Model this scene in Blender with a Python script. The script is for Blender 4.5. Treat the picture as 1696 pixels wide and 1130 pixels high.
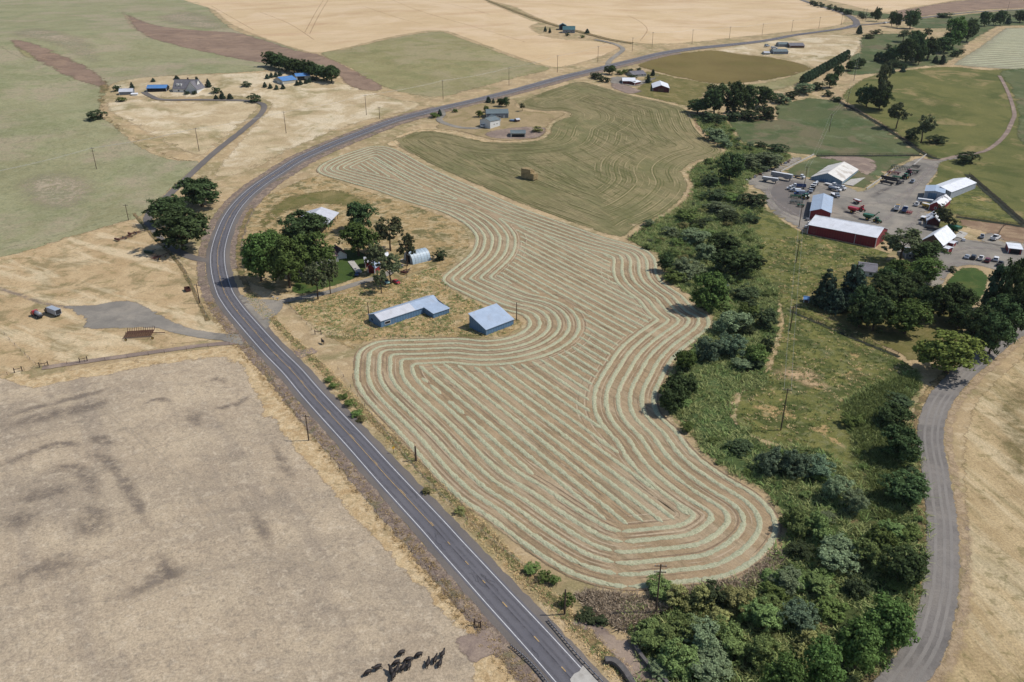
import bpy, math, random
import numpy as np
from mathutils import Vector, noise as mnoise
from mathutils.geometry import delaunay_2d_cdt

for o in list(bpy.data.objects): bpy.data.objects.remove(o)
SC = bpy.context.scene
COL = SC.collection
R = math.radians
random.seed(7)

# ------------------------------------------------------------------ camera
CAM_H, PITCH, FPX = 125.0, R(25.6), 1300.0          # drone height, tilt below level, focal length in photo pixels (1696 wide)
cam = bpy.data.cameras.new('camera'); cam_ob = bpy.data.objects.new('camera', cam); COL.objects.link(cam_ob)
cam.sensor_width = 36.0; cam.lens = FPX / 1696.0 * 36.0
cam.clip_start = 1.0; cam.clip_end = 20000.0
cam_ob.location = (0, 0, CAM_H); cam_ob.rotation_euler = (R(90) - PITCH, 0, 0)
SC.camera = cam_ob

# ------------------------------------------------------------------ sky and sun
SUN_EL, SUN_AZ = R(53.0), R(3.5)                     # azimuth measured from +X towards +Y
w = bpy.data.worlds.new('World'); SC.world = w; w.use_nodes = True
nt = w.node_tree; nt.nodes.clear()
sky = nt.nodes.new('ShaderNodeTexSky'); sky.sky_type = 'NISHITA'; sky.sun_disc = False
sky.sun_elevation = SUN_EL; sky.sun_rotation = R(90) - SUN_AZ
sky.air_density = 1.0; sky.dust_density = 1.2; sky.ozone_density = 1.0; sky.altitude = 700
bg = nt.nodes.new('ShaderNodeBackground'); bg.inputs['Strength'].default_value = 0.115
out = nt.nodes.new('ShaderNodeOutputWorld')
nt.links.new(sky.outputs[0], bg.inputs[0]); nt.links.new(bg.outputs[0], out.inputs[0])
sl = bpy.data.lights.new('sun', 'SUN'); sl.energy = 4.2; sl.angle = R(0.5); sl.color = (1.0, 0.95, 0.88)
so = bpy.data.objects.new('sun', sl); COL.objects.link(so)
sdir = Vector((math.cos(SUN_EL)*math.cos(SUN_AZ), math.cos(SUN_EL)*math.sin(SUN_AZ), math.sin(SUN_EL)))
so.rotation_euler = sdir.to_track_quat('Z', 'Y').to_euler(); so.location = sdir * 400
SC.view_settings.view_transform = 'Standard'; SC.view_settings.look = 'None'
SC.view_settings.exposure = 0.0; SC.view_settings.gamma = 1.0; SC.view_settings.use_curve_mapping = False

# ------------------------------------------------------------------ terrain: flat valley floor rising into hills behind
def _ss(t):
    t = min(1.0, max(0.0, t)); return t*t*(3-2*t)
def _sp(d, k):
    return k*math.log1p(math.exp(d/k)) if d < 30*k else d
HILLS = ((-520, 900, 14, 200, 180), (-60, 1250, 12, 300, 240), (560, 1250, 8, 280, 260), (-330, 560, 9, 110, 80), (-470, 640, 9, 90, 90), (-250, 740, 8, 100, 80), (-120, 900, 9, 120, 110), (160, 980, 8, 130, 120), (330, 760, 4, 110, 90), (-700, 760, 12, 150, 130), (420, 1000, 7, 120, 110))
def T(x, y):
    if y < 150: return 0.0
    ye = y - 130*_ss(x/260.0)
    z = 0.11*_sp(ye-420, 60) - 0.07*_sp(ye-720, 80) - 0.08
    if z <= 0: return 0.0
    for cx, cy, a, sx, sy in HILLS:
        z += a*math.exp(-((x-cx)/sx)**2-((y-cy)/sy)**2)*min(1.0, z/3.0)
    return z
SP_, CP_ = math.sin(PITCH), math.cos(PITCH)
def ray(px, py):
    u, v = (px-848.0)/FPX, (py-565.0)/FPX
    return u, CP_-v*SP_, -(SP_+v*CP_)
def XY(px, py):
    """photo pixel -> point on the terrain"""
    dx, dy, dz = ray(px, py)
    t = 60.0; step = 12.0; prev = t
    while t < 9000:
        if CAM_H + dz*t <= T(dx*t, dy*t): break
        prev = t; t += step
        if t > 1500: step = 30.0
    lo, hi = prev, t
    for _ in range(24):
        m = (lo+hi)/2
        if CAM_H + dz*m <= T(dx*m, dy*m): hi = m
        else: lo = m
    return dx*hi, dy*hi
def P(px, py, up=0.0):
    x, y = XY(px, py); return Vector((x, y, T(x, y)+up))
def ppm(x, y, z=0):
    """photo pixels per metre at a world point, and the angle below level at which it is seen"""
    d = y*CP_ + (CAM_H-z)*SP_
    return FPX/d, math.atan2(CAM_H-z, math.hypot(x, y))
SHEET = [0]
def lift(layer, y):
    return layer*(0.03 + 0.05*_ss((y-350)/250.0)) + SHEET[0]*0.00025

# ------------------------------------------------------------------ materials
def lin(c): 
    return tuple(((v/255.0)/12.92 if v/255.0 <= 0.04045 else ((v/255.0+0.055)/1.055)**2.4) for v in c)
GK = 1.22                                              # albedo = picture tone / light level
def alb(c):
    r, g, b = c
    if r > g*1.08: m_ = (r+g+b)/3.0; r, g, b = (v+(m_-v)*0.13 for v in (r, g, b))
    return tuple(min(0.85, v/GK) for v in lin((r, g, b)))
class NB:
    def __init__(s, name):
        s.m = bpy.data.materials.new(name); s.m.use_nodes = True
        s.t = s.m.node_tree; s.t.nodes.clear()
        s.out = s.t.nodes.new('ShaderNodeOutputMaterial'); s.geo = None
    def n(s, typ, **kw):
        nd = s.t.nodes.new(typ)
        for k, v in kw.items(): setattr(nd, k, v)
        return nd
    def l(s, a, b): s.t.links.new(a, b)
    def pos(s):
        if s.geo is None: s.geo = s.n('ShaderNodeNewGeometry')
        return s.geo.outputs['Position']
    def mapped(s, rz=0, sc=(1, 1, 1), off=(0, 0, 0)):
        mp = s.n('ShaderNodeMapping'); mp.vector_type = 'TEXTURE'
        mp.inputs['Rotation'].default_value = (0, 0, rz); mp.inputs['Scale'].default_value = sc; mp.inputs['Location'].default_value = off
        s.l(s.pos(), mp.inputs['Vector']); return mp.outputs[0]
    def noise(s, scale, detail=4, rough=0.6, vec=None, dist=0.0):
        nd = s.n('ShaderNodeTexNoise'); nd.inputs['Scale'].default_value = scale; nd.inputs['Detail'].default_value = detail
        nd.inputs['Roughness'].default_value = rough; nd.inputs['Distortion'].default_value = dist
        s.l(vec if vec is not None else s.pos(), nd.inputs['Vector']); return nd.outputs['Fac']
    def rng(s, fac, lo, hi, a=0.0, b=1.0):
        nd = s.n('ShaderNodeMapRange'); nd.interpolation_type = 'SMOOTHSTEP'
        nd.inputs[1].default_value = lo; nd.inputs[2].default_value = hi; nd.inputs[3].default_value = a; nd.inputs[4].default_value = b
        s.l(fac, nd.inputs[0]); return nd.outputs[0]
    def mix(s, fac, a, b, typ='MIX'):
        nd = s.n('ShaderNodeMix'); nd.data_type = 'RGBA'; nd.blend_type = typ
        for sock, v in ((nd.inputs[0], fac), (nd.inputs[6], a), (nd.inputs[7], b)):
            if isinstance(v, (int, float)): sock.default_value = v
            elif isinstance(v, tuple): sock.default_value = (v[0], v[1], v[2], 1)
            else: s.l(v, sock)
        return nd.outputs[2]
    def mul(s, a, b):
        nd = s.n('ShaderNodeMath'); nd.operation = 'MULTIPLY'
        for sock, v in ((nd.inputs[0], a), (nd.inputs[1], b)):
            if isinstance(v, (int, float)): sock.default_value = v
            else: s.l(v, sock)
        return nd.outputs[0]
    def bsdf(s, color, rough=0.9, metal=0.0, spec=0.2, bump=None, bd=0.1, bs=0.5):
        b = s.n('ShaderNodeBsdfPrincipled')
        if isinstance(color, tuple): b.inputs['Base Color'].default_value = (*color, 1)
        else: s.l(color, b.inputs['Base Color'])
        if isinstance(rough, (int, float)): b.inputs['Roughness'].default_value = rough
        else: s.l(rough, b.inputs['Roughness'])
        b.inputs['Metallic'].default_value = metal
        b.inputs['Specular IOR Level'].default_value = spec
        if bump is not None:
            bn = s.n('ShaderNodeBump'); bn.inputs['Strength'].default_value = bs; bn.inputs['Distance'].default_value = bd
            s.l(bump, bn.inputs['Height']); s.l(bn.outputs[0], b.inputs['Normal'])
        s.l(b.outputs[0], s.out.inputs[0]); return b
def ground_mat(name, c0, c1, med=0.12, patches=(), speck=0.22, fine=1.6, bump=0.25, streak=None, soft=0.0):
    """c0..c1 over a medium noise; patches = (colour, scale, lo, hi, amount[, rotation, stretch]); speck = fine light/dark; streak = (rotation, spacing, amount)"""
    b = NB(name)
    f = b.noise(med, 8, 0.65, dist=0.3)
    col = b.mix(b.rng(f, 0.33, 0.67), alb(c0), alb(c1))
    for i, p in enumerate(patches):
        c, sc, lo, hi, am = p[:5]
        vec = None
        if len(p) > 5: vec = b.mapped(p[5], (p[6], 1, 1), (i*37.0, i*11.0, i*5.0))
        else: vec = b.mapped(0, (1, 1, 1), (i*57.0+13, i*21.0, i*9.0))
        pf = b.rng(b.noise(sc, 7, 0.64, vec, 0.5), lo-0.05, hi-0.07, 0, am)
        col = b.mix(pf, col, alb(c))
    if streak:
        sv = b.mapped(streak[0], (26.0, streak[1], 1))
        sf = b.noise(1.0, 5, 0.7, sv, 0.15)
        col = b.mix(b.rng(sf, 0.3, 0.7, 1-streak[2], 1+streak[2]), (0, 0, 0), col, 'MIX') if False else b.mix(1.0, col, b.rng(sf, 0.3, 0.7, 1-streak[2], 1+streak[2]), 'MULTIPLY')
    fn = b.noise(fine, 6, 0.72)
    col = b.mix(1.0, col, b.rng(fn, 0.28, 0.72, 1-speck, 1+speck), 'MULTIPLY')
    pb = b.bsdf(col, 0.95, 0, 0.08, bump=b.noise(fine*1.3, 5, 0.75), bd=bump, bs=0.7)
    # the outer edge of a sheet thins out raggedly into what grows beside it
    at = b.n('ShaderNodeAttribute'); at.attribute_name = 'edge'
    rag = b.n('ShaderNodeMath'); rag.operation = 'MULTIPLY_ADD'; b.l(b.noise(0.45, 8, 0.75), rag.inputs[0]); rag.inputs[1].default_value = 2.2; rag.inputs[2].default_value = -1.1
    ad = b.n('ShaderNodeMath'); ad.operation = 'ADD'; b.l(at.outputs['Fac'], ad.inputs[0]); b.l(rag.outputs[0], ad.inputs[1])
    fac = b.rng(ad.outputs[0], 0.30, 0.62)
    top = b.n('ShaderNodeMath'); top.operation = 'MAXIMUM'; b.l(fac, top.inputs[0]); b.l(b.rng(at.outputs['Fac'], 0.97, 1.0), top.inputs[1])
    tr = b.n('ShaderNodeBsdfTransparent'); mx = b.n('ShaderNodeMixShader')
    if soft: top = b.mul(b.mul(b.rng(at.outputs['Fac'], 0.0, 1.0), b.rng(b.noise(0.3, 7, 0.72), 0.36, 0.60, 0.15, 1.0)), soft)
    else: top = top.outputs[0]
    b.l(top, mx.inputs[0]); b.l(tr.outputs[0], mx.inputs[1]); b.l(pb.outputs[0], mx.inputs[2]); b.l(mx.outputs[0], b.out.inputs[0])
    return b.m
def mat(name, c, rough=0.6, metal=0.0, var=0.12, scale=0.8, spec=0.3, k=1.0, dirt=None):
    b = NB(name); base = tuple(min(0.9, v*k/GK) for v in lin(c))
    f = b.noise(scale, 6, 0.65)
    col = b.mix(1.0, base, b.rng(f, 0.25, 0.75, 1-var, 1+var), 'MULTIPLY')
    if dirt:
        col = b.mix(b.rng(b.noise(dirt[1], 7, 0.7), 0.48, 0.72, 0, dirt[2]), col, alb(dirt[0]))
    b.bsdf(col, rough, metal, spec); return b.m
def roof_mat(name, c, rough=0.45, rib=0.9, var=0.1, dirt=None, spec=0.4):
    """ribbed sheet metal; ribs run down the slope along object X spacing"""
    b = NB(name); base = tuple(min(0.9, v/GK) for v in lin(c))
    tc = b.n('ShaderNodeTexCoord')
    f = b.noise(0.35, 6, 0.7)
    col = b.mix(1.0, base, b.rng(f, 0.25, 0.75, 1-var, 1+var), 'MULTIPLY')
    if dirt: col = b.mix(b.rng(b.noise(dirt[1], 6, 0.6), 0.5, 0.62, 0, dirt[2]), col, alb(dirt[0]))
    wv = b.n('ShaderNodeTexWave'); wv.inputs['Scale'].default_value = 1.0/rib*0.5; wv.inputs['Distortion'].default_value = 0
    b.l(tc.outputs['Object'], wv.inputs['Vector'])
    col = b.mix(1.0, col, b.rng(wv.outputs['Fac'], 0.0, 1.0, 0.90, 1.05), 'MULTIPLY')
    col = b.mix(b.rng(b.noise(0.22, 8, 0.7, dist=0.6), 0.5, 0.72, 0, 0.30), col, alb((150,136,122)))
    b.bsdf(col, rough, 0.0, spec, bump=wv.outputs['Fac'], bd=0.04, bs=0.5); return b.m
def leaf_mat(name, c, var=0.45):
    b = NB(name); base = lin(c)
    geo = b.n('ShaderNodeNewGeometry'); oi = b.n('ShaderNodeObjectInfo')
    col = b.mix(1.0, base, b.rng(geo.outputs['Random Per Island'], 0, 1, 1-var, 1+var), 'MULTIPLY')
    hs = b.n('ShaderNodeHueSaturation')
    b.l(b.rng(oi.outputs['Random'], 0, 1, 0.485, 0.515), hs.inputs['Hue']); b.l(b.rng(oi.outputs['Random'], 0, 1, 0.75, 1.22), hs.inputs['Value'])
    hs.inputs['Saturation'].default_value = 0.95
    b.l(col, hs.inputs['Color'])
    d = b.n('ShaderNodeBsdfDiffuse'); tr = b.n('ShaderNodeBsdfTranslucent'); mx = b.n('ShaderNodeMixShader')
    mx.inputs[0].default_value = 0.22
    b.l(hs.outputs[0], d.inputs[0]); b.l(hs.outputs[0], tr.inputs[0]); b.l(d.outputs[0], mx.inputs[1]); b.l(tr.outputs[0], mx.inputs[2])
    b.l(mx.outputs[0], b.out.inputs[0]); return b.m

# ------------------------------------------------------------------ object helpers
def link(o, parent=None):
    COL.objects.link(o)
    if parent is not None: o.parent = parent
    return o
def mesh(name, v, f, m=None, smooth=False):
    me = bpy.data.meshes.new(name); me.from_pydata([tuple(p) for p in v], [], [tuple(q) for q in f])
    if m is not None: me.materials.append(m)
    if smooth: me.polygons.foreach_set('use_smooth', [True]*len(me.polygons))
    me.update(); return me
def tag(o, label=None, cat=None, group=None, kind=None):
    if label: o['label'] = label
    if cat: o['category'] = cat
    if group: o['group'] = group
    if kind: o['kind'] = kind
    return o
def empty(name, loc=(0, 0, 0), rz=0.0, label=None, cat=None, group=None):
    o = bpy.data.objects.new(name, None); COL.objects.link(o); o.empty_display_size = 0.5
    o.location = loc; o.rotation_euler = (0, 0, rz); return tag(o, label, cat, group)
def copy_tree(o, parent=None):
    c = o.copy(); COL.objects.link(c)
    if parent is not None: c.parent = parent
    for ch in list(o.children): copy_tree(ch, c)
    return c
class MB:
    def __init__(s): s.v = []; s.f = []
    def poly(s, pts):
        i = len(s.v); s.v += [tuple(p) for p in pts]; s.f.append(tuple(range(i, i+len(pts)))); return s
    def box(s, x0, x1, y0, y1, z0, z1):
        i = len(s.v)
        s.v += [(x0,y0,z0),(x1,y0,z0),(x1,y1,z0),(x0,y1,z0),(x0,y0,z1),(x1,y0,z1),(x1,y1,z1),(x0,y1,z1)]
        s.f += [tuple(i+k for k in q) for q in ((0,3,2,1),(4,5,6,7),(0,1,5,4),(1,2,6,5),(2,3,7,6),(3,0,4,7))]; return s
    def extrude(s, prof, axis, a, b):
        """profile (list of 2D points) extruded along axis ('x' -> profile is (y,z); 'y' -> (x,z))"""
        n = len(prof); i = len(s.v)
        for t in (a, b):
            for p in prof: s.v.append((t, p[0], p[1]) if axis == 'x' else (p[0], t, p[1]))
        s.f.append(tuple(i+k for k in range(n))); s.f.append(tuple(i+n+k for k in reversed(range(n))))
        for k in range(n):
            k2 = (k+1) % n; s.f.append((i+k, i+n+k, i+n+k2, i+k2))
        return s
    def cyl(s, p0, p1, r0, r1=None, n=8, caps=True):
        r1 = r0 if r1 is None else r1
        p0, p1 = Vector(p0), Vector(p1); d = (p1-p0); q = d.to_track_quat('Z', 'Y') if d.length > 1e-6 else None
        i = len(s.v)
        for p, r in ((p0, r0), (p1, r1)):
            for k in range(n):
                a = 2*math.pi*k/n; s.v.append(tuple(p + (q @ Vector((r*math.cos(a), r*math.sin(a), 0)))))
        for k in range(n): s.f.append((i+k, i+(k+1) % n, i+n+(k+1) % n, i+n+k))
        if caps: s.f.append(tuple(i+k for k in reversed(range(n)))); s.f.append(tuple(i+n+k for k in range(n)))
        return s
    def beam(s, p0, p1, wd, ht):
        p0, p1 = Vector(p0), Vector(p1); d = (p1-p0).normalized()
        sd = d.cross(Vector((0, 0, 1)))
        sd = sd.normalized() if sd.length > 1e-4 else Vector((1, 0, 0))
        up = sd.cross(d); i = len(s.v)
        for p in (p0, p1):
            for a, c in ((-1, -1), (1, -1), (1, 1), (-1, 1)): s.v.append(tuple(p + sd*(a*wd/2) + up*(c*ht/2)))
        s.f += [tuple(i+k for k in q) for q in ((0,1,2,3),(7,6,5,4),(0,4,5,1),(1,5,6,2),(2,6,7,3),(3,7,4,0))]; return s
    def build(s, name, m, parent=None, smooth=False):
        me = mesh(name, s.v, s.f, m, smooth)
        # make faces point outwards
        import bmesh
        bm = bmesh.new(); bm.from_mesh(me); bmesh.ops.recalc_face_normals(bm, faces=bm.faces); bm.to_mesh(me); bm.free()
        return link(bpy.data.objects.new(name, me), parent)

# ------------------------------------------------------------------ sheets draped on the terrain
def crom(pts, closed, step_px=None, n=6):
    """Catmull-Rom through photo points"""
    out_ = []; N = len(pts); rng_ = range(N) if closed else range(N-1)
    for i in rng_:
        p0 = pts[(i-1) % N] if closed or i > 0 else pts[i]; p1 = pts[i]; p2 = pts[(i+1) % N]
        p3 = pts[(i+2) % N] if closed or i+2 < N else p2
        for k in range(n):
            t = k/n; t2, t3 = t*t, t*t*t
            out_.append(tuple(0.5*((2*p1[a]) + (-p0[a]+p2[a])*t + (2*p0[a]-5*p1[a]+4*p2[a]-p3[a])*t2 + (-p0[a]+3*p1[a]-3*p2[a]+p3[a])*t3) for a in (0, 1)))
    if not closed: out_.append(tuple(pts[-1]))
    return out_
def densify(pts, step, closed):
    o = []; N = len(pts)
    for i in range(N if closed else N-1):
        a, b = pts[i], pts[(i+1) % N]; L = math.hypot(b[0]-a[0], b[1]-a[1]); n = max(1, int(L/step))
        for k in range(n): o.append((a[0]+(b[0]-a[0])*k/n, a[1]+(b[1]-a[1])*k/n))
    if not closed: o.append(tuple(pts[-1]))
    return o
def rough_edge(w, amp, sc, seed=0.0):
    o = []
    for (x, y) in w:
        a = amp*(1.0 + max(0, y-300)/500.0)
        v = mnoise.noise_vector(Vector((x*sc, y*sc, seed))) + 0.6*mnoise.noise_vector(Vector((x*sc*3.1, y*sc*3.1, seed+5)))
        o.append((x+v.x*a, y+v.y*a))
    return o
def set_edge(me, vals):
    at = me.attributes.new('edge', 'FLOAT', 'POINT'); at.data.foreach_set('value', vals)
def drape_world(name, wpts, layer, m, label=None, cat=None, parent=None, kind='structure', zx=0.0, cell=12.0, feather=0.0):
    """fill a closed world polygon with a triangulated sheet that follows the terrain; 'edge' rises from 0 at its rim to 1 inside"""
    SHEET[0] += 1
    n = len(wpts); xs = [p[0] for p in wpts]; ys = [p[1] for p in wpts]
    pts = [Vector(p) for p in wpts]; edges = [(i, (i+1) % n) for i in range(n)]
    arr = np.array(wpts); x2 = np.roll(arr[:, 0], -1); y2 = np.roll(arr[:, 1], -1)
    dxs, dys = x2-arr[:, 0], y2-arr[:, 1]; L2 = dxs*dxs+dys*dys+1e-9
    def dist(x, y):
        t = np.clip(((x-arr[:, 0])*dxs+(y-arr[:, 1])*dys)/L2, 0, 1)
        return math.sqrt(((x-arr[:, 0]-t*dxs)**2+(y-arr[:, 1]-t*dys)**2).min())
    def inside(x, y):
        c = (arr[:, 1] > y) != (y2 > y)
        return bool(np.count_nonzero(x < arr[c, 0]+(y-arr[c, 1])/dys[c]*dxs[c]) % 2) if c.any() else False
    def fw(y): return feather*(1+max(0.0, y-300)/350.0)
    if feather:
        for i in range(0, n, 2):
            a, b = wpts[i-1], wpts[(i+1) % n]; dx, dy = b[0]-a[0], b[1]-a[1]; L = math.hypot(dx, dy) or 1
            for s_ in (1, -1):
                for k in (0.5, 1.02):
                    f_ = fw(wpts[i][1])*k; x, y = wpts[i][0]-dy/L*f_*s_, wpts[i][1]+dx/L*f_*s_
                    if inside(x, y) and dist(x, y) > f_*0.85: pts.append(Vector((x, y)))
    if max(T(x, y) for x, y in wpts) > 0.001:
        yy = min(ys)+0.37
        while yy < max(ys):
            c = cell if yy < 1000 else cell*2
            cond = (arr[:, 1] > yy) != (y2 > yy)
            xi = np.sort(arr[cond, 0] + (yy-arr[cond, 1])/(y2[cond]-arr[cond, 1])*(x2[cond]-arr[cond, 0])) if cond.any() else []
            for k in range(0, len(xi)-1, 2):
                x = xi[k]+c*0.5
                while x < xi[k+1]-c*0.3:
                    if T(x, yy) > 0: pts.append(Vector((x, yy)))
                    x += c
            yy += c
    r = delaunay_2d_cdt(pts, edges, [list(range(n))], 1, 1e-4)
    v = [(p.x, p.y, T(p.x, p.y)+lift(layer, p.y)+zx) for p in r[0]]
    fs = [tuple(reversed(f)) if (Vector(v[f[1]])-Vector(v[f[0]])).cross(Vector(v[f[2]])-Vector(v[f[0]])).z < 0 else tuple(f) for f in r[2]]
    me = mesh(name, v, fs, m)
    set_edge(me, [min(1.0, dist(p[0], p[1])/fw(p[1])) if feather else 1.0 for p in v])
    o = link(bpy.data.objects.new(name, me), parent)
    return tag(o, label, cat, None, kind)
_seed = [0]
def field(name, px, layer, m, label, cat='field', smooth=True, amp=0.5, parent=None, kind='structure', n=5, feather=2.2):
    p = crom(px, True, n=n) if smooth else densify(px, 6, True)
    wp = [XY(*q) for q in p]
    wp = densify(wp, 2.2 if min(q[1] for q in wp) < 400 else 5.0, True)
    _seed[0] += 3.7
    if amp: wp = rough_edge(wp, amp, 0.35, _seed[0])
    return drape_world(name, wp, layer, m, label, cat, parent, kind, feather=feather)
def ribbon(name, pts, offs, layer, m, label=None, cat=None, parent=None, kind='structure', amp=0.0, zf=None, zx=0.0, smooth=False, feather=0.0, taper=0):
    SHEET[0] += 1
    """strip along a world polyline; offs = lateral offsets (m) of its long edges"""
    if feather and len(offs) == 3 and feather > abs(offs[0])*0.6: offs = (offs[0], 0.0, offs[-1])
    elif feather: offs = (offs[0], offs[0]+feather*(1 if offs[-1] > offs[0] else -1)) + tuple(offs[1:-1]) + (offs[-1]-feather*(1 if offs[-1] > offs[0] else -1), offs[-1])
    n = len(pts); nrm = []
    for i in range(n):
        a, b = pts[max(0, i-1)], pts[min(n-1, i+1)]; d = (b[0]-a[0], b[1]-a[1]); L = math.hypot(*d) or 1
        nrm.append((-d[1]/L, d[0]/L))
    v = []; f = []; K = len(offs)
    for i in range(n):
        for j, o_ in enumerate(offs):
            o2 = o_
            if amp and j in (0, K-1):
                o2 += amp*mnoise.noise(Vector((pts[i][0]*0.5, pts[i][1]*0.5, j*7.3+_seed[0]))) + amp*0.5*mnoise.noise(Vector((pts[i][0]*1.7, pts[i][1]*1.7, j*3.3)))
            x, y = pts[i][0]+nrm[i][0]*o2, pts[i][1]+nrm[i][1]*o2
            v.append((x, y, T(x, y)+lift(layer, y)+zx+(zf[j] if zf else 0)))
        if i:
            for j in range(K-1): f.append(((i-1)*K+j, (i-1)*K+j+1, i*K+j+1, i*K+j) if offs[0] > offs[-1] else ((i-1)*K+j+1, (i-1)*K+j, i*K+j, i*K+j+1))
    me = mesh(name, v, f, m, smooth); set_edge(me, [0.0 if feather and (i % K in (0, K-1)) else (min(1.0, (i//K)/taper, (n-1-i//K)/taper) if taper else 1.0) for i in range(len(v))])
    o = link(bpy.data.objects.new(name, me), parent)
    return tag(o, label, cat, None, kind)
def path_world(px, step=2.5, n=8):
    w = [XY(*q) for q in crom(px, False, n=n)]
    # smooth
    w = densify(w, step, False)
    a = np.array(w)
    for _ in range(3):
        b = a.copy(); b[1:-1] = (a[:-2]+2*a[1:-1]+a[2:])/4; a = b
    return [tuple(q) for q in a]

# ================================================================== THE SETTING
ROADDIR = math.atan2(-0.835, 0.55)
M = {}
M['ground'] = ground_mat('dry_grassland', (196,168,124), (170,146,108), 0.06, (((128,124,84), 0.035, 0.5, 0.68, 0.6), ((214,190,150), 0.2, 0.55, 0.72, 0.6)), 0.2)
M['stubble'] = ground_mat('grazed_stubble', (199,178,147), (180,160,133), 0.035,
    (((142,129,113), 0.022, 0.52, 0.70, 0.55, R(12), 3.0), ((146,132,116), 0.05, 0.55, 0.72, 0.5, R(124), 7.0), ((196,176,146), 0.055, 0.55, 0.75, 0.6), ((140,126,110), 0.35, 0.58, 0.74, 0.4), ((132,122,106), 0.8, 0.56, 0.70, 0.4), ((214,196,168), 0.5, 0.57, 0.72, 0.4)), 0.24, 1.9, 0.2, streak=(R(124), 0.9, 0.05))
M['straw'] = ground_mat('dry_verge_grass', (210,182,136), (186,154,108), 0.25, (((222,198,156), 0.5, 0.5, 0.7, 0.6), ((140,122,84), 0.3, 0.58, 0.72, 0.5)), 0.28, 1.9, 0.3)
M['ditch'] = ground_mat('ditch_weeds', (150,124,84), (118,104,72), 0.35, (((92,96,58), 0.12, 0.52, 0.66, 0.7), ((196,166,116), 0.4, 0.55, 0.7, 0.6)), 0.34, 2.2, 0.35)
M['rocky'] = ground_mat('rocky_verge', (150,130,114), (120,104,94), 0.5, (((178,156,130), 0.4, 0.52, 0.7, 0.6), ((100,100,66), 0.15, 0.6, 0.72, 0.6)), 0.4, 2.6, 0.35)
M['soil'] = ground_mat('mown_stubble_soil', (176,150,114), (156,132,99), 0.12, (((186,166,134), 0.08, 0.5, 0.7, 0.6, ROADDIR, 6.0), ((134,118,88), 0.3, 0.56, 0.7, 0.5, ROADDIR, 5.0)), 0.2, 2.4, 0.12, streak=(ROADDIR, 0.8, 0.12))
M['baled'] = ground_mat('baled_hay_stubble', (140,129,90), (122,116,80), 0.03, (((110,112,74), 0.014, 0.48, 0.66, 0.5), ((158,142,100), 0.05, 0.54, 0.7, 0.5), ((164,142,102), 0.11, 0.6, 0.75, 0.4, R(115), 6.0)), 0.14, 1.2, 0.15, streak=(R(118), 1.6, 0.16))
M['wheat'] = ground_mat('ripe_wheat', (218,189,145), (207,177,132), 0.012, (((192,152,114), 0.02, 0.56, 0.74, 0.5, R(20), 3.0), ((226,198,160), 0.01, 0.5, 0.7, 0.6)), 0.08, 0.7, 0.15, streak=(R(35), 3.0, 0.05))
M['pasture'] = ground_mat('green_grey_pasture', (156,153,117), (144,140,105), 0.02, (((170,154,126), 0.012, 0.52, 0.66, 0.75), ((128,134,94), 0.02, 0.56, 0.7, 0.6), ((160,158,124), 0.15, 0.5, 0.7, 0.5), ((118,122,92), 0.25, 0.58, 0.7, 0.4)), 0.2, 0.8, 0.25)
M['brown'] = ground_mat('brown_fallow', (156,130,108), (138,114,96), 0.03, (((172,142,112), 0.04, 0.56, 0.72, 0.5), ((112,92,78), 0.08, 0.55, 0.7, 0.4)), 0.15, 0.8, 0.2)
M['tanhill'] = ground_mat('pale_dry_hillside', (206,184,144), (184,160,120), 0.05, (((130,124,82), 0.03, 0.54, 0.7, 0.6), ((224,206,172), 0.04, 0.52, 0.68, 0.7)), 0.2, 0.9, 0.2)
M['greenp'] = ground_mat('yellow_green_pasture', (154,147,106), (140,133,94), 0.03, (((166,152,116), 0.015, 0.52, 0.66, 0.6), ((122,126,84), 0.06, 0.55, 0.7, 0.45)), 0.18, 0.6, 0.25)
M['olive'] = ground_mat('olive_crop', (128,112,64), (116,100,56), 0.02, (((110,104,58), 0.02, 0.5, 0.7, 0.5),), 0.1, 0.7, 0.15)
M['lush'] = ground_mat('lush_pasture', (102,107,72), (88,97,64), 0.03, (((128,114,88), 0.025, 0.56, 0.68, 0.6), ((74,92,56), 0.03, 0.56, 0.68, 0.7), ((124,130,98), 0.06, 0.58, 0.72, 0.5)), 0.16, 1.0, 0.25)
M['dryp'] = ground_mat('olive_dry_pasture', (116,114,68), (100,103,60), 0.03, (((168,144,98), 0.03, 0.58, 0.7, 0.6), ((82,90,48), 0.025, 0.54, 0.68, 0.7)), 0.16, 1.0, 0.25)
M['meadow'] = ground_mat('rough_meadow', (128,125,73), (108,110,61), 0.12, (((196,160,108), 0.07, 0.64, 0.70, 0.8), ((70,82,44), 0.1, 0.52, 0.64, 0.75), ((136,134,98), 0.3, 0.56, 0.7, 0.5)), 0.28, 1.6, 0.4)
M['bank'] = ground_mat('creek_bank_grass', (86,96,58), (68,82,46), 0.2, (((110,108,68), 0.12, 0.54, 0.68, 0.6), ((52,66,36), 0.15, 0.55, 0.68, 0.7), ((150,124,86), 0.2, 0.66, 0.74, 0.6)), 0.3, 1.8, 0.45)
M['reed'] = ground_mat('reed_grass', (92,104,62), (76,92,54), 0.2, (((92,112,72), 0.3, 0.5, 0.68, 0.6),), 0.25, 1.8, 0.4)
M['lawn'] = ground_mat('lawn_grass', (76,94,48), (64,84,42), 0.15, (((110,108,62), 0.1, 0.58, 0.72, 0.5),), 0.14, 1.6, 0.15)
M['yellowlawn'] = ground_mat('dry_lawn', (128,118,72), (112,106,62), 0.1, (((160,140,92), 0.12, 0.56, 0.7, 0.5), ((84,92,46), 0.15, 0.56, 0.7, 0.5)), 0.2, 1.4, 0.2)
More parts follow.
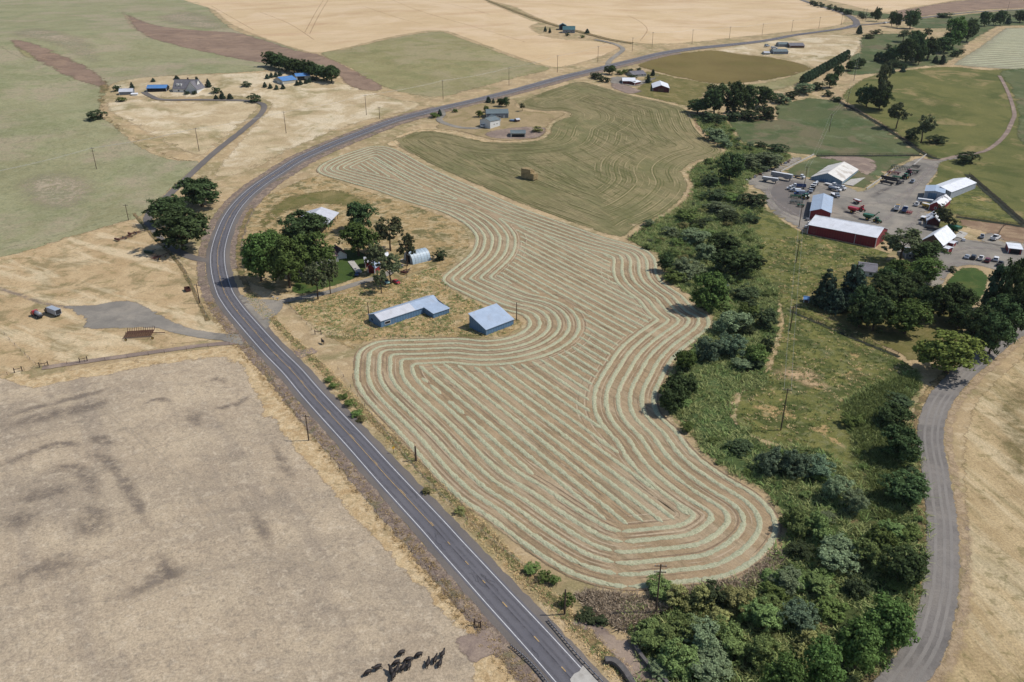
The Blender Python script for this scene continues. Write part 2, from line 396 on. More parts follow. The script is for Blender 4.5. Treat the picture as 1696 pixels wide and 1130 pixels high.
M['paddock'] = ground_mat('tan_paddock', (204,176,132), (186,156,112), 0.08, (((122,116,74), 0.14, 0.60, 0.70, 0.5), ((136,124,84), 0.06, 0.57, 0.68, 0.65), ((224,202,162), 0.08, 0.52, 0.68, 0.7, R(150), 4.0), ((150,132,92), 0.3, 0.6, 0.72, 0.5)), 0.24, 1.7, 0.25)
M['weedy'] = ground_mat('weedy_yard', (188,158,108), (164,138,92), 0.2, (((92,96,60), 0.13, 0.55, 0.65, 0.75), ((208,184,140), 0.2, 0.52, 0.68, 0.6), ((124,112,72), 0.5, 0.54, 0.68, 0.5)), 0.3, 1.7, 0.35)
M['gravel'] = ground_mat('gravel', (147,141,131), (130,125,117), 0.08, (((166,157,143), 0.06, 0.5, 0.7, 0.6), ((114,110,104), 0.05, 0.56, 0.7, 0.6)), 0.12, 2.5, 0.08)
M['dirt'] = ground_mat('packed_dirt', (152,132,118), (134,116,104), 0.12, (((178,156,134), 0.1, 0.54, 0.7, 0.6),), 0.16, 2.2, 0.12)
M['paledirt'] = ground_mat('pale_dirt', (206,180,146), (186,160,128), 0.2, (), 0.18, 2.2, 0.15)
M['plough'] = ground_mat('corral_dirt', (150,122,96), (134,108,84), 0.1, (((176,150,116), 0.08, 0.54, 0.7, 0.6),), 0.16, 1.8, 0.15)
def asphalt(name, c0, c1, track):
    b = NB(name); col = b.mix(b.rng(b.noise(0.05, 6, 0.6), 0.3, 0.7), alb(c0), alb(c1))
    col = b.mix(b.rng(b.noise(0.4, 6, 0.7), 0.5, 0.72, 0, 0.35), col, alb(track))
    col = b.mix(1.0, col, b.rng(b.noise(5.0, 3, 0.6), 0.25, 0.75, 0.86, 1.14), 'MULTIPLY')
    b.bsdf(col, 0.82, 0, 0.25, bump=b.noise(7, 3), bd=0.02, bs=0.5); return b.m
M['asphalt'] = asphalt('asphalt', (99,98,104), (110,108,112), (84,84,90))
M['shoulder'] = asphalt('gravel_shoulder', (106,101,97), (122,114,107), (92,88,85))
M['paint_w'] = mat('white_road_paint', (214,214,214), 0.6, 0, 0.2, 1.2)
M['paint_y'] = mat('yellow_road_paint', (190,158,104), 0.6, 0, 0.3, 0.9)
M['crack'] = mat('crack_sealant', (58,57,60), 0.6, 0, 0.1)
M['concrete'] = mat('concrete', (186,182,174), 0.85, 0, 0.12, 0.6, 0.2, dirt=((140,132,122), 0.4, 0.6))
M['concrete_d'] = mat('weathered_concrete', (104,100,98), 0.9, 0, 0.2, 0.7, 0.15, dirt=((64,62,60), 0.6, 0.7))
M['water'] = mat('creek_water', (88,100,116), 0.08, 0, 0.05, 0.5, 0.6)

def gl(a, b, n):                                          # grid lines, denser where the hills bend
    return list(np.linspace(a, b, n, endpoint=False))
gx = gl(-5200, -1800, 18) + gl(-1800, -900, 30) + gl(-900, 900, 150) + gl(900, 1800, 30) + gl(1800, 5300, 18) + [5300]
gy = gl(-900, 100, 20) + gl(100, 330, 12) + gl(330, 1000, 56) + gl(1000, 1800, 40) + gl(1800, 7000, 40) + [7000]
gv = [(x, y, T(x, y)) for y in gy for x in gx]; nx = len(gx)
gf = [(j*nx+i, j*nx+i+1, (j+1)*nx+i+1, (j+1)*nx+i) for j in range(len(gy)-1) for i in range(nx-1)]
gme = mesh('ground', gv, gf, M['ground'], True); set_edge(gme, [1.0]*len(gv))
tag(link(bpy.data.objects.new('ground', gme)), 'open dry grassland between the farm fields', 'ground', None, 'structure')

# ---- far hills and fields (pixel outlines, placed on the terrain)
field('green_hillside', [(-80,-8),(150,-8),(330,-6),(352,18),(392,50),(440,64),(500,84),(560,104),(560,116),(472,116),(400,121),(330,124),(262,128),(190,139),(176,160),(160,166),(120,160),(40,140),(-80,130)], 1, M['pasture'], 'grey green hillside pasture at the upper left', amp=1.0)
field('brown_bank', [(12,64),(60,72),(110,92),(150,112),(182,136),(172,146),(140,140),(100,124),(62,104),(28,84)], 2, M['brown'], 'brown unfarmed bank curving across the green pasture', amp=1.6, feather=3.0)
field('brown_fallow', [(196,14),(225,28),(262,42),(330,50),(392,54),(430,63),(490,82),(530,90),(565,104),(600,122),(640,146),(610,152),(575,142),(555,124),(520,106),(470,104),(430,105),(350,90),(285,75),(240,61),(215,42)], 2, M['brown'], 'purple brown fallow strip below the wheat', amp=1.4, feather=2.6)
M['beige'] = ground_mat('beige_thin_grass', (190,172,144), (180,164,134), 0.03, (((150,150,120), 0.03, 0.5, 0.66, 0.6),), 0.16, 0.9, 0.2, soft=0.9)
field('thin_grass', [(6,58),(50,46),(110,52),(165,74),(176,104),(150,108),(110,90),(60,70)], 2, M['beige'], 'thin beige grass above the brown bank', amp=1.5, feather=9.0)
field('thin_grass', [(250,30),(300,18),(352,24),(388,46),(340,50),(280,42)], 2, M['beige'], 'thin beige grass above the brown fallow strip', amp=1.5, feather=9.0)
field('thin_grass', [(20,300),(90,280),(170,300),(150,340),(70,352),(20,330)], 2, M['beige'], 'thin beige patch in the left pasture', amp=1.5, feather=12.0)
field('green_tip', [(20,72),(55,90),(62,104),(36,92)], 3, M['greenp'], 'yellow green tip of the brown bank', amp=1.0, feather=2.0)
field('bank_scar', [(198,16),(215,26),(222,40),(238,58),(244,64),(228,56),(212,44),(202,28)], 3, M['paledirt'], 'pale eroded scar beside the brown fallow strip', amp=1.2)
field('pasture', [(-60,84),(40,96),(90,122),(140,140),(172,165),(166,190),(190,205),(230,240),(280,262),(336,268),(312,290),(280,318),(250,345),(228,362),(180,374),(110,394),(50,412),(-70,436)], 1, M['pasture'], 'wide grey green pasture left of the lane', amp=0.8)
field('gully', [(168,128),(184,140),(176,170),(190,200),(240,236),(300,262),(330,266),(300,268),(250,250),(205,222),(172,198),(160,168)], 2, M['ditch'], 'weedy gully between pasture and stubble hill', amp=1.2)
field('wheat_field', [(322,-10),(352,18),(382,42),(430,62),(490,82),(525,88),(575,80),(640,64),(722,51),(770,64),(830,86),(880,103),(922,112),(975,102),(1022,84),(1028,76),(985,68),(950,66),(905,60),(882,45),(896,38),(878,32),(850,20),(812,4),(800,-10)], 1, M['wheat'], 'ripe wheat field left of the green roofed house', amp=0.8)
field('wheat_hill', [(815,-10),(850,12),(880,27),(915,40),(960,52),(1000,63),(1045,71),(1095,74),(1160,70),(1230,62),(1310,53),(1370,46),(1398,40),(1404,30),(1388,18),(1340,4),(1300,-10)], 1, M['wheat'], 'ripe wheat hill behind the main road', amp=0.8)
field('wheat_strip', [(1350,-10),(1400,8),(1445,18),(1480,20),(1520,12),(1580,2),(1640,-10)], 1, M['wheat'], 'far wheat field above the tree line at upper right', amp=0.8)
field('plough_strip', [(1480,20),(1520,12),(1590,1),(1720,-6),(1720,12),(1640,16),(1560,24),(1500,30)], 2, M['brown'], 'far brown ploughed strip at upper right', amp=1.0)
field('green_strip', [(1330,4),(1400,14),(1440,20),(1480,24),(1470,32),(1430,30),(1390,20)], 2, M['lush'], 'green strip along the upper road bend', amp=1.0)
field('yellow_green_pasture', [(528,89),(575,81),(640,65),(725,52),(770,65),(830,87),(880,104),(915,114),(890,122),(840,134),(780,150),(740,160),(700,160),(650,150),(606,132),(575,112)], 1, M['greenp'], 'yellow green pasture between the two wheat fields and the road', amp=0.8)
field('dry_hillside', [(176,168),(210,164),(260,166),(330,168),(400,166),(430,172),(425,186),(392,214),(362,240),(335,258),(300,250),(250,226),(205,200),(178,184)], 1, M['tanhill'], 'pale mown hillside below the grey roofed house', amp=0.8)
field('dry_hillside', [(185,138),(262,126),(400,121),(468,117),(500,132),(560,136),(610,150),(660,164),(700,172),(672,186),(610,200),(545,222),(480,250),(420,282),(380,292),(352,290),(372,262),(405,222),(438,186),(440,168),(380,160),(300,162),(215,160)], 1, M['tanhill'], 'pale hillside between the lane and the main road', amp=0.8)
field('olive_field', [(1054,108),(1090,95),(1130,87),(1180,83),(1230,90),(1290,97),(1345,112),(1320,124),(1280,132),(1230,139),(1180,139),(1120,128),(1080,118)], 2, M['olive'], 'olive brown field right of the red barns', amp=0.6)
field('stubble_patch', [(1180,84),(1266,68),(1330,58),(1425,62),(1422,86),(1400,108),(1350,112),(1290,97),(1230,90)], 1, M['tanhill'], 'pale stubble around the far farmhouses', amp=0.6)
field('green_strip', [(1180,139),(1240,139),(1290,131),(1340,114),(1398,106),(1340,132),(1290,150),(1230,156)], 1, M['greenp'], 'pale green strip below the olive field', amp=0.6)
field('barn_yard_grass', [(1070,118),(1120,128),(1180,139),(1175,152),(1148,176),(1090,166),(1045,154),(1060,140)], 1, M['yellowlawn'], 'dry mown grass around the far red barn', amp=0.5)
field('green_meadow', [(1425,60),(1500,56),(1545,66),(1600,40),(1665,36),(1610,70),(1572,104),(1500,114),(1440,124),(1400,122),(1404,96),(1422,84)], 1, M['lush'], 'green meadow among the far tree groves', amp=0.8)
field('far_green_field', [(1500,34),(1560,28),(1640,20),(1720,16),(1720,40),(1640,44),(1560,48),(1510,46)], 2, M['lush'], 'far green field along the upper right road', amp=0.8)
field('pale_verge', [(1566,108),(1610,78),(1654,44),(1664,45),(1622,76),(1578,108)], 3, M['paledirt'], 'pale weedy edge of the far swathed field', amp=0.8)
swath = field('swathed_field', [(1572,108),(1620,77),(1662,46),(1720,46),(1760,119),(1696,117),(1630,113)], 2, ground_mat('pale_swathed_crop', (160,156,132), (150,146,120), 0.05, (), 0.12, 0.8, 0.2), 'pale grey green swathed field at the right edge', smooth=False, amp=0.5)
field('dry_pasture', [(1394,164),(1412,140),(1445,124),(1500,116),(1570,110),(1640,116),(1760,120),(1800,420),(1720,400),(1640,382),(1590,378),(1556,386),(1540,352),(1528,316),(1548,284),(1532,262),(1525,252),(1460,206)], 1, M['dryp'], 'olive dry pasture crossed by a curving track', amp=0.8)
field('green_edge', [(1655,118),(1760,121),(1790,260),(1690,240),(1682,180),(1668,140)], 2, M['lush'], 'green grass beyond the curving track', amp=1.5)
field('lush_pasture', [(1199,197),(1240,199),(1283,198),(1280,175),(1338,161),(1386,166),(1459,208),(1528,254),(1526,258),(1434,259),(1353,259),(1307,254),(1254,240),(1224,236)], 2, M['lush'], 'dark green fenced pasture north of the machinery yard', smooth=False, amp=0.6)
field('yard_lawn', [(1294,283),(1350,257),(1434,258),(1525,258),(1486,276),(1436,313),(1410,310),(1395,306),(1345,296),(1310,292)], 2, M['lush'], 'green grass around the blue grey barn', smooth=False, amp=0.6)
field('yard_bare', [(1350,262),(1380,258),(1440,262),(1456,278),(1440,292),(1420,285),(1390,268)], 3, M['dirt'], 'bare earth behind the blue grey barn', amp=0.8)
field('corral', [(1584,362),(1640,368),(1720,376),(1720,408),(1664,400),(1625,384),(1590,374)], 2, M['plough'], 'brown corral beside the parking yard', smooth=False, amp=0.6)
field('side_pasture', [(1560,330),(1608,294),(1650,330),(1720,385),(1720,376),(1640,366),(1584,358),(1570,345)], 2, M['meadow'], 'patchy pasture right of the white roofed barns', smooth=False, amp=0.6)

M['tram'] = ground_mat('wheat_tramline', (188,150,112), (178,142,106), 0.1, (), 0.1, soft=0.7)
for pts_ in ([(538,-4),(520,26),(505,54)], [(546,-4),(528,26),(513,56)], [(1040,22),(1100,21),(1150,16)], [(1060,68),(1072,50),(1060,36),(1040,26)], [(430,20),(480,40),(520,66)], [(640,-4),(700,20),(790,46),(870,70)], [(900,4),(960,14),(1040,20)], [(1180,20),(1260,28),(1350,34)], [(1120,44),(1200,46),(1290,44)], [(700,0),(760,10),(810,24)], [(600,10),(660,30),(700,40)], [(350,10),(420,50)]):
    ribbon('tramline', path_world(pts_, 6.0), (-0.9, 0, 0.9), 2, M['tram'], 'worn tramline through the ripe wheat', 'track', amp=0.6, feather=0.9)
# ---- creek corridor and right meadow
field('meadow', [(1236,366),(1266,346),(1300,366),(1337,386),(1450,412),(1475,425),(1440,470),(1380,500),(1480,586),(1525,620),(1490,650),(1470,690),(1480,760),(1440,830),(1360,760),(1260,730),(1215,700),(1225,650),(1270,610),(1292,540),(1285,490),(1255,450)], 1, M['meadow'], 'rough green and tan meadow with the pole line', amp=0.8)
BANK = [(1143,190),(1200,196),(1226,236),(1300,252),(1312,262),(1276,280),(1240,298),(1234,330),(1268,346),(1240,372),(1262,400),(1262,450),(1288,480),(1292,540),(1270,612),(1272,640),(1222,655),(1216,690),(1245,715),(1275,736),(1370,745),(1420,800),(1410,720),(1402,660),(1450,636),(1520,612),(1528,640),(1500,690),(1524,740),(1534,820),(1540,900),(1520,1010),(1470,1090),(1420,1150),(1050,1150),(1058,1070),(1030,1000),(1061,984),(1128,977),(1194,970),(1232,957),(1266,936),(1292,906),(1301,880),(1297,856),(1284,836),(1258,812),(1206,781),(1161,748),(1130,708),(1098,676),(1096,652),(1110,622),(1122,598),(1144,574),(1162,560),(1184,536),(1178,520),(1158,512),(1138,488),(1100,462),(1096,436),(1088,420),(1040,398),(1064,376),(1102,358),(1136,333),(1148,308),(1138,286),(1158,270),(1204,250),(1172,226)]
field('creek_bank', BANK, 2, M['bank'], 'green creek bank winding between hayfield and meadow', amp=1.0)
field('reed_bed', [(1400,700),(1404,664),(1450,640),(1518,616),(1524,640),(1494,680),(1470,700),(1492,760),(1500,850),(1470,880),(1446,830),(1440,770),(1420,740)], 3, M['reed'], 'bright green reed grass along the ditch', amp=1.0)
field('reed_bed', [(1150,560),(1215,600),(1225,640),(1200,690),(1240,725),(1300,800),(1260,800),(1200,770),(1150,720),(1140,660)], 3, M['reed'], 'olive reed grass beside the hayfield', amp=1.2)
field('dry_bank', [(1143,190),(1150,212),(1168,230),(1198,249),(1187,260),(1155,270),(1134,285),(1143,309),(1131,331),(1098,357),(1060,376),(1040,392),(1048,394),(1070,382),(1108,362),(1140,338),(1154,312),(1146,288),(1162,275),(1196,264),(1209,250),(1178,228),(1160,208),(1152,190)], 3, ground_mat('brown_dry_bank', (186,150,112), (160,124,92), 0.15, (((206,176,138), 0.2, 0.5, 0.7, 0.6),), 0.3, 1.4, 0.4), 'brown dry bank along the baled field', smooth=False, amp=0.9)
field('dry_bank', [(1293,856),(1282,836),(1256,812),(1205,781),(1160,748),(1128,706),(1112,694),(1106,700),(1124,716),(1156,754),(1202,787),(1252,818),(1276,842)], 4, M['straw'], 'straw strip between hayfield and creek willows', smooth=False, amp=0.9)
field('sand_patch', [(1275,612),(1310,605),(1350,612),(1372,632),(1376,648),(1340,645),(1320,634),(1284,628)], 2, ground_mat('soft_sand', (208,176,132), (190,158,116), 0.2, (), 0.22, 1.6, 0.2, soft=0.95), 'bare sandy patch in the meadow', amp=1.6, feather=3.5)
field('grey_brush_ground', [(950,985),(985,978),(1034,985),(1061,984),(1128,977),(1232,957),(1290,908),(1300,935),(1240,975),(1120,1000),(1060,1030),(1030,1050),(985,1020)], 4, ground_mat('grey_brush', (160,142,124), (132,118,102), 0.4, (((104,102,70), 0.2, 0.5, 0.66, 0.8),), 0.35, 2.4, 0.4), 'grey dead brush along the lower field edge', amp=1.4)
pond = field('creek_pool', [(1190,462),(1200,459),(1208,468),(1206,476),(1196,474)], 4, M['water'], 'small dark creek pool among the willows', 'water', amp=0.3, feather=0)
field('gravel_bar', [(1431,780),(1440,784),(1446,800),(1444,820),(1436,818),(1433,800)], 4, M['gravel'], 'pale gravel bar in the reed grass', 'gravel', amp=0.4)
# ---- hayfield, stubble field and verges
HAY = [(583,603),(587,584),(604,571),(634,562),(700,560),(760,558),(805,562),(840,557),(862,547),(870,536),(862,524),(835,517),(804,506),(765,488),(735,473),(727,464),(733,455),(756,437),(777,418),(784,400),(782,389),(768,373),(741,357),(717,348),(680,337),(650,327),(620,316),(584,306),(560,299),(536,292),(524,286),(523,280),(533,271),(560,259),(590,249),(611,243),(632,242),(656,247),(680,259),(711,276),(756,297),(801,316),(861,342),(921,364),(999,391),(1035,401),(1071,413),(1086,424),(1092,437),(1093,452),(1100,465),(1117,478),(1135,490),(1156,512),(1176,522),(1182,535),(1176,549),(1158,564),(1139,579),(1119,600),(1106,625),(1093,655),(1096,681),(1113,700),(1128,713),(1158,751),(1204,785),(1255,815),(1281,838),(1294,859),(1298,880),(1289,905),(1263,933),(1230,954),(1194,967),(1127,975),(1061,982),(1035,982),(1008,979),(973,970),(940,958),(906,939),(873,917),(840,893),(800,862),(757,833),(720,798),(692,766),(664,733),(628,695),(596,660),(582,632)]
hay_w = [XY(*q) for q in crom(HAY, True, n=4)]
hay = drape_world('hayfield', densify(hay_w, 2.5, True), 3, M['soil'], 'mown hayfield with long curving rows of cut hay', 'field', feather=1.3)
BALED = [(648,233),(662,225),(676,220),(692,215),(720,214),(757,219),(794,229),(825,235),(869,234),(896,230),(907,221),(916,204),(942,191),(930,184),(904,185),(871,180),(856,173),(870,163),(891,156),(942,138),(968,136),(1007,146),(1045,157),(1097,169),(1135,180),(1143,191),(1153,213),(1171,231),(1198,249),(1186,259),(1153,269),(1132,285),(1142,308),(1130,331),(1097,357),(1058,375),(1036,392),(999,387),(921,360),(861,338),(801,312),(756,293),(711,272),(684,257),(664,246)]
bal_w = [XY(*q) for q in crom(BALED, True, n=4)]
baled = drape_world('baled_field', rough_edge(densify(bal_w, 3, True), 0.6, 0.3, 9), 2, M['baled'], 'olive green baled hayfield with the bale stack', 'field', feather=2.0)
field('house_lot', [(720,214),(728,200),(745,185),(790,172),(830,163),(858,166),(858,176),(880,184),(932,186),(940,190),(916,203),(906,221),(895,229),(868,233),(825,234),(794,228),(757,218)], 3, ground_mat('dry_lot', (176,152,112), (158,138,98), 0.06, (((126,118,74), 0.05, 0.56, 0.7, 0.5),), 0.2, 1.2, 0.2), 'dry lot around the slate roofed house', amp=0.4)
field('lot_bare', [(800,222),(830,214),(870,210),(905,212),(904,222),(890,230),(850,232),(815,230)], 4, M['dirt'], 'bare brown ground behind the slate roofed house', amp=0.8)
field('straw_corner', [(640,236),(655,226),(690,212),(720,212),(757,217),(800,229),(830,236),(800,238),(752,226),(715,219),(690,220),(666,230),(664,244),(690,262),(760,298),(756,300),(700,272),(660,248),(634,241)], 3, M['straw'], 'straw coloured turn strip at the corner of the baled field', smooth=False, amp=1.0)
stub = field('stubble_field', [(-60,662),(60,640),(150,622),(240,606),(330,592),(390,592),(414,622),(440,668),(480,722),(540,790),(600,860),(680,945),(740,1010),(790,1060),(800,1130),(760,1180),(-60,1180)], 2, M['stubble'], 'grazed grey tan stubble field at lower left', amp=1.4)
M['trample'] = ground_mat('trampled_stubble', (146,132,118), (132,119,107), 0.1, (), 0.22, 1.6, 0.15, soft=0.62)
M['paletrack'] = ground_mat('pale_stubble_track', (212,194,166), (198,180,154), 0.2, (), 0.2, 1.6, 0.1, soft=0.5)
for px_, hw_ in (([(-20,712),(66,692),(120,680),(165,669),(190,661)], 3.2), ([(-20,700),(60,676),(140,655),(200,640)], 1.6), ([(142,730),(160,727),(178,731),(190,741)], 2.2), ([(142,750),(175,761),(198,784),(211,807),(231,842),(250,880)], 1.8), ([(-20,780),(40,756),(76,741),(112,735),(140,742)], 1.6), ([(60,790),(109,774),(139,784),(148,801),(165,842)], 2.2), ([(236,674),(252,664),(272,662),(290,668)], 1.2), ([(345,676),(372,676),(398,666),(418,652)], 1.4), ([(308,677),(322,692),(336,713)], 2.4), ([(20,836),(50,824),(99,814),(115,822)], 2.4), ([(108,862),(150,872),(196,884)], 4.0), ([(130,838),(160,850),(190,858)], 2.5), ([(-20,880),(30,862),(80,850)], 4.0), ([(256,905),(275,940),(300,985)], 2.0), ([(320,640),(360,628),(378,640)], 1.3), ([(410,840),(436,880),(455,920)], 1.8), ([(150,1020),(260,960),(330,930)], 3.0), ([(440,720),(470,770),(500,800)], 1.6), ([(-20,980),(80,940),(160,930)], 3.5)):
    ribbon('trampled_strip', path_world(px_, 2.0), (-hw_*1.6, 0, hw_*1.6), 3, M['trample'], parent=stub, kind=None, amp=0.9, feather=hw_*1.5, taper=8)
for px_, hw_ in (([(119,642),(181,689),(281,775),(330,835),(420,960)], 0.7), ([(125,640),(190,688),(292,776),(340,832),(436,960)], 0.6), ([(60,1130),(200,1010),(420,930),(640,960)], 0.8), ([(-20,840),(120,790),(320,720),(420,690)], 0.7), ([(460,1130),(560,1010),(600,930)], 0.6)):
    ribbon('pale_track', path_world(px_, 2.0), (-hw_, 0, hw_), 3, M['paletrack'], parent=stub, kind=None, amp=0.3, feather=hw_*0.9, taper=12)
field('field_margin', [(-60,640),(60,622),(160,604),(260,588),(340,576),(398,572),(420,586),(452,628),(500,692),(560,762),(640,850),(720,938),(790,1010),(830,1050),(848,1080),(850,1180),(700,1180),(-60,1180)], 1, M['straw'], 'straw yellow margin of the grazed field', amp=1.0)
field('paddock', [(-60,440),(50,412),(110,394),(180,374),(226,362),(240,368),(262,398),(300,430),(330,450),(345,490),(372,540),(384,556),(340,566),(260,580),(160,598),(60,612),(-60,636)], 1, M['paddock'], 'tan paddock with parked trucks and old implements', amp=0.8)
field('green_fringe', [(-60,424),(50,402),(110,384),(180,364),(218,350),(222,362),(180,376),(110,396),(50,416),(-60,442)], 2, M['pasture'], 'greener fringe along the paddock edge', smooth=False, amp=1.4)
field('gravel_pad', [(90,507),(140,505),(170,502),(196,497),(228,500),(255,512),(285,530),(310,540),(350,552),(392,556),(396,566),(350,562),(300,552),(250,545),(200,545),(140,546),(138,530),(112,514)], 2, M['gravel'], 'gravel turning pad beside the parked trucks', 'gravel', amp=0.8)
field('weedy_yard', [(470,500),(505,492),(560,486),(620,470),(660,462),(700,448),(722,440),(735,430),(760,432),(738,452),(726,466),(745,480),(800,507),(836,519),(868,534),(860,548),(838,558),(805,562),(700,559),(634,560),(604,568),(585,580),(540,560),(520,548)], 1, M['weedy'], 'weedy tan yard around the blue sheds', amp=0.8)
field('farmstead_grass', [(470,310),(530,290),(584,308),(650,329),(717,350),(768,375),(780,395),(775,416),(752,434),(720,442),(690,452),(640,470),(560,488),(500,492),(440,480),(392,455),(385,420),(400,370),(430,330)], 1, M['weedy'], 'dry grass around the farmstead', amp=0.8)
field('green_mow', [(420,370),(450,335),(500,318),(560,312),(620,330),(600,345),(520,342),(470,360),(435,385)], 2, M['yellowlawn'], 'greenish mown strip behind the white hay barn', amp=1.2, feather=7.0)
field('lawn', [(480,480),(498,455),(540,425),(575,412),(606,420),(610,440),(600,456),(570,470),(530,482),(498,488)], 2, M['lawn'], 'green lawn of the farmstead', amp=0.5)
field('lawn', [(1556,480),(1572,458),(1585,446),(1606,442),(1628,448),(1640,462),(1632,490),(1612,512),(1590,530),(1560,520)], 2, M['lawn'], 'green lawn beside the parking yard', amp=0.4)
field('grove_grass', [(1330,500),(1345,470),(1400,440),(1470,430),(1540,440),(1562,470),(1600,540),(1570,580),(1510,600),(1484,584),(1420,556),(1350,520)], 2, M['yellowlawn'], 'shady dry lawn under the right grove', amp=0.6)
field('machinery_yard', [(1234,302),(1255,290),(1290,274),(1312,262),(1330,264),(1294,284),(1310,293),(1345,297),(1397,308),(1434,315),(1488,277),(1510,266),(1524,262),(1548,264),(1590,258),(1592,263),(1560,270),(1552,288),(1535,310),(1532,335),(1540,352),(1532,368),(1556,378),(1580,392),(1618,398),(1636,384),(1668,398),(1720,408),(1720,462),(1655,450),(1622,441),(1590,442),(1572,456),(1560,476),(1540,486),(1528,470),(1540,440),(1520,425),(1480,416),(1465,398),(1400,385),(1340,375),(1330,384),(1300,366),(1276,350),(1266,330),(1262,318)], 3, M['gravel'], 'grey gravel machinery yard between the barns', 'yard', amp=0.5, feather=1.0)
field('yard_track_dark', [(1290,300),(1330,304),(1340,330),(1336,358),(1310,356),(1288,342),(1278,322)], 4, M['shoulder'], 'darker worn gravel beside the truck barn', 'gravel', amp=1.2)
field('barn_apron', [(1008,142),(1020,136),(1058,148),(1066,152),(1045,157),(1020,150)], 3, M['dirt'], 'dirt apron before the white roofed garage', 'yard', amp=0.3)
field('house_drive', [(1010,128),(1035,127),(1062,133),(1086,124),(1096,126),(1075,138),(1052,144),(1030,141),(1008,138)], 4, M['gravel'], 'grey gravel drive around the white roofed garage', 'yard', amp=0.3)
field('right_field', [(1720,560),(1690,588),(1650,625),(1618,660),(1598,700),(1590,760),(1592,840),(1596,920),(1585,1000),(1562,1080),(1550,1180),(1760,1180)], 1, ground_mat('right_dry_field', (200,174,128), (180,154,110), 0.1, (((136,124,80), 0.10, 0.55, 0.68, 0.6, R(97), 5.0), ((214,194,154), 0.09, 0.52, 0.68, 0.6, R(100), 6.0), ((124,116,76), 0.35, 0.58, 0.7, 0.5)), 0.26, 1.9, 0.3, streak=(R(98), 1.4, 0.10)), 'dry tan field right of the gravel road', amp=1.0)
field('green_corner', [(1720,590),(1690,608),(1660,640),(1640,680),(1650,760),(1690,800),(1720,800)], 2, ground_mat('soft_green_corner', (122,114,74), (108,104,64), 0.05, (), 0.2, 1.2, 0.2, soft=0.95), 'greener corner of the right field', amp=2.0, feather=9.0)
field('dirt_rut', [(1592,862),(1606,858),(1614,880),(1612,930),(1604,990),(1596,1050),(1586,1050),(1592,980),(1598,920)], 2, M['dirt'], 'bare dirt rut beside the gravel road', 'ground', amp=1.0)
field('creek_crossing', [(936,1030),(968,1022),(1000,1034),(1042,1062),(1070,1090),(1110,1140),(1060,1150),(1010,1090),(980,1060)], 5, M['dirt'], 'old dirt road crossing beside the bridge', 'road', amp=0.5)
field('gate_apron', [(752,1060),(790,1042),(830,1052),(846,1078),(812,1090),(792,1104),(760,1090)], 4, M['dirt'], 'bare dirt gateway by the cattle', 'ground', amp=0.7)

# ---- roads
road_px = [(1010,1195),(951,1130),(893,1065),(824,990),(786,948),(745,903),(713,867),(645,794),(593,736),(541.5,680.5),(512,648),(485,616),(457,588),(435.5,564.7),(407,532.5),(391.7,514.5),(380,498),(372,484),(364,458),(360.5,434),(362,410),(372,377.5),(385,352),(404,329),(430,307),(463.6,285),(497,264),(548,241),(599.6,220.6),(651,201),(700,188),(739,178),(779,169),(845,152.5),(891,140),(942.6,126),(994,114),(1045,101.5),(1096.5,89),(1148,81),(1199,75.7),(1266,68),(1317,58.5),(1368.6,51.5),(1399,47),(1416,42)]
road_w = path_world(road_px, 2.5)
HW = 3.05
WP = ground_mat('worn_wheel_path', (120,118,122), (112,110,114), 0.1, (), 0.1, 3.0, 0.02, soft=0.55)
# near verges, then pavement
sub = [p for p in road_w if p[1] < 420]
ribbon('ditch_verge', sub, (-HW-8.0, -HW-4.5), 3, M['ditch'], 'weedy ditch along the left road edge', 'verge', amp=1.2, feather=1.2)
ribbon('rocky_verge', [p for p in road_w if p[1] < 640], (HW+1.5, HW+6.5), 2, M['rocky'], 'stony brown verge along the right road edge', 'verge', amp=1.4, feather=1.3)
ribbon('rocky_verge', [p for p in road_w if 330 < p[1] < 900], (-HW-9.0, -HW-1.2), 2, M['rocky'], 'brown cut bank along the outer road bend', 'verge', amp=2.0, feather=2.0)
road = ribbon('main_road', road_w, (-HW-2.6, -HW-0.8, -1, 1, HW+0.8, HW+2.2), 5, M['shoulder'], 'two lane grey asphalt road curving through the farmland', 'road', amp=0.5, zf=(-0.1, 0.0, 0.02, 0.02, 0.0, -0.1))
ribbon('pavement', road_w, (-HW-0.55, -1.2, 1.2, HW+0.55), 5, M['asphalt'], parent=road, kind=None, zx=0.03, amp=0.12)
for s in (-1, 1):
    ribbon('edge_line', road_w, (s*HW-0.09, s*HW+0.09), 5, M['paint_w'], parent=road, kind=None, zx=0.05)
for of_ in (-2.35, -0.85, 0.85, 2.35): ribbon('wheel_path', road_w, (of_-0.45, of_, of_+0.45), 5, WP, parent=road, kind=None, zx=0.04, amp=0.15, feather=0.4)
# centre line: solid yellow through the bend, dashes on the straights
def dash(a, b, off=0.0, wd=0.12):
    ribbon('centre_line', road_w[a:b], (off-wd, off+wd), 5, M['paint_y'], parent=road, kind=None, zx=0.05)
cum = [0.0]
for a, b in zip(road_w[:-1], road_w[1:]): cum.append(cum[-1]+math.hypot(b[0]-a[0], b[1]-a[1]))
i0 = min(range(len(road_w)), key=lambda i: (road_w[i][0]-XY(716,871)[0])**2+(road_w[i][1]-XY(716,871)[1])**2)
dash(i0, len(road_w)-1, 0.12, 0.07)
k = i0-5
while k > 3:
    dash(k-2, k, -0.05, 0.1); k -= 6
k = i0
while k < len(road_w)-40 and road_w[k][1] < 560:
    dash(k, k+2, -0.18, 0.07); k += 6
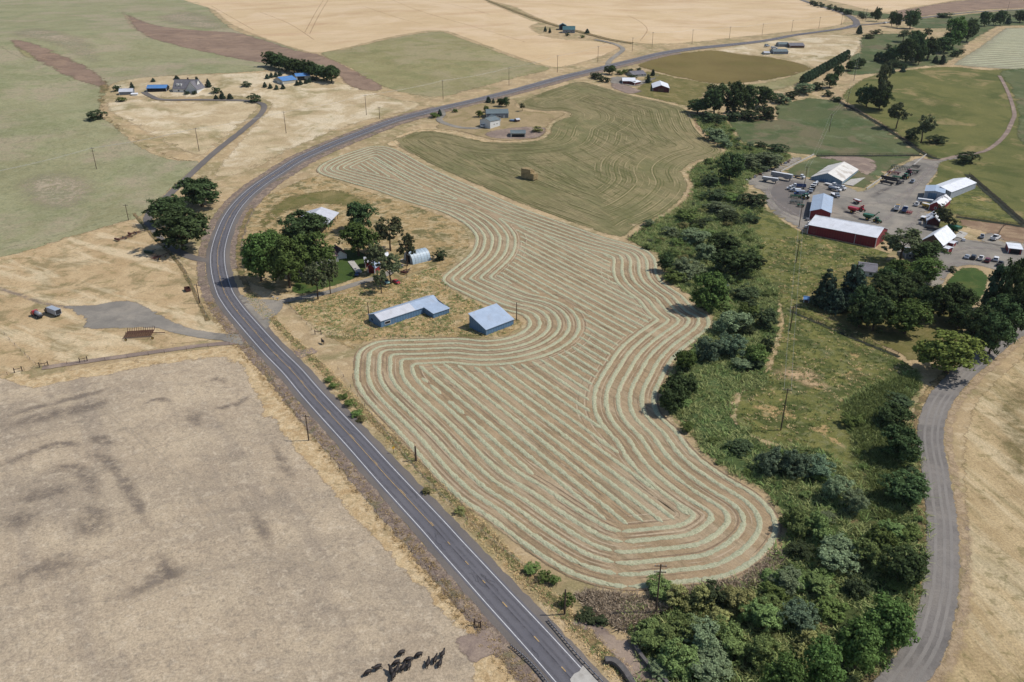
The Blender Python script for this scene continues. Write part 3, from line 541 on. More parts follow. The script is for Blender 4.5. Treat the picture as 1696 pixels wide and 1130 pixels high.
# sealed cracks wander over the near pavement
rc = random.Random(4); mb = MB()
for _ in range(46):
    i = rc.randrange(6, int(len(road_w)*0.42)); p = Vector((*road_w[i], 0)); q = Vector((*road_w[i+1], 0)); d = (q-p).normalized(); nrm = Vector((-d.y, d.x, 0))
    lat = rc.uniform(-2.6, 2.6); cur = p + nrm*lat; ang = rc.choice((0, 0, 0, math.pi/2))
    for s in range(rc.randint(3, 12)):
        aa = ang + rc.uniform(-0.7, 0.7); nd = cur + (d*math.cos(aa)+nrm*math.sin(aa))*rc.uniform(0.4, 1.1)
        if abs((nd-p).dot(nrm)) > 3.0: break
        sd = Vector((-(nd-cur).y, (nd-cur).x, 0)).normalized()*0.024
        z = Vector((0, 0, lift(5, cur.y)+0.07+T(cur.x, cur.y)))
        mb.poly([cur-sd+z, nd-sd+z, nd+sd+z, cur+sd+z]); cur = nd
o = link(bpy.data.objects.new('sealed_crack', mesh('sealed_crack', mb.v, mb.f, M['crack'])), road); tag(o, kind='stuff')
# side roads and drives
def drive(px, hw, layer, m, label, name='gravel_drive', amp=0.35):
    wpt = path_world(px, 3.0); return ribbon(name, wpt, (-hw-0.4, 0, hw+0.4), layer, m, label, 'road', amp=amp, feather=0.7)
grav = path_world([(1440,1190),(1492,1130),(1532,1072),(1549,1020),(1558.5,968),(1561,917),(1560,866),(1556,835),(1549,780),(1540.5,730),(1544,697),(1553,671),(1571,645),(1594.5,619.6),(1624,594),(1654.7,568),(1692,543),(1760,500)], 2.5)
ribbon('road_verge', grav, (-6.6, -3), 3, ground_mat('soft_pale_verge', (198,172,136), (180,154,122), 0.2, (), 0.2, 2.0, 0.15, soft=0.9), 'pale dirt verge along the gravel road', 'verge', amp=1.6, feather=1.4)
ribbon('road_verge', grav, (3, 6.0), 3, M['ditch'], 'weedy verge right of the gravel road', 'verge', amp=1.4, feather=1.3)
gr = ribbon('gravel_road', grav, (-3.9, -1.5, 0, 1.5, 3.9), 5, ground_mat('road_gravel', (137,131,125), (121,116,111), 0.08, (((150,143,133), 0.06, 0.5, 0.7, 0.5), ((106,102,98), 0.07, 0.56, 0.7, 0.6)), 0.14, 2.5, 0.08), 'grey gravel county road at the right', 'road', amp=0.5, feather=0.9)
for of in (-1.9, -0.4, 1.5): ribbon('wheel_track', grav, (of-0.35, of+0.35), 5, asphalt('wheel_track', (142,136,129), (128,123,117), (116,112,107)), parent=gr, kind=None, zx=0.02, amp=0.12)
drive([(392,560),(350,557),(300,548),(262,536)], 2.6, 4, M['gravel'], 'gravel track into the paddock')
drive([(400,568),(340,572),(260,583),(160,597),(70,610)], 1.4, 4, M['dirt'], 'dirt track along the paddock fence', 'dirt_track')
ribbon('dirt_track', path_world([(112,510),(70,502),(30,488),(-30,470)], 3.0), (-2.0, 0, 2.0), 3, ground_mat('faint_track', (158,142,128), (148,132,120), 0.2, (), 0.15, 2.0, 0.1, soft=0.6), 'faint track across the paddock', 'road', amp=0.4, feather=1.8)
drive([(348,432),(322,428),(290,414),(264,396),(248,376),(246,358),(262,340),(290,314),(330,276),(362,248),(400,218),(430,192),(438,178),(430,171),(400,167),(330,166),(270,166),(250,160),(238,153)], 1.9, 4, M['shoulder'], 'narrow paved lane up to the grey roofed house')
drive([(398,520),(430,512),(456,503),(480,497),(520,490),(560,480),(605,466),(640,455),(665,438)], 1.9, 4, M['gravel'], 'gravel drive into the farmstead')
field('gravel_mouth', [(400,536),(392,505),(384,476),(396,486),(420,494),(452,497),(470,503),(464,516),(452,528),(444,545),(436,553)], 4, M['gravel'], 'gravel mouth of the farmstead drive', 'road', amp=0.5, feather=0.8)
field('gravel_mouth', [(404,568),(396,548),(384,540),(392,556),(376,556),(360,562),(380,568),(398,572)], 4, M['gravel'], 'gravel mouth of the paddock track', 'road', amp=0.4, feather=0.8)
field('gravel_mouth', [(488,590),(476,572),(500,578),(520,575),(528,586),(508,592),(500,602)], 4, M['dirt'], 'field entrance beside the hay rows', 'road', amp=0.6)
drive([(728,181),(734,190),(727,199),(742,207),(770,213),(800,212),(806,206)], 2.2, 4, M['gravel'], 'grey drive to the slate roofed house')
drive([(1006,111),(1010,101),(1024,90),(1032,82),(1022,75),(1005,70),(985,66)], 2.6, 4, M['gravel'], 'drive up to the green roofed house')
drive([(1524,263),(1552,266),(1590,258),(1625,253),(1645,243),(1665,224),(1677,200),(1680,188),(1672,160),(1662,138),(1655,126)], 1.5, 4, M['dirt'], 'two rut track curving through the olive pasture', 'dirt_track')
drive([(1560,476),(1545,492),(1530,505)], 2.0, 4, M['gravel'], 'gravel drive into the right grove')
far = path_world([(1416,42),(1440,41),(1466,38),(1500,34),(1550,27),(1620,20),(1720,15)], 6)
ribbon('far_road', far, (-4, 4), 4, M['shoulder'], 'far road running off to the upper right', 'road', amp=0.5)
far = path_world([(1413,46),(1419,39),(1412,30),(1390,20),(1350,8),(1310,-6)], 6)
ribbon('far_road', far, (-4.5, 4.5), 4, M['shoulder'], 'far road bend climbing behind the wheat hill', 'road', amp=0.5)
field('bridge_deck', [(944,1126),(951,1118),(960,1113),(965,1104),(1010,1150),(980,1190),(952,1150)], 7, M['concrete'], 'pale concrete bridge deck at the bottom of the main road', 'bridge', smooth=False, amp=0.15, feather=0)

M['yardtrack'] = ground_mat('yard_wheel_track', (172,162,154), (160,151,145), 0.2, (), 0.12, 2.2, 0.05, soft=0.6)
M['yardstain'] = ground_mat('yard_stain', (112,106,104), (100,95,94), 0.2, (), 0.12, 2.2, 0.05, soft=0.6)
for px_, hw_, mm in (([(1560,266),(1540,286),(1510,312),(1470,334),(1420,338),(1395,330)], 2.2, 'yardtrack'), ([(1550,268),(1528,292),(1500,330),(1470,362),(1440,376)], 1.8, 'yardtrack'), ([(1395,320),(1370,312),(1330,302),(1290,304),(1270,320),(1280,342),(1310,360),(1336,372)], 2.2, 'yardtrack'), ([(1270,312),(1284,334),(1318,356),(1340,366)], 1.6, 'yardtrack'), ([(1470,395),(1500,380),(1520,360),(1526,330)], 1.8, 'yardtrack'), ([(1570,420),(1600,412),(1640,412),(1696,424)], 2.4, 'yardtrack'), ([(1560,470),(1572,440),(1600,436),(1650,444)], 1.8, 'yardtrack'), ([(1440,330),(1460,318),(1480,308)], 3.5, 'yardstain'), ([(1500,300),(1518,288),(1530,276)], 3.0, 'yardstain'), ([(1390,340),(1410,356),(1440,370)], 3.0, 'yardstain'), ([(1600,400),(1640,404),(1680,412)], 2.6, 'yardstain'), ([(1480,345),(1500,340)], 3.0, 'yardstain')):
    ribbon('wheel_track', path_world(px_, 2.5), (-hw_, 0, hw_), 5, M[mm], 'faint wheel worn streak on the yard gravel', 'track', amp=0.5, feather=hw_*0.9, taper=6)
# ================================================================== HAY ROWS
def sdf_grid(poly, cell=1.0, pad=4):
    a = np.array(poly); x0, y0 = a.min(0)-pad; x1, y1 = a.max(0)+pad
    xs = np.arange(x0, x1, cell); ys = np.arange(y0, y1, cell); X, Y = np.meshgrid(xs, ys)
    D = np.full(X.shape, 1e9); inside = np.zeros(X.shape, bool)
    b = np.roll(a, -1, 0)
    for (ax, ay), (bx, by) in zip(a, b):
        dx, dy = bx-ax, by-ay; L2 = dx*dx+dy*dy+1e-9
        t = np.clip(((X-ax)*dx+(Y-ay)*dy)/L2, 0, 1)
        D = np.minimum(D, (X-ax-t*dx)**2+(Y-ay-t*dy)**2)
        if ay != by:
            c = (ay > Y) != (by > Y); inside ^= c & (X < (bx-ax)*(Y-ay)/(by-ay)+ax)
    D = np.sqrt(D); D[~inside] *= -1
    return xs, ys, D
def contours(xs, ys, D, level):
    """marching squares -> linked polylines"""
    F = D-level; h, w_ = F.shape; nxt = {}
    def ep(j, i, e):
        if e == 0: a, b, p, q = F[j, i], F[j, i+1], (xs[i], ys[j]), (xs[i+1], ys[j])
        elif e == 1: a, b, p, q = F[j, i+1], F[j+1, i+1], (xs[i+1], ys[j]), (xs[i+1], ys[j+1])
        elif e == 2: a, b, p, q = F[j+1, i], F[j+1, i+1], (xs[i], ys[j+1]), (xs[i+1], ys[j+1])
        else: a, b, p, q = F[j, i], F[j+1, i], (xs[i], ys[j]), (xs[i], ys[j+1])
        t = a/(a-b); return (p[0]+(q[0]-p[0])*t, p[1]+(q[1]-p[1])*t)
    key = lambda j, i, e: (0, j, i) if e == 0 else (1, j, i+1) if e == 1 else (0, j+1, i) if e == 2 else (1, j, i)
    S = F > 0
    code = S[:-1, :-1]*1 + S[:-1, 1:]*2 + S[1:, 1:]*4 + S[1:, :-1]*8
    tab = {1: [(3,0)], 2: [(0,1)], 3: [(3,1)], 4: [(1,2)], 5: [(3,0),(1,2)], 6: [(0,2)], 7: [(3,2)], 8: [(2,3)], 9: [(2,0)], 10: [(0,1),(2,3)], 11: [(2,1)], 12: [(1,3)], 13: [(1,0)], 14: [(0,3)]}
    pos = {}
    for j, i in zip(*np.nonzero((code > 0) & (code < 15))):
        for e0, e1 in tab[int(code[j, i])]:
            k0, k1 = key(j, i, e0), key(j, i, e1); pos[k0] = ep(j, i, e0); pos[k1] = ep(j, i, e1)
            nxt.setdefault(k0, []).append(k1); nxt.setdefault(k1, []).append(k0)
    used = set(); out_ = []
    for st in list(nxt):
        if st in used: continue
        line = [st]; used.add(st); cur = st
        while True:
            c = [k for k in nxt[cur] if k not in used]
            if not c: break
            cur = c[0]; used.add(cur); line.append(cur)
        if len(line) > 8: out_.append([pos[k] for k in line]+([pos[line[0]]] if line[0] in nxt[line[-1]] else []))
    return out_
def resample(line, step):
    a = np.array(line)
    for _ in range(4):
        b = a.copy(); b[1:-1] = (a[:-2]+2*a[1:-1]+a[2:])/4; a = b
    s = np.concatenate([[0], np.cumsum(np.hypot(*np.diff(a, axis=0).T))])
    if s[-1] < step*2: return []
    t = np.arange(0, s[-1], step)
    return list(zip(np.interp(t, s, a[:, 0]), np.interp(t, s, a[:, 1])))
def look(xs, ys, D, x, y):
    i = int((x-xs[0])/(xs[1]-xs[0])); j = int((y-ys[0])/(ys[1]-ys[0]))
    return D[j, i] if 0 <= i < len(xs) and 0 <= j < len(ys) else -1e9
def straight(xs, ys, D, ang, spacing, dmin, step=1.1):
    d = (math.cos(ang), math.sin(ang)); nn = (-d[1], d[0])
    cx, cy = (xs[0]+xs[-1])/2, (ys[0]+ys[-1])/2; half = 600; outl = []
    k = -half
    while k < half:
        cur = []
        for s in np.arange(-half, half, step):
            wob = 0.25*math.sin(s*0.03+k)
            x, y = cx+d[0]*s+nn[0]*(k+wob), cy+d[1]*s+nn[1]*(k+wob)
            if look(xs, ys, D, x, y) > dmin: cur.append((x, y))
            else:
                if len(cur) > 5: outl.append(cur)
                cur = []
        if len(cur) > 5: outl.append(cur)
        k += spacing
    return outl
hb = NB('cut_hay')
hcol = hb.mix(hb.rng(hb.noise(0.5, 6, 0.7), 0.3, 0.7), alb((182,182,153)), alb((166,168,138)))
hcol = hb.mix(hb.rng(hb.noise(0.06, 5, 0.6), 0.4, 0.6, 0, 0.55), hcol, alb((188,184,150)))
hcol = hb.mix(hb.rng(hb.noise(3.5, 4, 0.7), 0.48, 0.66, 0, 0.75), hcol, alb((212,206,178)))
hcol = hb.mix(hb.rng(hb.noise(2.2, 4, 0.75), 0.5, 0.66, 0, 0.85), hcol, alb((142,146,116)))
hb.bsdf(hcol, 0.95, 0, 0.05, bump=hb.noise(4.0, 5, 0.8), bd=0.18, bs=0.7); M['hay'] = hb.m
def windrow(line, name, m, parent, layer, wd=1.42, ht=0.17, rs=random.Random(3)):
    n = len(line); v = []; f = []; K = 5
    prof = ((-0.5, 0.0), (-0.3, 0.7), (0.0, 1.0), (0.3, 0.75), (0.5, 0.0))
    for i in range(n):
        a, b = line[max(0, i-1)], line[min(n-1, i+1)]; d = (b[0]-a[0], b[1]-a[1]); L = math.hypot(*d) or 1
        nx_, ny_ = -d[1]/L, d[0]/L
        x, y = line[i]
        taper = min(1.0, (i+0.6)/2.5, (n-i-0.4)/2.5)
        w_ = wd*(1+0.30*mnoise.noise(Vector((x*0.35, y*0.35, 0)))+0.15*mnoise.noise(Vector((x*1.3, y*1.3, 4)))+rs.uniform(-0.13, 0.13))*taper
        for j, (o_, z_) in enumerate(prof):
            jx = rs.uniform(-0.13, 0.13); o2 = o_*w_+jx
            px_, py_ = x+nx_*o2, y+ny_*o2
            v.append((px_, py_, T(px_, py_)+lift(layer, py_)+0.01+ht*z_*taper*rs.uniform(0.5, 1.35)))
        if i:
            for j in range(K-1): f.append(((i-1)*K+j+1, (i-1)*K+j, i*K+j, i*K+j+1))
    return link(bpy.data.objects.new(name, mesh(name, v, f, m)), parent)
xs, ys, D = sdf_grid(hay_w, 1.0)
SPC = 3.75; NROW = 6
for k in range(NROW):
    for ln in contours(xs, ys, D, 1.9+k*SPC):
        r_ = resample(ln, 0.6)
        if len(r_) > 130: windrow(r_, 'windrow', M['hay'], hay, 3)
for ln in straight(xs, ys, D, math.atan2(-0.835, 0.55), SPC, 1.9+(NROW-0.62)*SPC, 0.7):
    windrow(ln, 'windrow', M['hay'], hay, 3)
# faint raked straw left on the baled field
M['rakings'] = ground_mat('straw_rakings', (176,158,116), (160,146,104), 0.5, (), 0.2)
xs2, ys2, D2 = sdf_grid(bal_w, 1.5); rk = random.Random(11); V_, F_ = [], []
def raking(line, p_on, wd, lay=2):
    on = rk.random() < p_on; run = []
    segs = []
    for i, p in enumerate(line):
        if on: run.append(p)
        if rk.random() < 0.10:
            if on and len(run) > 2: segs.append(run)
            on = rk.random() < p_on; run = []
    if on and len(run) > 2: segs.append(run)
    for sg in segs:
        n = len(sg); w2 = wd*rk.uniform(0.5, 1.3)
        for i in range(n):
            a, b = sg[max(0, i-1)], sg[min(n-1, i+1)]; d = (b[0]-a[0], b[1]-a[1]); L = math.hypot(*d) or 1
            tw = w2*min(1, (i+0.2)/2, (n-i-0.8)/2)*rk.uniform(0.6, 1.2)
            for s in (-1, 1):
                x, y = sg[i][0]-d[1]/L*tw*s*0.5, sg[i][1]+d[0]/L*tw*s*0.5; V_.append((x, y, T(x, y)+lift(lay, y)+(0.06 if lay == 2 else 0.012)))
            if i: q = len(V_); F_.append((q-4, q-3, q-1, q-2))
for k in range(30):
    for ln in contours(xs2, ys2, D2, 1.0+k*1.9): raking(resample(ln, 2.2), 0.42, 0.5)
for ln in straight(xs2, ys2, D2, R(118), 1.9, 30, 2.2): raking(ln, 0.38, 0.45)
rme = mesh('straw_rakings', V_, F_, M['rakings']); set_edge(rme, [1.0]*len(V_))
tag(link(bpy.data.objects.new('straw_rakings', rme), baled), kind='stuff')
V_, F_ = [], []                                            # darker regrowth lines between the rakings
for k in range(30):
    for ln in contours(xs2, ys2, D2, 1.9+k*1.9): raking(resample(ln, 2.2), 0.40, 0.7)
for ln in straight(xs2, ys2, D2, R(118), 1.9, 31, 2.2): raking(ln, 0.40, 0.7)
rme = mesh('regrowth_lines', V_, F_, ground_mat('regrowth', (112,110,70), (100,102,64), 0.3, (), 0.2)); set_edge(rme, [1.0]*len(V_))
tag(link(bpy.data.objects.new('regrowth_lines', rme), baled), kind='stuff')
for nm, c0, c1, seed_, w0 in (('stubble_line', (150,126,100), (138,116,92), 1, 0.34), ('pale_stubble_line', (196,174,142), (186,164,134), 2, 0.4)):
    V_, F_ = [], []; rk = random.Random(40+seed_)
    for k in range(NROW*2+1):
        for q in (-1.25, 1.25) if seed_ == 1 else (-0.7, 1.8):
            if 1.9+k*SPC*0.5+q > 0.4 and k % 2 == 0:
                for ln in contours(xs, ys, D, 1.9+k*SPC*0.5+q): raking(resample(ln, 1.5), 0.6, w0, 3)
    for ln in straight(xs, ys, D, math.atan2(-0.835, 0.55), SPC/2, 1.9+(NROW-0.3)*SPC, 1.5): raking(ln, 0.5, w0, 3)
    rme = mesh(nm, V_, F_, ground_mat(nm, c0, c1, 0.5, (), 0.2)); set_edge(rme, [1.0]*len(V_)); tag(link(bpy.data.objects.new(nm, rme), hay), kind='stuff')
# far swathed field rows
sw_w = [XY(*q) for q in densify([(1576,108),(1622,79),(1663,48),(1720,48),(1755,118),(1696,116),(1630,112)], 10, True)]
xs3, ys3, D3 = sdf_grid(sw_w, 3.0)
sdirn = XY(1690, 92)[0]-XY(1590, 104)[0], XY(1690, 92)[1]-XY(1590, 104)[1]
rows = straight(xs3, ys3, D3, math.atan2(sdirn[1], sdirn[0])-0.16, 9.0, 2.0, 5.0)
for ln in rows: windrow(ln, 'windrow', M['hay'], swath, 2, 3.2, 0.5)

# ================================================================== BUILDINGS
def rmat(name, c, axis='x', **kw):
    m = roof_mat(name, c, **kw)
    for nd in m.node_tree.nodes:
        if nd.type == 'TEX_WAVE': nd.bands_direction = 'X' if axis == 'x' else 'Y'
    return m
def wall_mat(name, c, rough=0.6, rib=1.0, var=0.1):
    """vertical sheet panels with faint stains"""
    b = NB(name); base = tuple(min(0.9, v/GK) for v in lin(c)); tc = b.n('ShaderNodeTexCoord'); mp = b.n('ShaderNodeMapping'); mp.inputs['Scale'].default_value = (1, 1, 0); b.l(tc.outputs['Object'], mp.inputs[0])
    wv = b.n('ShaderNodeTexWave'); wv.bands_direction = 'DIAGONAL'; wv.inputs['Scale'].default_value = 0.5/rib; b.l(mp.outputs[0], wv.inputs['Vector'])
    col = b.mix(1.0, base, b.rng(b.noise(0.4, 6, 0.7), 0.25, 0.75, 1-var, 1+var), 'MULTIPLY'); col = b.mix(1.0, col, b.rng(wv.outputs['Fac'], 0.0, 1.0, 0.86, 1.05), 'MULTIPLY')
    col = b.mix(b.rng(b.noise(0.3, 8, 0.75, dist=0.8), 0.52, 0.72, 0, 0.35), col, alb((128,118,108)))
    b.bsdf(col, rough, 0, 0.3, bump=wv.outputs['Fac'], bd=0.03, bs=0.4); return b.m
B_ = {}
B_['blue'] = wall_mat('blue_steel_wall', (96,128,158))
B_['bluegrey'] = wall_mat('pale_blue_wall', (128,150,166))
B_['red'] = wall_mat('barn_red_wall', (138,44,50))
B_['darkred'] = wall_mat('dark_red_wall', (96,40,42))
B_['white'] = mat('white_wall', (220,220,216), 0.7, 0, 0.06, 0.5, 0.2)
B_['tan'] = wall_mat('tan_wall', (186,184,172))
B_['grey'] = wall_mat('grey_wall', (132,138,146))
B_['steel'] = wall_mat('bare_steel_wall', (168,174,182))
B_['brown'] = mat('brown_wall', (106,80,66), 0.8, 0, 0.15, 0.6, 0.2)
B_['wood'] = mat('grey_wood', (120,108,96), 0.9, 0, 0.2, 0.8, 0.1)
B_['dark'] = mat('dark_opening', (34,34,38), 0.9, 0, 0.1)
B_['trim'] = mat('white_trim', (224,224,222), 0.6, 0, 0.05)
gb = NB('window_glass'); gb.bsdf((0.03, 0.04, 0.05), 0.08, 0, 0.6); B_['glass'] = gb.m
for ax in 'xy':
    B_['r_white'+ax] = rmat('white_sheet_roof_'+ax, (240,242,246), ax, rough=0.4)
    B_['r_blue'+ax] = rmat('pale_blue_sheet_roof_'+ax, (172,188,208), ax, rough=0.4)
    B_['r_bright'+ax] = rmat('bright_blue_roof_'+ax, (92,140,196), ax, rough=0.4)
    B_['r_pale'+ax] = rmat('galvanised_roof_'+ax, (204,206,212), ax, rough=0.45)
    B_['r_old'+ax] = rmat('weathered_white_roof_'+ax, (226,222,214), ax, rough=0.6, dirt=((176,164,148), 0.12, 0.7))
    B_['r_patch'+ax] = rmat('peeling_white_roof_'+ax, (236,236,238), ax, rough=0.6, dirt=((78,76,80), 0.28, 0.95))
    B_['r_slate'+ax] = rmat('slate_green_roof_'+ax, (104,118,122), ax, rough=0.7, rib=0.4)
    B_['r_grey'+ax] = rmat('grey_shingle_roof_'+ax, (116,114,120), ax, rough=0.85, rib=0.35, var=0.16)
    B_['r_green'+ax] = rmat('blue_green_roof_'+ax, (64,104,108), ax, rough=0.5)
    B_['r_brown'+ax] = rmat('brown_shingle_roof_'+ax, (130,106,100), ax, rough=0.9, rib=0.35, var=0.18)
    B_['r_dark'+ax] = rmat('dark_red_shingle_roof_'+ax, (86,58,60), ax, rough=0.9, rib=0.35, var=0.18)
def hm(px, py, hpx):
    x, y = XY(px, py); z = T(x, y); k, a = ppm(x, y, z); return hpx/(k*math.cos(a))
def frame(A, B, C=None):
    a = XY(*A); b = XY(*B); L = math.hypot(b[0]-a[0], b[1]-a[1]); rz = math.atan2(b[1]-a[1], b[0]-a[0])
    D_ = None
    if C is not None:
        c = XY(*C); D_ = -(c[0]-b[0])*math.sin(rz)+(c[1]-b[1])*math.cos(rz)
    cx, cy = (a[0]+b[0])/2, (a[1]+b[1])/2
    return Vector((a[0], a[1], min(T(*a), T(*b), T(cx, cy))+0.1)), rz, L, D_
def opening(root, face, u, wd, z0, ht, L, D, m, name, sub=None):
    """door or window set 4 cm proud of a wall; face f/r/l/b, u = centre along it"""
    e = 0.04; mb = MB()
    if face == 'f': mb.box(u-wd/2, u+wd/2, -e, 0.02, z0, z0+ht)
    elif face == 'b': mb.box(u-wd/2, u+wd/2, D-0.02, D+e, z0, z0+ht)
    elif face == 'l': mb.box(-e, 0.02, u-wd/2, u+wd/2, z0, z0+ht)
    else: mb.box(L-0.02, L+e, u-wd/2, u+wd/2, z0, z0+ht)
    o = mb.build(name, m, root)
    if sub:
        mb = MB(); e = 0.07; t = 0.12
        for (a0, a1, b0, b1) in ((u-wd/2-t, u+wd/2+t, z0-t, z0), (u-wd/2-t, u+wd/2+t, z0+ht, z0+ht+t), (u-wd/2-t, u-wd/2, z0, z0+ht), (u+wd/2, u+wd/2+t, z0, z0+ht)):
            if face == 'f': mb.box(a0, a1, -e, 0.0, b0, b1)
            elif face == 'b': mb.box(a0, a1, D, D+e, b0, b1)
            elif face == 'l': mb.box(-e, 0, a0, a1, b0, b1)
            else: mb.box(L, L+e, a0, a1, b0, b1)
        mb.build('frame', sub, o)
    return o
def gable_parts(root, L, D, h, rise, ridge, wall, roof, ov=0.35, th=0.14, x0=0.0, y0=0.0, skip_wall=False):
    """walls and a gable roof over x0..x0+L, y0..y0+D; ridge along local x or y"""
    x1, y1 = x0+L, y0+D; b = -1.0
    if not skip_wall:
        mb = MB()
        if ridge == 'x':
            ym = (y0+y1)/2
            for x in (x0, x1): mb.poly([(x, y0, b), (x, y1, b), (x, y1, h), (x, ym, h+rise), (x, y0, h)])
            for y in (y0, y1): mb.poly([(x0, y, b), (x1, y, b), (x1, y, h), (x0, y, h)])
        else:
            xm = (x0+x1)/2
            for y in (y0, y1): mb.poly([(x0, y, b), (x1, y, b), (x1, y, h), (xm, y, h+rise), (x0, y, h)])
            for x in (x0, x1): mb.poly([(x, y0, b), (x, y1, b), (x, y1, h), (x, y0, h)])
        mb.build('wall', wall, root)
    half = (D if ridge == 'x' else L)/2; sl = rise/half; e = h-ov*sl
    for s in (-1, 1):
        prof = [(s*(half+ov), e+0.03), (0, h+rise+0.03), (0, h+rise+0.03+th), (s*(half+ov), e+0.03+th)]
        mb = MB()
        if ridge == 'x': mb.extrude([(q[0]+(y0+y1)/2, q[1]) for q in prof], 'x', x0-ov, x1+ov)
        else: mb.extrude([(q[0]+(x0+x1)/2, q[1]) for q in prof], 'y', y0-ov, y1+ov)
        mb.build('roof_panel', roof, root)
    # ridge cap
    mb = MB()
    if ridge == 'x': mb.box(x0-ov, x1+ov, (y0+y1)/2-0.22, (y0+y1)/2+0.22, h+rise+0.03+th-0.03, h+rise+th+0.09)
    else: mb.box((x0+x1)/2-0.22, (x0+x1)/2+0.22, y0-ov, y1+ov, h+rise+0.03+th-0.03, h+rise+th+0.09)
    mb.build('ridge_cap', roof, root)
def barn(name, label, A, B, C, hpx, rpx, ridge, wall, roof, cat='barn', ov=0.35, doors=(), wins=(), D=None, trim=True, group=None):
    loc, rz, L, D_ = frame(A, B, C); D = D if D is not None else D_
    h = hm(*A, hpx); rise = hm(*A, rpx)
    root = empty(name, loc, rz, label, cat, group)
    gable_parts(root, L, D, h, rise, ridge, B_[wall], B_[roof+ridge], ov)
    if trim:
        t = 0.14
        for x, y in ((0, 0), (L, 0), (L, D), (0, D)): MB().box(x-t, x+t, y-t, y+t, -0.9, h-0.02).build('corner_trim', B_['trim'] if trim is True else B_[trim], root)
    for fc, u, wd, ht, mm in doors:
        W_ = L if fc in 'fb' else D
        opening(root, fc, u*W_, wd, 0.05, min(ht, h*0.92), L, D, B_[mm], 'door')
    for fc, u, wd, z0, ht in wins:
        W_ = L if fc in 'fb' else D
        opening(root, fc, u*W_, wd, z0, ht, L, D, B_['glass'], 'window', B_['trim'])
    return root, L, D, h, rise
# blue sheds by the hay rows
loc, rz, L, D = frame((611.2,530), (611.2+0.01,530), (0,0)) if False else frame((631.5,543.5), (722,513))
root = empty('long_shed', loc, rz, 'long L shaped blue steel shed beside the monopitch blue shed', 'shed')
h = 2.7; D = 8.6; rise = 1.6
gable_parts(root, L, D, h, rise, 'x', B_['blue'], B_['r_bluex'], 0.25)
wx0, wx1, E = L*0.775, L+2.0, 6.2; sl = rise/(D/2); he = h-sl*E*0.30
mb = MB()
mb.poly([(wx0, -E, -1), (wx1, -E, -1), (wx1, -E, he), (wx0, -E, he)]); mb.poly([(wx0, 0, -1), (wx0, -E, -1), (wx0, -E, he), (wx0, 0, h+0.2)])
mb.poly([(wx1, -E, -1), (wx1, D*0.5, -1), (wx1, D*0.5, h+rise), (wx1, -E, he)]); mb.poly([(wx1, D*0.5, -1), (wx1, D, -1), (wx1, D, h), (wx1, D*0.5, h+rise)])
mb.build('wing_wall', B_['blue'], root)
mb = MB(); mb.extrude([(-E-0.25, he-0.05), (0.3, h+0.16), (0.3, h+0.30), (-E-0.25, he+0.11)], 'x', wx0-0.2, wx1+0.25); mb.build('wing_roof', B_['r_bluex'], root)
mb = MB(); mb.extrude([(-0.2, h-0.06), (D/2, h+rise+0.03), (D+0.25, h-0.06), (D+0.25, h+0.10), (D/2, h+rise+0.2), (-0.2, h+0.10)], 'x', L+0.26, wx1+0.25); mb.build('wing_roof', B_['r_bluex'], root)
for u in (0.10, 0.15, 0.40, 0.45, 0.51, 0.57):
    mb = MB(); x = u*L; a, b = 1.0, 3.0
    mb.extrude([(a, h+sl*a+0.2), (b, h+sl*b+0.2), (b, h+sl*b+0.25), (a, h+sl*a+0.25)], 'x', x-0.25, x+0.25); mb.build('skylight', mat('old_skylight', (190,178,160), 0.5), root)
mb = MB(); mb.extrude([(-0.25, h-0.1+0.2), (D/2-0.3, h+rise-0.08+0.2), (D/2-0.3, h+rise-0.02+0.2), (-0.25, h-0.04+0.2)], 'x', -0.2, L*0.62); mb.build('new_roof_sheet', B_['r_palex'], root)
opening(root, 'f', 0.115*L, 2.4, 0.9, 1.0, L, D, B_['dark'], 'window', B_['trim']); opening(root, 'l', D*0.72, 1.0, 1.0, 0.9, L, D, B_['dark'], 'window')
loc, rz, L, D = frame((805.2,556), (850.3,538.4))
aw = XY(774.5,544); bw = XY(805.2,556); Dd = math.hypot(aw[0]-bw[0], aw[1]-bw[1])
root = empty('monopitch_shed', loc, rz, 'blue monopitch steel shed at the hayfield edge', 'shed')
hf, hb2 = 2.3, 5.6
mb = MB()
for x in (0, L): mb.poly([(x, 0, -1), (x, Dd, -1), (x, Dd, hb2), (x, 0, hf)])
mb.poly([(0, 0, -1), (L, 0, -1), (L, 0, hf), (0, 0, hf)]); mb.poly([(0, Dd, -1), (L, Dd, -1), (L, Dd, hb2), (0, Dd, hb2)]); mb.build('wall', B_['blue'], root)
mb = MB(); mb.extrude([(-0.3, hf-0.05), (Dd+0.3, hb2+0.1), (Dd+0.3, hb2+0.26), (-0.3, hf+0.12)], 'x', -0.3, L+0.3); mb.build('roof_panel', B_['r_bluex'], root)
for x, y in ((0, 0), (L, 0)): MB().box(x-0.1, x+0.1, y-0.1, y+0.1, -0.9, hf-0.1).build('corner_trim', B_['bluegrey'], root)
opening(root, 'r', Dd*0.5, 3.0, 0.05, 2.6, L, Dd, B_['bluegrey'], 'door')
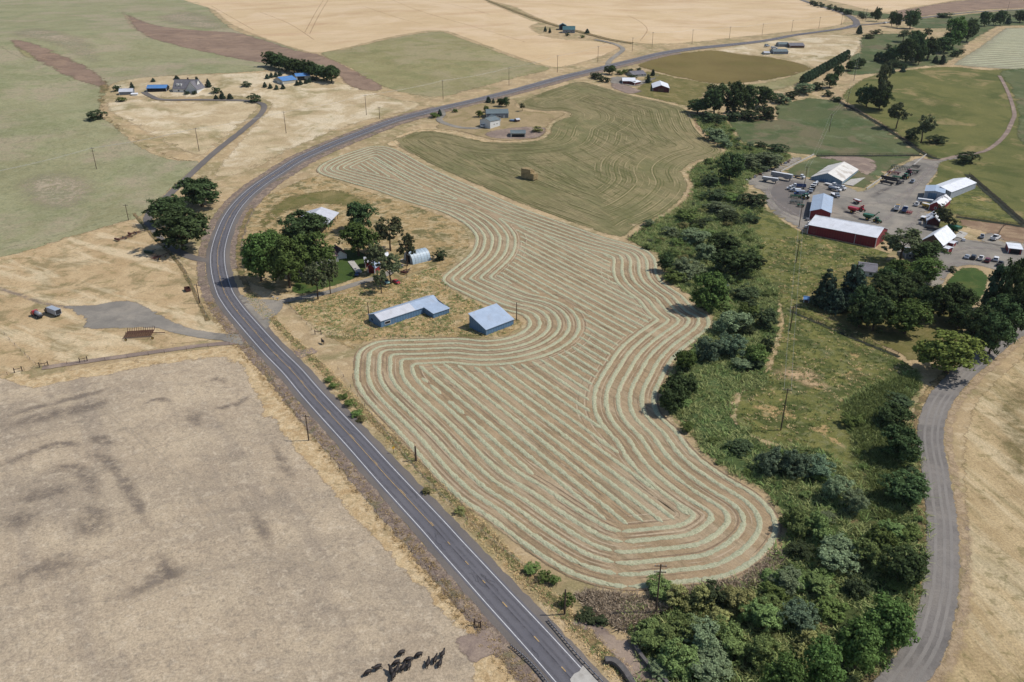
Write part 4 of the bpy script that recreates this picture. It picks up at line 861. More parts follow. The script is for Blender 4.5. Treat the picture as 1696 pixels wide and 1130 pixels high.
# open hay barn behind the big trees
loc, rz, L, D = frame((541,386), (560,363))
D = 17.0; root = empty('hay_barn', loc, rz, 'open sided hay barn with pale roof behind the big maples', 'barn')
hB = 4.2; mb = MB(); mb.box(0, L, D-0.2, D, -1, hB); mb.build('back_wall', B_['steel'], root)
n = 6
for i in range(n):
    for y in (0.1, D/2): MB().box(i*L/(n-1)-0.12+(0.12 if i == 0 else -0.12 if i == n-1 else 0), i*L/(n-1)+0.12+(0.12 if i == 0 else -0.12 if i == n-1 else 0), y, y+0.25, -0.8, hB if y < 1 else hB+2.4).build('post', B_['wood'], root)
gable_parts(root, L, D, hB, 2.6, 'x', None, B_['r_palex'], 0.7, skip_wall=True)
# quonset
loc, rz, L, D = frame((684,439), (714,431.5))
root = empty('quonset_hut', loc, rz, 'arched grey steel quonset hut beside the farmstead trees', 'shed')
rad = 4.3; mb = MB(); prof = [(rad-rad*math.cos(math.pi*k/16), rad*1.15*math.sin(math.pi*k/16)) for k in range(17)]
mb.extrude([(p[0], p[1]) for p in prof], 'x', 0, L); mb.build('arched_shell', rmat('quonset_steel', (176,194,206), 'x', rib=1.0), root, False)
for k in range(1, 6):
    mb = MB(); x = L*k/6; pr2 = [(rad-(rad+0.06)*math.cos(math.pi*q/16), (rad+0.06)*1.15*math.sin(math.pi*q/16)) for q in range(17)]
    mb.extrude(pr2, 'x', x-0.06, x+0.06); mb.build('rib', B_['steel'], root)
opening(root, 'r', rad, 3.6, 0.0, 3.4, L, rad*2, B_['dark'], 'door'); opening(root, 'l', rad, 3.6, 0.0, 3.4, L, rad*2, B_['dark'], 'door')
# farmstead house, red sheds
barn('farm_house', 'brown roofed farmhouse hidden under the big maples', (514,444), (560,434), None, 11, 8, 'x', 'tan', 'r_brown', 'house', D=10, doors=(('f', 0.7, 1.0, 2.1, 'white'),), wins=(('f', 0.3, 1.6, 0.9, 1.2), ('r', 0.5, 1.4, 0.9, 1.2)))
barn('house_annex', 'dark red roofed house annex above the concrete walk', (556,431), (574,428), None, 7, 7, 'y', 'white', 'r_dark', 'house', D=9, doors=(('f', 0.5, 1.6, 2.1, 'trim'),))
barn('red_shed', 'small red shed with white trim and pale roof by the farmstead drive', (610,452), (621,453.5), None, 10, 5, 'y', 'red', 'r_blue', 'shed', D=5.0, ov=0.5, doors=(('f', 0.5, 1.2, 2.0, 'darkred'),))
barn('red_shed', 'larger red shed with pale roof beneath the locust tree', (606,444), (624,442), None, 9, 5, 'x', 'red', 'r_pale', 'shed', D=5.0, ov=0.4)
barn('white_shed', 'low white roofed shed behind the locust tree', (628,432), (644,430), None, 6, 3, 'x', 'white', 'r_white', 'shed', D=4.5, doors=(('f', 0.5, 1.2, 1.9, 'dark'),))
# right complex
barn('long_red_barn', 'long red barn with bright white roof at the yard front', (1337,387), (1449,410.5), (1465,395.5), 15.5, 9, 'x', 'red', 'r_white', doors=(('r', 0.5, 4.2, 4.0, 'darkred'), ('f', 0.70, 0.2, 4.6, 'trim')))
barn('truck_barn', 'red barn with pale blue roof standing behind the long red barn', (1340,363), (1373.6,367), (1379,339.5), 13.5, 5, 'y', 'red', 'r_blue', doors=(('r', 0.3, 4.0, 3.8, 'white'), ('r', 0.6, 4.0, 3.8, 'white')))
barn('wide_blue_barn', 'wide blue grey barn with weathered white roof on the green lawn', (1343,298), (1394,307), (1432,287), 6.0, 9.5, 'y', 'bluegrey', 'r_old', doors=(('f', 0.42, 5.0, 4.2, 'blue'), ('f', 0.72, 2.0, 2.4, 'blue')))
r1 = barn('tall_grey_barn', 'grey steel barn with white roof at the right side of the yard', (1536,322), (1573,330), (1603,300), 11, 5, 'y', 'steel', 'r_white', D=34, doors=(('l', 0.5, 4.5, 3.8, 'blue'),))
barn('tall_grey_annex', 'grey steel annex with blue roof joined to the white roofed barn', (1529,331), (1561,335), None, 14, 2, 'y', 'steel', 'r_blue', D=15, doors=(('f', 0.4, 4.5, 4.4, 'blue'),))
barn('patched_barn', 'red barn with peeling white roof beside the grey steel barn', (1538,348), (1558,351.5), (1574,338), 8.5, 6, 'y', 'red', 'r_patch', doors=(('f', 0.85, 1.6, 2.0, 'dark'),), wins=(('f', 0.5, 1.0, 1.2, 1.0),))
barn('little_red_shed', 'little dark red shed with patchy white roof behind the yard cottonwood', (1534,372), (1555,374.5), None, 6, 7, 'y', 'darkred', 'r_patch', 'shed', D=12)
barn('farm_shop', 'brown gabled shop with big white roof beside the parked cars', (1524,408), (1559,415.5), (1576,399), 9.5, 13, 'y', 'brown', 'r_white', ov=0.6, doors=(('r', 0.3, 3.0, 2.8, 'white'), ('r', 0.7, 3.0, 2.8, 'white')))
barn('lean_to', 'small white roofed red lean-to at the shop wall', (1562,418), (1569,420), None, 7, 1, 'x', 'red', 'r_white', 'shed', D=4)
barn('lean_to', 'white roofed red porch at the upper end of the shop wall', (1569,408), (1578,410), None, 6, 1, 'x', 'red', 'r_white', 'shed', D=4)
barn('blue_roof_house', 'small blue roofed house among the right grove', (1499,428), (1523,430), None, 8, 4, 'x', 'grey', 'r_blue', 'house', D=9, wins=(('f', 0.3, 1.2, 0.8, 1.0), ('f', 0.7, 1.2, 0.8, 1.0)))
barn('grove_house', 'dark roofed house in the shade of the right spruces', (1420,456), (1450,460), None, 8, 5, 'x', 'white', 'r_grey', 'house', D=12, wins=(('f', 0.3, 1.2, 0.8, 1.0), ('f', 0.7, 1.2, 0.8, 1.0)))
barn('white_shelter', 'white roofed red equipment shelter at the right edge', (1669,420), (1691,422.5), None, 8.5, 0.6, 'x', 'red', 'r_white', 'shelter', D=9, doors=(('f', 0.5, 4.0, 2.6, 'dark'),))
barn('garden_shed', 'small bright blue shed near the right spruces', (1331,501), (1339,502), None, 5, 2.5, 'x', 'brown', 'r_bright', 'shed', D=2.6)
# far farmsteads
r_, L, D, h, rise = barn('grey_roof_house', 'white house with steep grey roof on the upper left hill', (287,153), (325,154), None, 6, 13, 'x', 'white', 'r_grey', 'house', D=13, wins=(('f', 0.25, 1.4, 0.9, 1.2), ('f', 0.5, 1.4, 0.9, 1.2), ('f', 0.75, 1.4, 0.9, 1.2)), doors=(('f', 0.62, 1.1, 2.1, 'dark'),))
gable_parts(r_, 9.0, 15.5, h, rise*0.92, 'y', B_['white'], B_['r_greyy'], 0.4, x0=L-7.0, y0=-2.5)
opening(r_, 'f', L-2.5, 1.6, 0.9, 1.2, L, D, B_['glass'], 'window')
for u in (0.18, 0.32):                                   # dormers
    mb = MB(); x = u*L; mb.box(x-0.9, x+0.9, 1.6, 4.0, h+0.6, h+rise*0.55); mb.build('dormer', B_['white'], r_)
MB().box(L*0.55-0.5, L*0.55+0.5, D/2+0.6, D/2+1.6, h+rise*0.5, h+rise+1.4).build('chimney', B_['brown'], r_)
barn('carport', 'open carport with bright blue roof beside the grey roofed house', (244,153), (276,152), None, 6, 4, 'x', 'dark', 'r_bright', 'carport', D=9)
barn('pale_shed', 'small shed with pale pyramid roof left of the blue carport', (198,158), (220,157), None, 5, 4, 'x', 'grey', 'r_pale', 'shed', D=8)
barn('pump_house', 'tiny white pump house below the pale roofed shed', (218,159), (228,158.5), None, 2.5, 1.2, 'x', 'white', 'r_white', 'shed', D=3, trim=False)
barn('blue_roof_barn', 'tan barn with bright blue roof below the hedge of trees', (469,141), (492,136.5), (480,124), 6, 5, 'x', 'tan', 'r_bright', D=14, doors=(('l', 0.5, 3.6, 2.6, 'white'),))
barn('machine_shed', 'smaller tan machine shed with blue roof near the tree hedge', (491,134), (514,133), None, 7, 3.5, 'x', 'tan', 'r_bright', 'shed', D=9, doors=(('f', 0.35, 6, 3.2, 'dark'),))
barn('slate_garage', 'white garage with slate roof in front of the slate roofed house', (812,214), (828,209), None, 12, 4, 'x', 'white', 'r_slate', 'garage', D=10, wins=(('f', 0.4, 0.8, 2.4, 0.8), ('f', 0.7, 0.8, 2.4, 0.8)), doors=(('l', 0.5, 3.5, 2.8, 'trim'),))
barn('slate_house', 'long house with slate green roof beyond the slate garage', (806,197), (842,196), None, 8, 5, 'x', 'grey', 'r_slate', 'house', D=11, wins=(('f', 0.3, 1.4, 0.9, 1.2), ('f', 0.6, 1.4, 0.9, 1.2)), doors=(('f', 0.8, 1.0, 2.1, 'white'),))
barn('slate_wing', 'gabled slate roofed wing in front of the slate house', (815,204), (829,202), None, 7, 4, 'y', 'white', 'r_slate', 'house', D=7, wins=(('f', 0.5, 1.4, 0.9, 1.0),))
r_, L, D, h, rise = barn('open_shed', 'open fronted grey shed at the edge of the baled field', (846,228), (870,228), None, 6.5, 3, 'x', 'tan', 'r_slate', 'shed', D=9)
opening(r_, 'f', L*0.5, L*0.86, 0.1, h*0.75, L, D, B_['dark'], 'bay_opening')
barn('far_red_barn', 'far red barn with white roof standing alone on dry grass', (1081,151.5), (1108,154), (1125,143), 7.0, 4.5, 'y', 'darkred', 'r_white', doors=(('f', 0.5, 5, 3.5, 'brown'),))
barn('red_garage', 'red garage with stepped white roof beside the dark roofed house', (1031,139.5), (1052,141), None, 6.0, 3.6, 'x', 'darkred', 'r_white', 'garage', D=13)
barn('red_lean_to', 'lower white roofed red annex at the right of the red garage', (1051,142), (1061,139), None, 4.2, 1.8, 'x', 'darkred', 'r_white', 'garage', D=8)
barn('dark_roof_house', 'dark grey roofed house behind the red garage', (1048,128), (1070,127), None, 3.8, 4.5, 'x', 'tan', 'r_grey', 'house', D=13, wins=(('f', 0.3, 1.6, 0.9, 1.2), ('f', 0.7, 1.6, 0.9, 1.2)))
barn('green_roof_house', 'dark house with blue green roof between the wheat fields', (932,55), (952,55), None, 5, 5, 'x', 'grey', 'r_green', 'house', D=14, wins=(('f', 0.3, 1.6, 0.9, 1.2), ('f', 0.7, 1.6, 0.9, 1.2)))
barn('green_roof_barn', 'tall dark barn with blue green roof beside the house in the wheat', (926,50), (938,50), None, 6.5, 3, 'y', 'dark', 'r_green', D=14)
barn('far_farmhouse', 'far dark roofed farmhouse at the top of the stubble patch', (1308,80), (1332,79.5), None, 3.6, 3.6, 'x', 'brown', 'r_grey', 'house', D=13)
barn('far_garage', 'far grey garage left of the dark roofed farmhouse', (1290,78), (1306,78), None, 4, 2.5, 'x', 'grey', 'r_slate', 'garage', D=12)
barn('far_workshop', 'far low workshop in front of the dark roofed farmhouse', (1281,90), (1305,90), None, 4, 3, 'x', 'grey', 'r_slate', 'shed', D=12)
barn('far_hut', 'tiny far hut left of the low workshop', (1266,91), (1275,91), None, 3, 1.5, 'x', 'tan', 'r_pale', 'shed', D=8, trim=False)
# flat work around the farmstead: paving, tent, pads
def slab(name, label, px, m, zt=0.12, cat='paving'):
    wv = [XY(*q) for q in px]; n = len(wv); z = T(*wv[0])+lift(4, wv[0][1]); mb = MB()
    mb.poly([(x, y, z+zt) for x, y in wv])
    for i in range(n):
        (ax, ay), (bx, by) = wv[i], wv[(i+1) % n]; mb.poly([(ax, ay, z-0.3), (bx, by, z-0.3), (bx, by, z+zt), (ax, ay, z+zt)])
    return tag(mb.build(name, m), label, cat)
slab('concrete_walk', 'pale concrete walk across the farmstead lawn', [(576,434),(586,432),(600,452),(592,456)], M['concrete'])
slab('concrete_pad', 'long concrete pad right of the wide blue grey barn', [(1396,306),(1412,309),(1440,290),(1426,286)], M['concrete'])
slab('concrete_pad', 'concrete pad beneath the green cart by the shop', [(1580,392),(1594,396),(1603,387),(1590,383)], M['concrete'])
def lowwall(px, label, ht=0.9, th=0.5, m=None):
    wv = path_world(px, 3.0, n=4); a = wv[0]; z = T(*a)
    v = []; f = []
    for i in range(len(wv)):
        p, q = wv[max(0, i-1)], wv[min(len(wv)-1, i+1)]; d = (q[0]-p[0], q[1]-p[1]); L = math.hypot(*d) or 1; nx_, ny_ = -d[1]/L*th/2, d[0]/L*th/2
        zz = T(*wv[i])
        for s, t in ((-1, -0.5), (-1, ht), (1, ht), (1, -0.5)): v.append((wv[i][0]+nx_*s, wv[i][1]+ny_*s, zz+t))
        if i:
            for k in range(4): f.append(((i-1)*4+k, (i-1)*4+(k+1) % 4, i*4+(k+1) % 4, i*4+k))
    f += [(0, 1, 2, 3), tuple(len(v)-4+k for k in (3, 2, 1, 0))]
    mb = MB(); mb.v = v; mb.f = f
    return tag(mb.build('concrete_wall', m or M['concrete']), label, 'wall')
lowwall([(1293,285),(1320,271),(1348,257)], 'low white concrete wall left of the wide blue barn')
lowwall([(1435,314),(1460,296),(1487,276)], 'low white concrete wall in front of the parked implements')
lowwall([(1510,277),(1534,257)], 'short concrete wall at the top of the yard')
lowwall([(1577,322),(1606,296)], 'concrete wall beside the grey steel barn', 0.7)
lowwall([(1048,1066),(1056,1082),(1072,1104),(1105,1136)], 'curved dark concrete parapet on the creek side of the old crossing', 1.1, 0.7, M['concrete_d'])
lowwall([(1002,1098),(1016,1098),(1032,1112),(1050,1140)], 'curved dark concrete parapet between the road and old crossing', 1.1, 1.2, M['concrete_d'])

# ================================================================== VEHICLES AND MACHINES
def paint(name, c, rough=0.3): return mat(name, c, rough, 0, 0.06, 1.0, 0.5)
V = {'white': paint('white_paint', (232,232,232)), 'silver': paint('silver_paint', (168,176,186)), 'black': paint('black_paint', (38,40,46)), 'maroon': paint('maroon_paint', (110,40,52)),
     'red': paint('red_paint', (176,34,48)), 'blue': paint('blue_paint', (58,82,130)), 'yellow': paint('yellow_paint', (222,170,60)), 'green': paint('machine_green', (38,104,66)), 'dgreen': paint('dark_green', (34,66,50)),
     'mint': paint('mint_paint', (150,190,180)), 'tyre': mat('tyre_rubber', (40,40,42), 0.9), 'rust': mat('rusty_iron', (92,62,56), 0.9, 0, 0.35, 2.0, 0.1), 'steel': mat('grey_steel', (150,152,158), 0.45, 0.2), 'dark': mat('dark_chassis', (48,48,52), 0.8), 'orange': paint('rim_yellow', (206,170,70)), 'hub': mat('hub_steel', (170,170,172), 0.5)}
def wheel(root, x, y, r, wd=0.25, hub='hub'):
    o = MB().cyl((x, y-wd/2, r), (x, y+wd/2, r), r, n=14).build('wheel', V['tyre'], root)
    MB().cyl((x, y-wd/2-0.02, r), (x, y+wd/2+0.02, r), r*0.52, n=10).build('rim', V[hub], o)
    return o
def at_heading(px, py, hx, hy):
    """world location and heading so that local +x points from (px,py) towards (hx,hy)"""
    a, b = XY(px, py), XY(hx, hy); rz = math.atan2(b[1]-a[1], b[0]-a[0])
    return Vector((a[0], a[1], T(*a)+lift(5, a[1]))), rz
def car(px, to, col, label, kind='sedan', s=1.0):
    loc, rz = at_heading(*px, *to); root = empty('parked_car' if kind != 'pickup' else 'pickup_truck', loc, rz, label, 'car' if kind != 'pickup' else 'pickup')
    root.scale = (s, s, s); Wd = 0.92
    def loft(prof_list, name, m):
        """sections (x, half width, z bottom, z top)"""
        mb = MB(); N = len(prof_list); v = []
        for x, hw, z0, z1 in prof_list: v += [(x, -hw, z0), (x, hw, z0), (x, hw*0.92, z1), (x, -hw*0.92, z1)]
        f = [(0, 1, 2, 3), tuple(4*(N-1)+k for k in (3, 2, 1, 0))]
        for i in range(N-1):
            for k in range(4): f.append((4*i+k, 4*i+(k+1) % 4, 4*i+4+(k+1) % 4, 4*i+4+k))
        mb.v, mb.f = v, f; return mb.build(name, m, root)
    if kind == 'sedan':
        loft([(-2.3, .82, .4, .75), (-2.15, .9, .28, .98), (-0.9, Wd, .25, 1.0), (0.9, Wd, .25, .96), (2.0, .88, .28, .82), (2.3, .75, .4, .66)], 'body', V[col])
        loft([(-1.75, .72, .97, 1.0), (-1.0, .74, .97, 1.38), (0.25, .74, .95, 1.40), (1.1, .72, .93, .97)], 'glasshouse', B_['glass']); loft([(-1.02, .70, 1.37, 1.41), (-0.4, .71, 1.39, 1.46), (0.27, .70, 1.38, 1.42)], 'roof_skin', V[col])
        wx = (-1.4, 1.4); wr = 0.33
    elif kind == 'suv':
        loft([(-2.35, .86, .45, .9), (-2.25, .95, .35, 1.1), (0.8, .97, .32, 1.1), (2.1, .92, .35, 1.0), (2.35, .8, .5, .8)], 'body', V[col])
        loft([(-2.25, .8, 1.08, 1.2), (-2.0, .8, 1.08, 1.68), (0.2, .8, 1.08, 1.70), (1.05, .78, 1.08, 1.12)], 'glasshouse', B_['glass']); loft([(-2.05, .8, 1.66, 1.72), (-0.8, .8, 1.68, 1.78), (0.25, .78, 1.66, 1.72)], 'roof_skin', V[col])
        wx = (-1.45, 1.45); wr = 0.38
    else:
        loft([(-2.75, .95, .5, 1.05), (-0.55, .97, .45, 1.05), (-0.5, .97, .45, 1.15), (1.3, .97, .42, 1.12), (2.5, .92, .45, 1.05), (2.75, .82, .55, .85)], 'body', V[col])
        MB().box(-2.6, -0.7, -0.75, 0.75, 1.02, 1.07).build('bed', V['dark'], root)
        for y in (-0.85, 0.85): MB().box(-2.7, -0.6, y-0.1, y+0.1, 1.03, 1.32).build('bed_side', V[col], root)
        MB().box(-2.75, -2.65, -0.9, 0.9, 1.0, 1.32).build('tailgate', V[col], root)
        loft([(-0.55, .82, 1.12, 1.75), (0.5, .82, 1.12, 1.78), (1.25, .78, 1.1, 1.15)], 'glasshouse', B_['glass']); loft([(-0.57, .8, 1.74, 1.8), (0.0, .8, 1.76, 1.86), (0.52, .78, 1.76, 1.82)], 'roof_skin', V[col])
        wx = (-1.75, 1.75); wr = 0.4
    for x in wx:
        for y in (-0.84, 0.84): wheel(root, x, y, wr)
    for y in (-0.62, 0.62): MB().box((2.72 if kind == 'pickup' else 2.27), (2.8 if kind == 'pickup' else 2.36), y-0.16, y+0.16, 0.62, 0.76).build('headlight', B_['trim'], root)
    return root
car((1601,428), (1606,419), 'silver', 'silver blue sedan at the left end of the parked row', 'sedan', 1.15)
car((1611.5,429), (1617,420), 'black', 'black car second from the left in the parked row', 'suv', 1.15)
car((1624,430.5), (1630,421), 'white', 'white pickup with dark bed in the middle of the parked row', 'pickup', 1.05)
car((1635,434), (1641,425), 'maroon', 'maroon car fourth in the parked row', 'suv', 1.15)
car((1649,432), (1653,422), 'white', 'white car behind the maroon car in the parking yard', 'suv', 1.15)
car((1656,440), (1664,432), 'black', 'dark pickup at the right end of the parked row', 'pickup', 1.1)
car((1648,397), (1660,391), 'white', 'white pickup parked by the corral fence', 'pickup', 1.35)
car((1626,394), (1629,385), 'silver', 'silver pickup backed up to the corral', 'pickup', 1.0)
car((1570,414), (1576,408), 'black', 'black car at the white porch of the shop', 'sedan', 1.1)
car((1433,449), (1439,440), 'white', 'white car beside the house under the spruces', 'suv', 1.1)
car((656.5,469.5), (664,473), 'red', 'red car parked under the leaning farmstead tree', 'sedan', 0.95)
car((640,469), (646,475), 'mint', 'pale green and white pickup under the farmstead tree', 'pickup', 0.95)
car((592,456), (596,449), 'blue', 'blue car at the lower end of the concrete walk', 'sedan', 0.9)
car((1466,39.5), (1472,38.5), 'white', 'far white car on the road by the tree grove', 'sedan', 1.5)
car((1282,82), (1290,82), 'white', 'white van at the far farmhouses', 'suv', 1.6)
car((1270,78), (1276,77), 'silver', 'silver car left of the far garage', 'suv', 1.5)
car((801,211), (806,208), 'white', 'white car parked at the slate garage door', 'suv', 1.2)
def truck(px, to, label, cab, body, kind='box', s=1.0, L=7.0, cat='truck'):
    loc, rz = at_heading(*px, *to); root = empty('farm_truck', loc, rz, label, cat); root.scale = (s, s, s)
    MB().box(-L/2, L/2, -0.5, 0.5, 0.6, 0.85).build('chassis', V['dark'], root)
    xc = L/2-2.6
    MB().extrude([(xc, 0.8), (L/2, 0.8), (L/2, 1.45), (xc+1.55, 1.6), (xc+1.25, 2.45), (xc, 2.5)], 'y', -1.05, 1.05).build('cab', V[cab], root)
    MB().extrude([(xc+1.27, 1.66), (xc+1.60, 1.66), (xc+1.31, 2.38), (xc+1.20, 2.38)], 'y', -0.95, 0.95).build('windshield', B_['glass'], root)
    for y in (-1.06, 1.06): MB().box(xc+0.25, xc+1.15, y-0.02, y+0.02, 1.65, 2.3).build('side_window', B_['glass'], root)
    if kind == 'box':
        MB().box(-L/2-0.3, xc-0.2, -1.25, 1.25, 0.95, 1.05).build('bed_floor', V['dark'], root)
        for y in (-1.22, 1.22): MB().box(-L/2-0.3, xc-0.2, y-0.05, y+0.05, 1.0, 2.3).build('bed_side', V[body], root)
        for x in (-L/2-0.25, xc-0.25): MB().box(x-0.05, x+0.05, -1.2, 1.2, 1.0, 2.3).build('bed_end', V[body], root)
    elif kind == 'flat': MB().box(-L/2-0.3, xc-0.2, -1.25, 1.25, 0.95, 1.15).build('bed_floor', V[body], root)
    elif kind == 'tank':
        MB().cyl((-L/2, 0, 1.75), (xc-0.3, 0, 1.75), 0.85, n=16).build('tank', V[body], root, True); MB().box(-L/2-0.4, xc-0.2, -1.2, 1.2, 0.85, 1.0).build('bed_floor', V['dark'], root)
    elif kind == 'van':
        MB().box(-L/2-0.3, xc-0.2, -1.25, 1.25, 0.95, 3.1).build('box_body', V[body], root); MB().box(-L/2-0.34, -L/2-0.28, -1.1, 1.1, 1.1, 3.0).build('rear_opening', V['dark'], root)
    for x in (-L/2+1.2, L/2-0.9):
        for y in (-0.95, 0.95): wheel(root, x, y, 0.5, 0.32)
    return root
truck((1485,348), (1490,338), 'yellow farm truck parked in the middle of the yard', 'yellow', 'white', 'box', 1.0, 8.5)
truck((1498,351), (1504,341), 'blue and white farm truck beside the yellow truck', 'white', 'blue', 'box', 1.0, 8.5)
truck((62,525), (50,519), 'red tank truck parked on the tan paddock', 'red', 'steel', 'tank', 0.95, 6.5)
truck((88,521), (70,514), 'dark cabbed truck with open pale grey box on the paddock', 'black', 'silver', 'van', 0.95, 9.0)
truck((1324,296), (1330,297.5), 'white semi tractor in front of the long grey trailer', 'white', 'dark', 'flat', 1.05, 6.5)
for i, (px, to, cb, bd, k, lb) in enumerate([
    ((1322,312), (1312,311), 'white', 'blue', 'box', 'white and blue truck at the top of the parked truck row'),
    ((1320,319), (1310,318), 'silver', 'silver', 'flat', 'silver flatbed below the blue truck in the truck row'),
    ((1346,312), (1340,319), 'white', 'dark', 'flat', 'white flatbed truck behind the pale roofed truck barn'),
    ((1376,309), (1386,312), 'white', 'white', 'flat', 'white flatbed truck with long bed behind the truck barn'),
    ((1382,317), (1390,319), 'white', 'silver', 'tank', 'white tank truck right of the truck barn'),
    ((1383,326), (1389,330), 'silver', 'white', 'flat', 'silver truck close to the truck barn corner')]):
    truck(px, to, lb, cb, bd, k, 1.0, 8.0)
def trailer(px, to, label, L, hgt, m, wd=2.5, hopper=True):
    loc, rz = at_heading(*px, *to); root = empty('grain_trailer', loc, rz, label, 'trailer')
    MB().box(-L/2, L/2, -wd/2, wd/2, 1.6, 1.6+hgt).build('box_body', m, root)
    n = int(L/1.2)
    for k in range(n+1):
        for y in (-wd/2, wd/2): MB().box(-L/2+k*L/n-0.05, -L/2+k*L/n+0.05, y-0.05, y+0.05, 1.6, 1.6+hgt).build('stake', V['steel'], root)
    MB().box(-L/2+0.1, L/2-0.1, -wd/2+0.1, wd/2-0.1, 1.6+hgt, 1.64+hgt).build('tarp', V['white'], root)
    if hopper:
        for c in (-L/4, L/4):
            MB().extrude([(c-L/5, 1.62), (c+L/5, 1.62), (c+0.4, 0.7), (c-0.4, 0.7)], 'y', -wd/2.6, wd/2.6).build('hopper', m, root)
    for x in (-L/2+0.8, -L/2+2.0):
        for y in (-wd/2+0.2, wd/2-0.2): wheel(root, x, y, 0.5, 0.35)
    MB().box(L/2-1.4, L/2-1.2, -0.8, 0.8, 0.0, 1.6).build('landing_leg', V['dark'], root)
    return root
trailer((1294,298), (1312,302), 'long grey grain trailer along the scrap row', 13.5, 2.4, V['steel'])
trailer((1275,303), (1286,305), 'short grey hopper trailer in front of the long trailer', 9.5, 1.5, V['steel'])
def grain_cart(px, to, col, label, auger=True, s=1.0):
    loc, rz = at_heading(*px, *to); root = empty('grain_cart', loc, rz, label, 'grain cart'); root.scale = (s, s, s)
    mb = MB(); v = []
    for z, hx, hy in ((1.0, 1.2, 0.6), (2.2, 2.8, 1.5), (3.2, 3.0, 1.65), (3.5, 3.0, 1.65)): v += [(-hx, -hy, z), (hx, -hy, z), (hx, hy, z), (-hx, hy, z)]
    f = [(0, 1, 2, 3)]
    for i in range(3):
        for k in range(4): f.append((4*i+k, 4*i+(k+1) % 4, 4*i+4+(k+1) % 4, 4*i+4+k))
    mb.v, mb.f = v, f; mb.build('hopper', V[col], root)
    MB().box(-2.8, 2.8, -1.45, 1.45, 3.2, 3.45).build('tarp', V[col], root)
    MB().beam((1.0, 0, 0.9), (4.6, 0, 0.6), 0.25, 0.25).build('hitch', V['dark'], root)
    MB().box(-0.3, 0.3, -1.7, 1.7, 0.7, 0.95).build('axle', V['dark'], root)
    for y in (-1.5, 1.5): wheel(root, 0, y, 0.95, 0.7, 'orange')
    if auger: MB().cyl((2.2, 1.3, 1.4), (5.0, 2.0, 5.4), 0.24, n=8).build('auger', V[col], root); MB().cyl((5.0, 2.0, 5.4), (5.4, 2.1, 4.9), 0.3, n=8).build('spout', V[col], root)
    return root
def tractor(px, to, col, label, s=1.0, hub='orange'):
    loc, rz = at_heading(*px, *to); root = empty('tractor', loc, rz, label, 'tractor'); root.scale = (s, s, s)
    MB().extrude([(0.3, 0.9), (2.5, 0.9), (2.6, 1.7), (0.3, 1.95)], 'y', -0.45, 0.45).build('hood', V[col], root)
    MB().box(-1.2, 0.4, -0.55, 0.55, 0.8, 1.3).build('chassis', V['dark'], root)
    MB().extrude([(-1.1, 1.3), (0.35, 1.3), (0.2, 2.75), (-1.0, 2.75)], 'y', -0.75, 0.75).build('cab', B_['glass'], root); MB().box(-1.15, 0.35, -0.85, 0.85, 2.75, 2.9).build('cab_roof', V[col], root)
    for y in (-1.05, 1.05): wheel(root, -0.9, y, 0.95, 0.6, hub); wheel(root, 1.9, y, 0.65, 0.45, hub)
    for y in (-0.95, 0.95): MB().extrude([(-1.8, 1.7), (-1.4, 2.0), (-0.4, 2.0), (0.0, 1.7), (-0.4, 1.92), (-1.4, 1.92)], 'y', y-0.3, y+0.3).build('fender', V[col], root)
    MB().cyl((1.6, 0.2, 1.8), (1.6, 0.2, 2.7), 0.06).build('exhaust', V['dark'], root)
    return root
grain_cart((1412,353), (1424,356), 'red', 'red grain cart with raised auger in the yard', True, 0.9)
tractor((1427,350), (1434,355), 'red', 'red tractor hitched near the red grain cart', 0.9)
grain_cart((1437,364.5), (1449,367), 'green', 'green grain cart in front of the long red barn', True, 0.88)
grain_cart((1580,385), (1592,389), 'green', 'green grain cart on the concrete pad behind the shop', False, 1.0)
def toolbar(px, to, label, wd, rows, col, name='planter', cat='implement', depth=3.0, mid=1.0):
    """wide folding implement: frame bars, row units, wheels, hitch"""
    loc, rz = at_heading(*px, *to); root = empty(name, loc, rz, label, cat)
    for x in (-depth/2, 0, depth/2): MB().box(x-0.1, x+0.1, -wd/2, wd/2, mid, mid+0.2).build('toolbar', V[col], root)
    for k in range(rows):
        y = -wd/2+(k+0.5)*wd/rows
        u = MB(); u.box(-depth/2-0.6, -depth/2+0.2, y-0.14, y+0.14, 0.25, mid+0.65).build('row_unit', V[col], root)
        MB().beam((-depth/2, y, mid+0.1), (depth/2, y, mid+0.1), 0.1, 0.12).build('frame_bar', V[col], root)
    for y in (-wd/3, wd/3): wheel(root, 0.2, y, 0.5, 0.35)
    MB().beam((depth/2, 0, mid), (depth/2+3.0, 0, 0.6), 0.2, 0.2).build('hitch', V['dark'], root)
    return root
toolbar((1319,337), (1322,325), 'dark green row planter parked left of the truck barn', 7.0, 9, 'dgreen', depth=5.0)
toolbar((1317,328), (1320,318), 'green folded planter behind the dark green planter', 6.0, 7, 'green', depth=3.0)
toolbar((1492,281), (1498,275), 'large dark green cultivator among the parked implements', 12.0, 12, 'dgreen', 'cultivator', depth=6.0, mid=1.6)
toolbar((1480,289), (1487,284), 'dark red disc implement in front of the cultivator', 8.0, 9, 'maroon', 'disc_harrow', depth=4.0, mid=1.2)
toolbar((1513,287), (1518,281), 'green implement at the right end of the parked implements', 6.0, 7, 'dgreen', 'cultivator', depth=3.0, mid=1.4)
tractor((1505,291), (1512,286), 'maroon', 'maroon tractor among the parked implements', 1.3, 'hub')
tractor((1499,297), (1507,292), 'green', 'green tractor below the maroon tractor', 1.2)
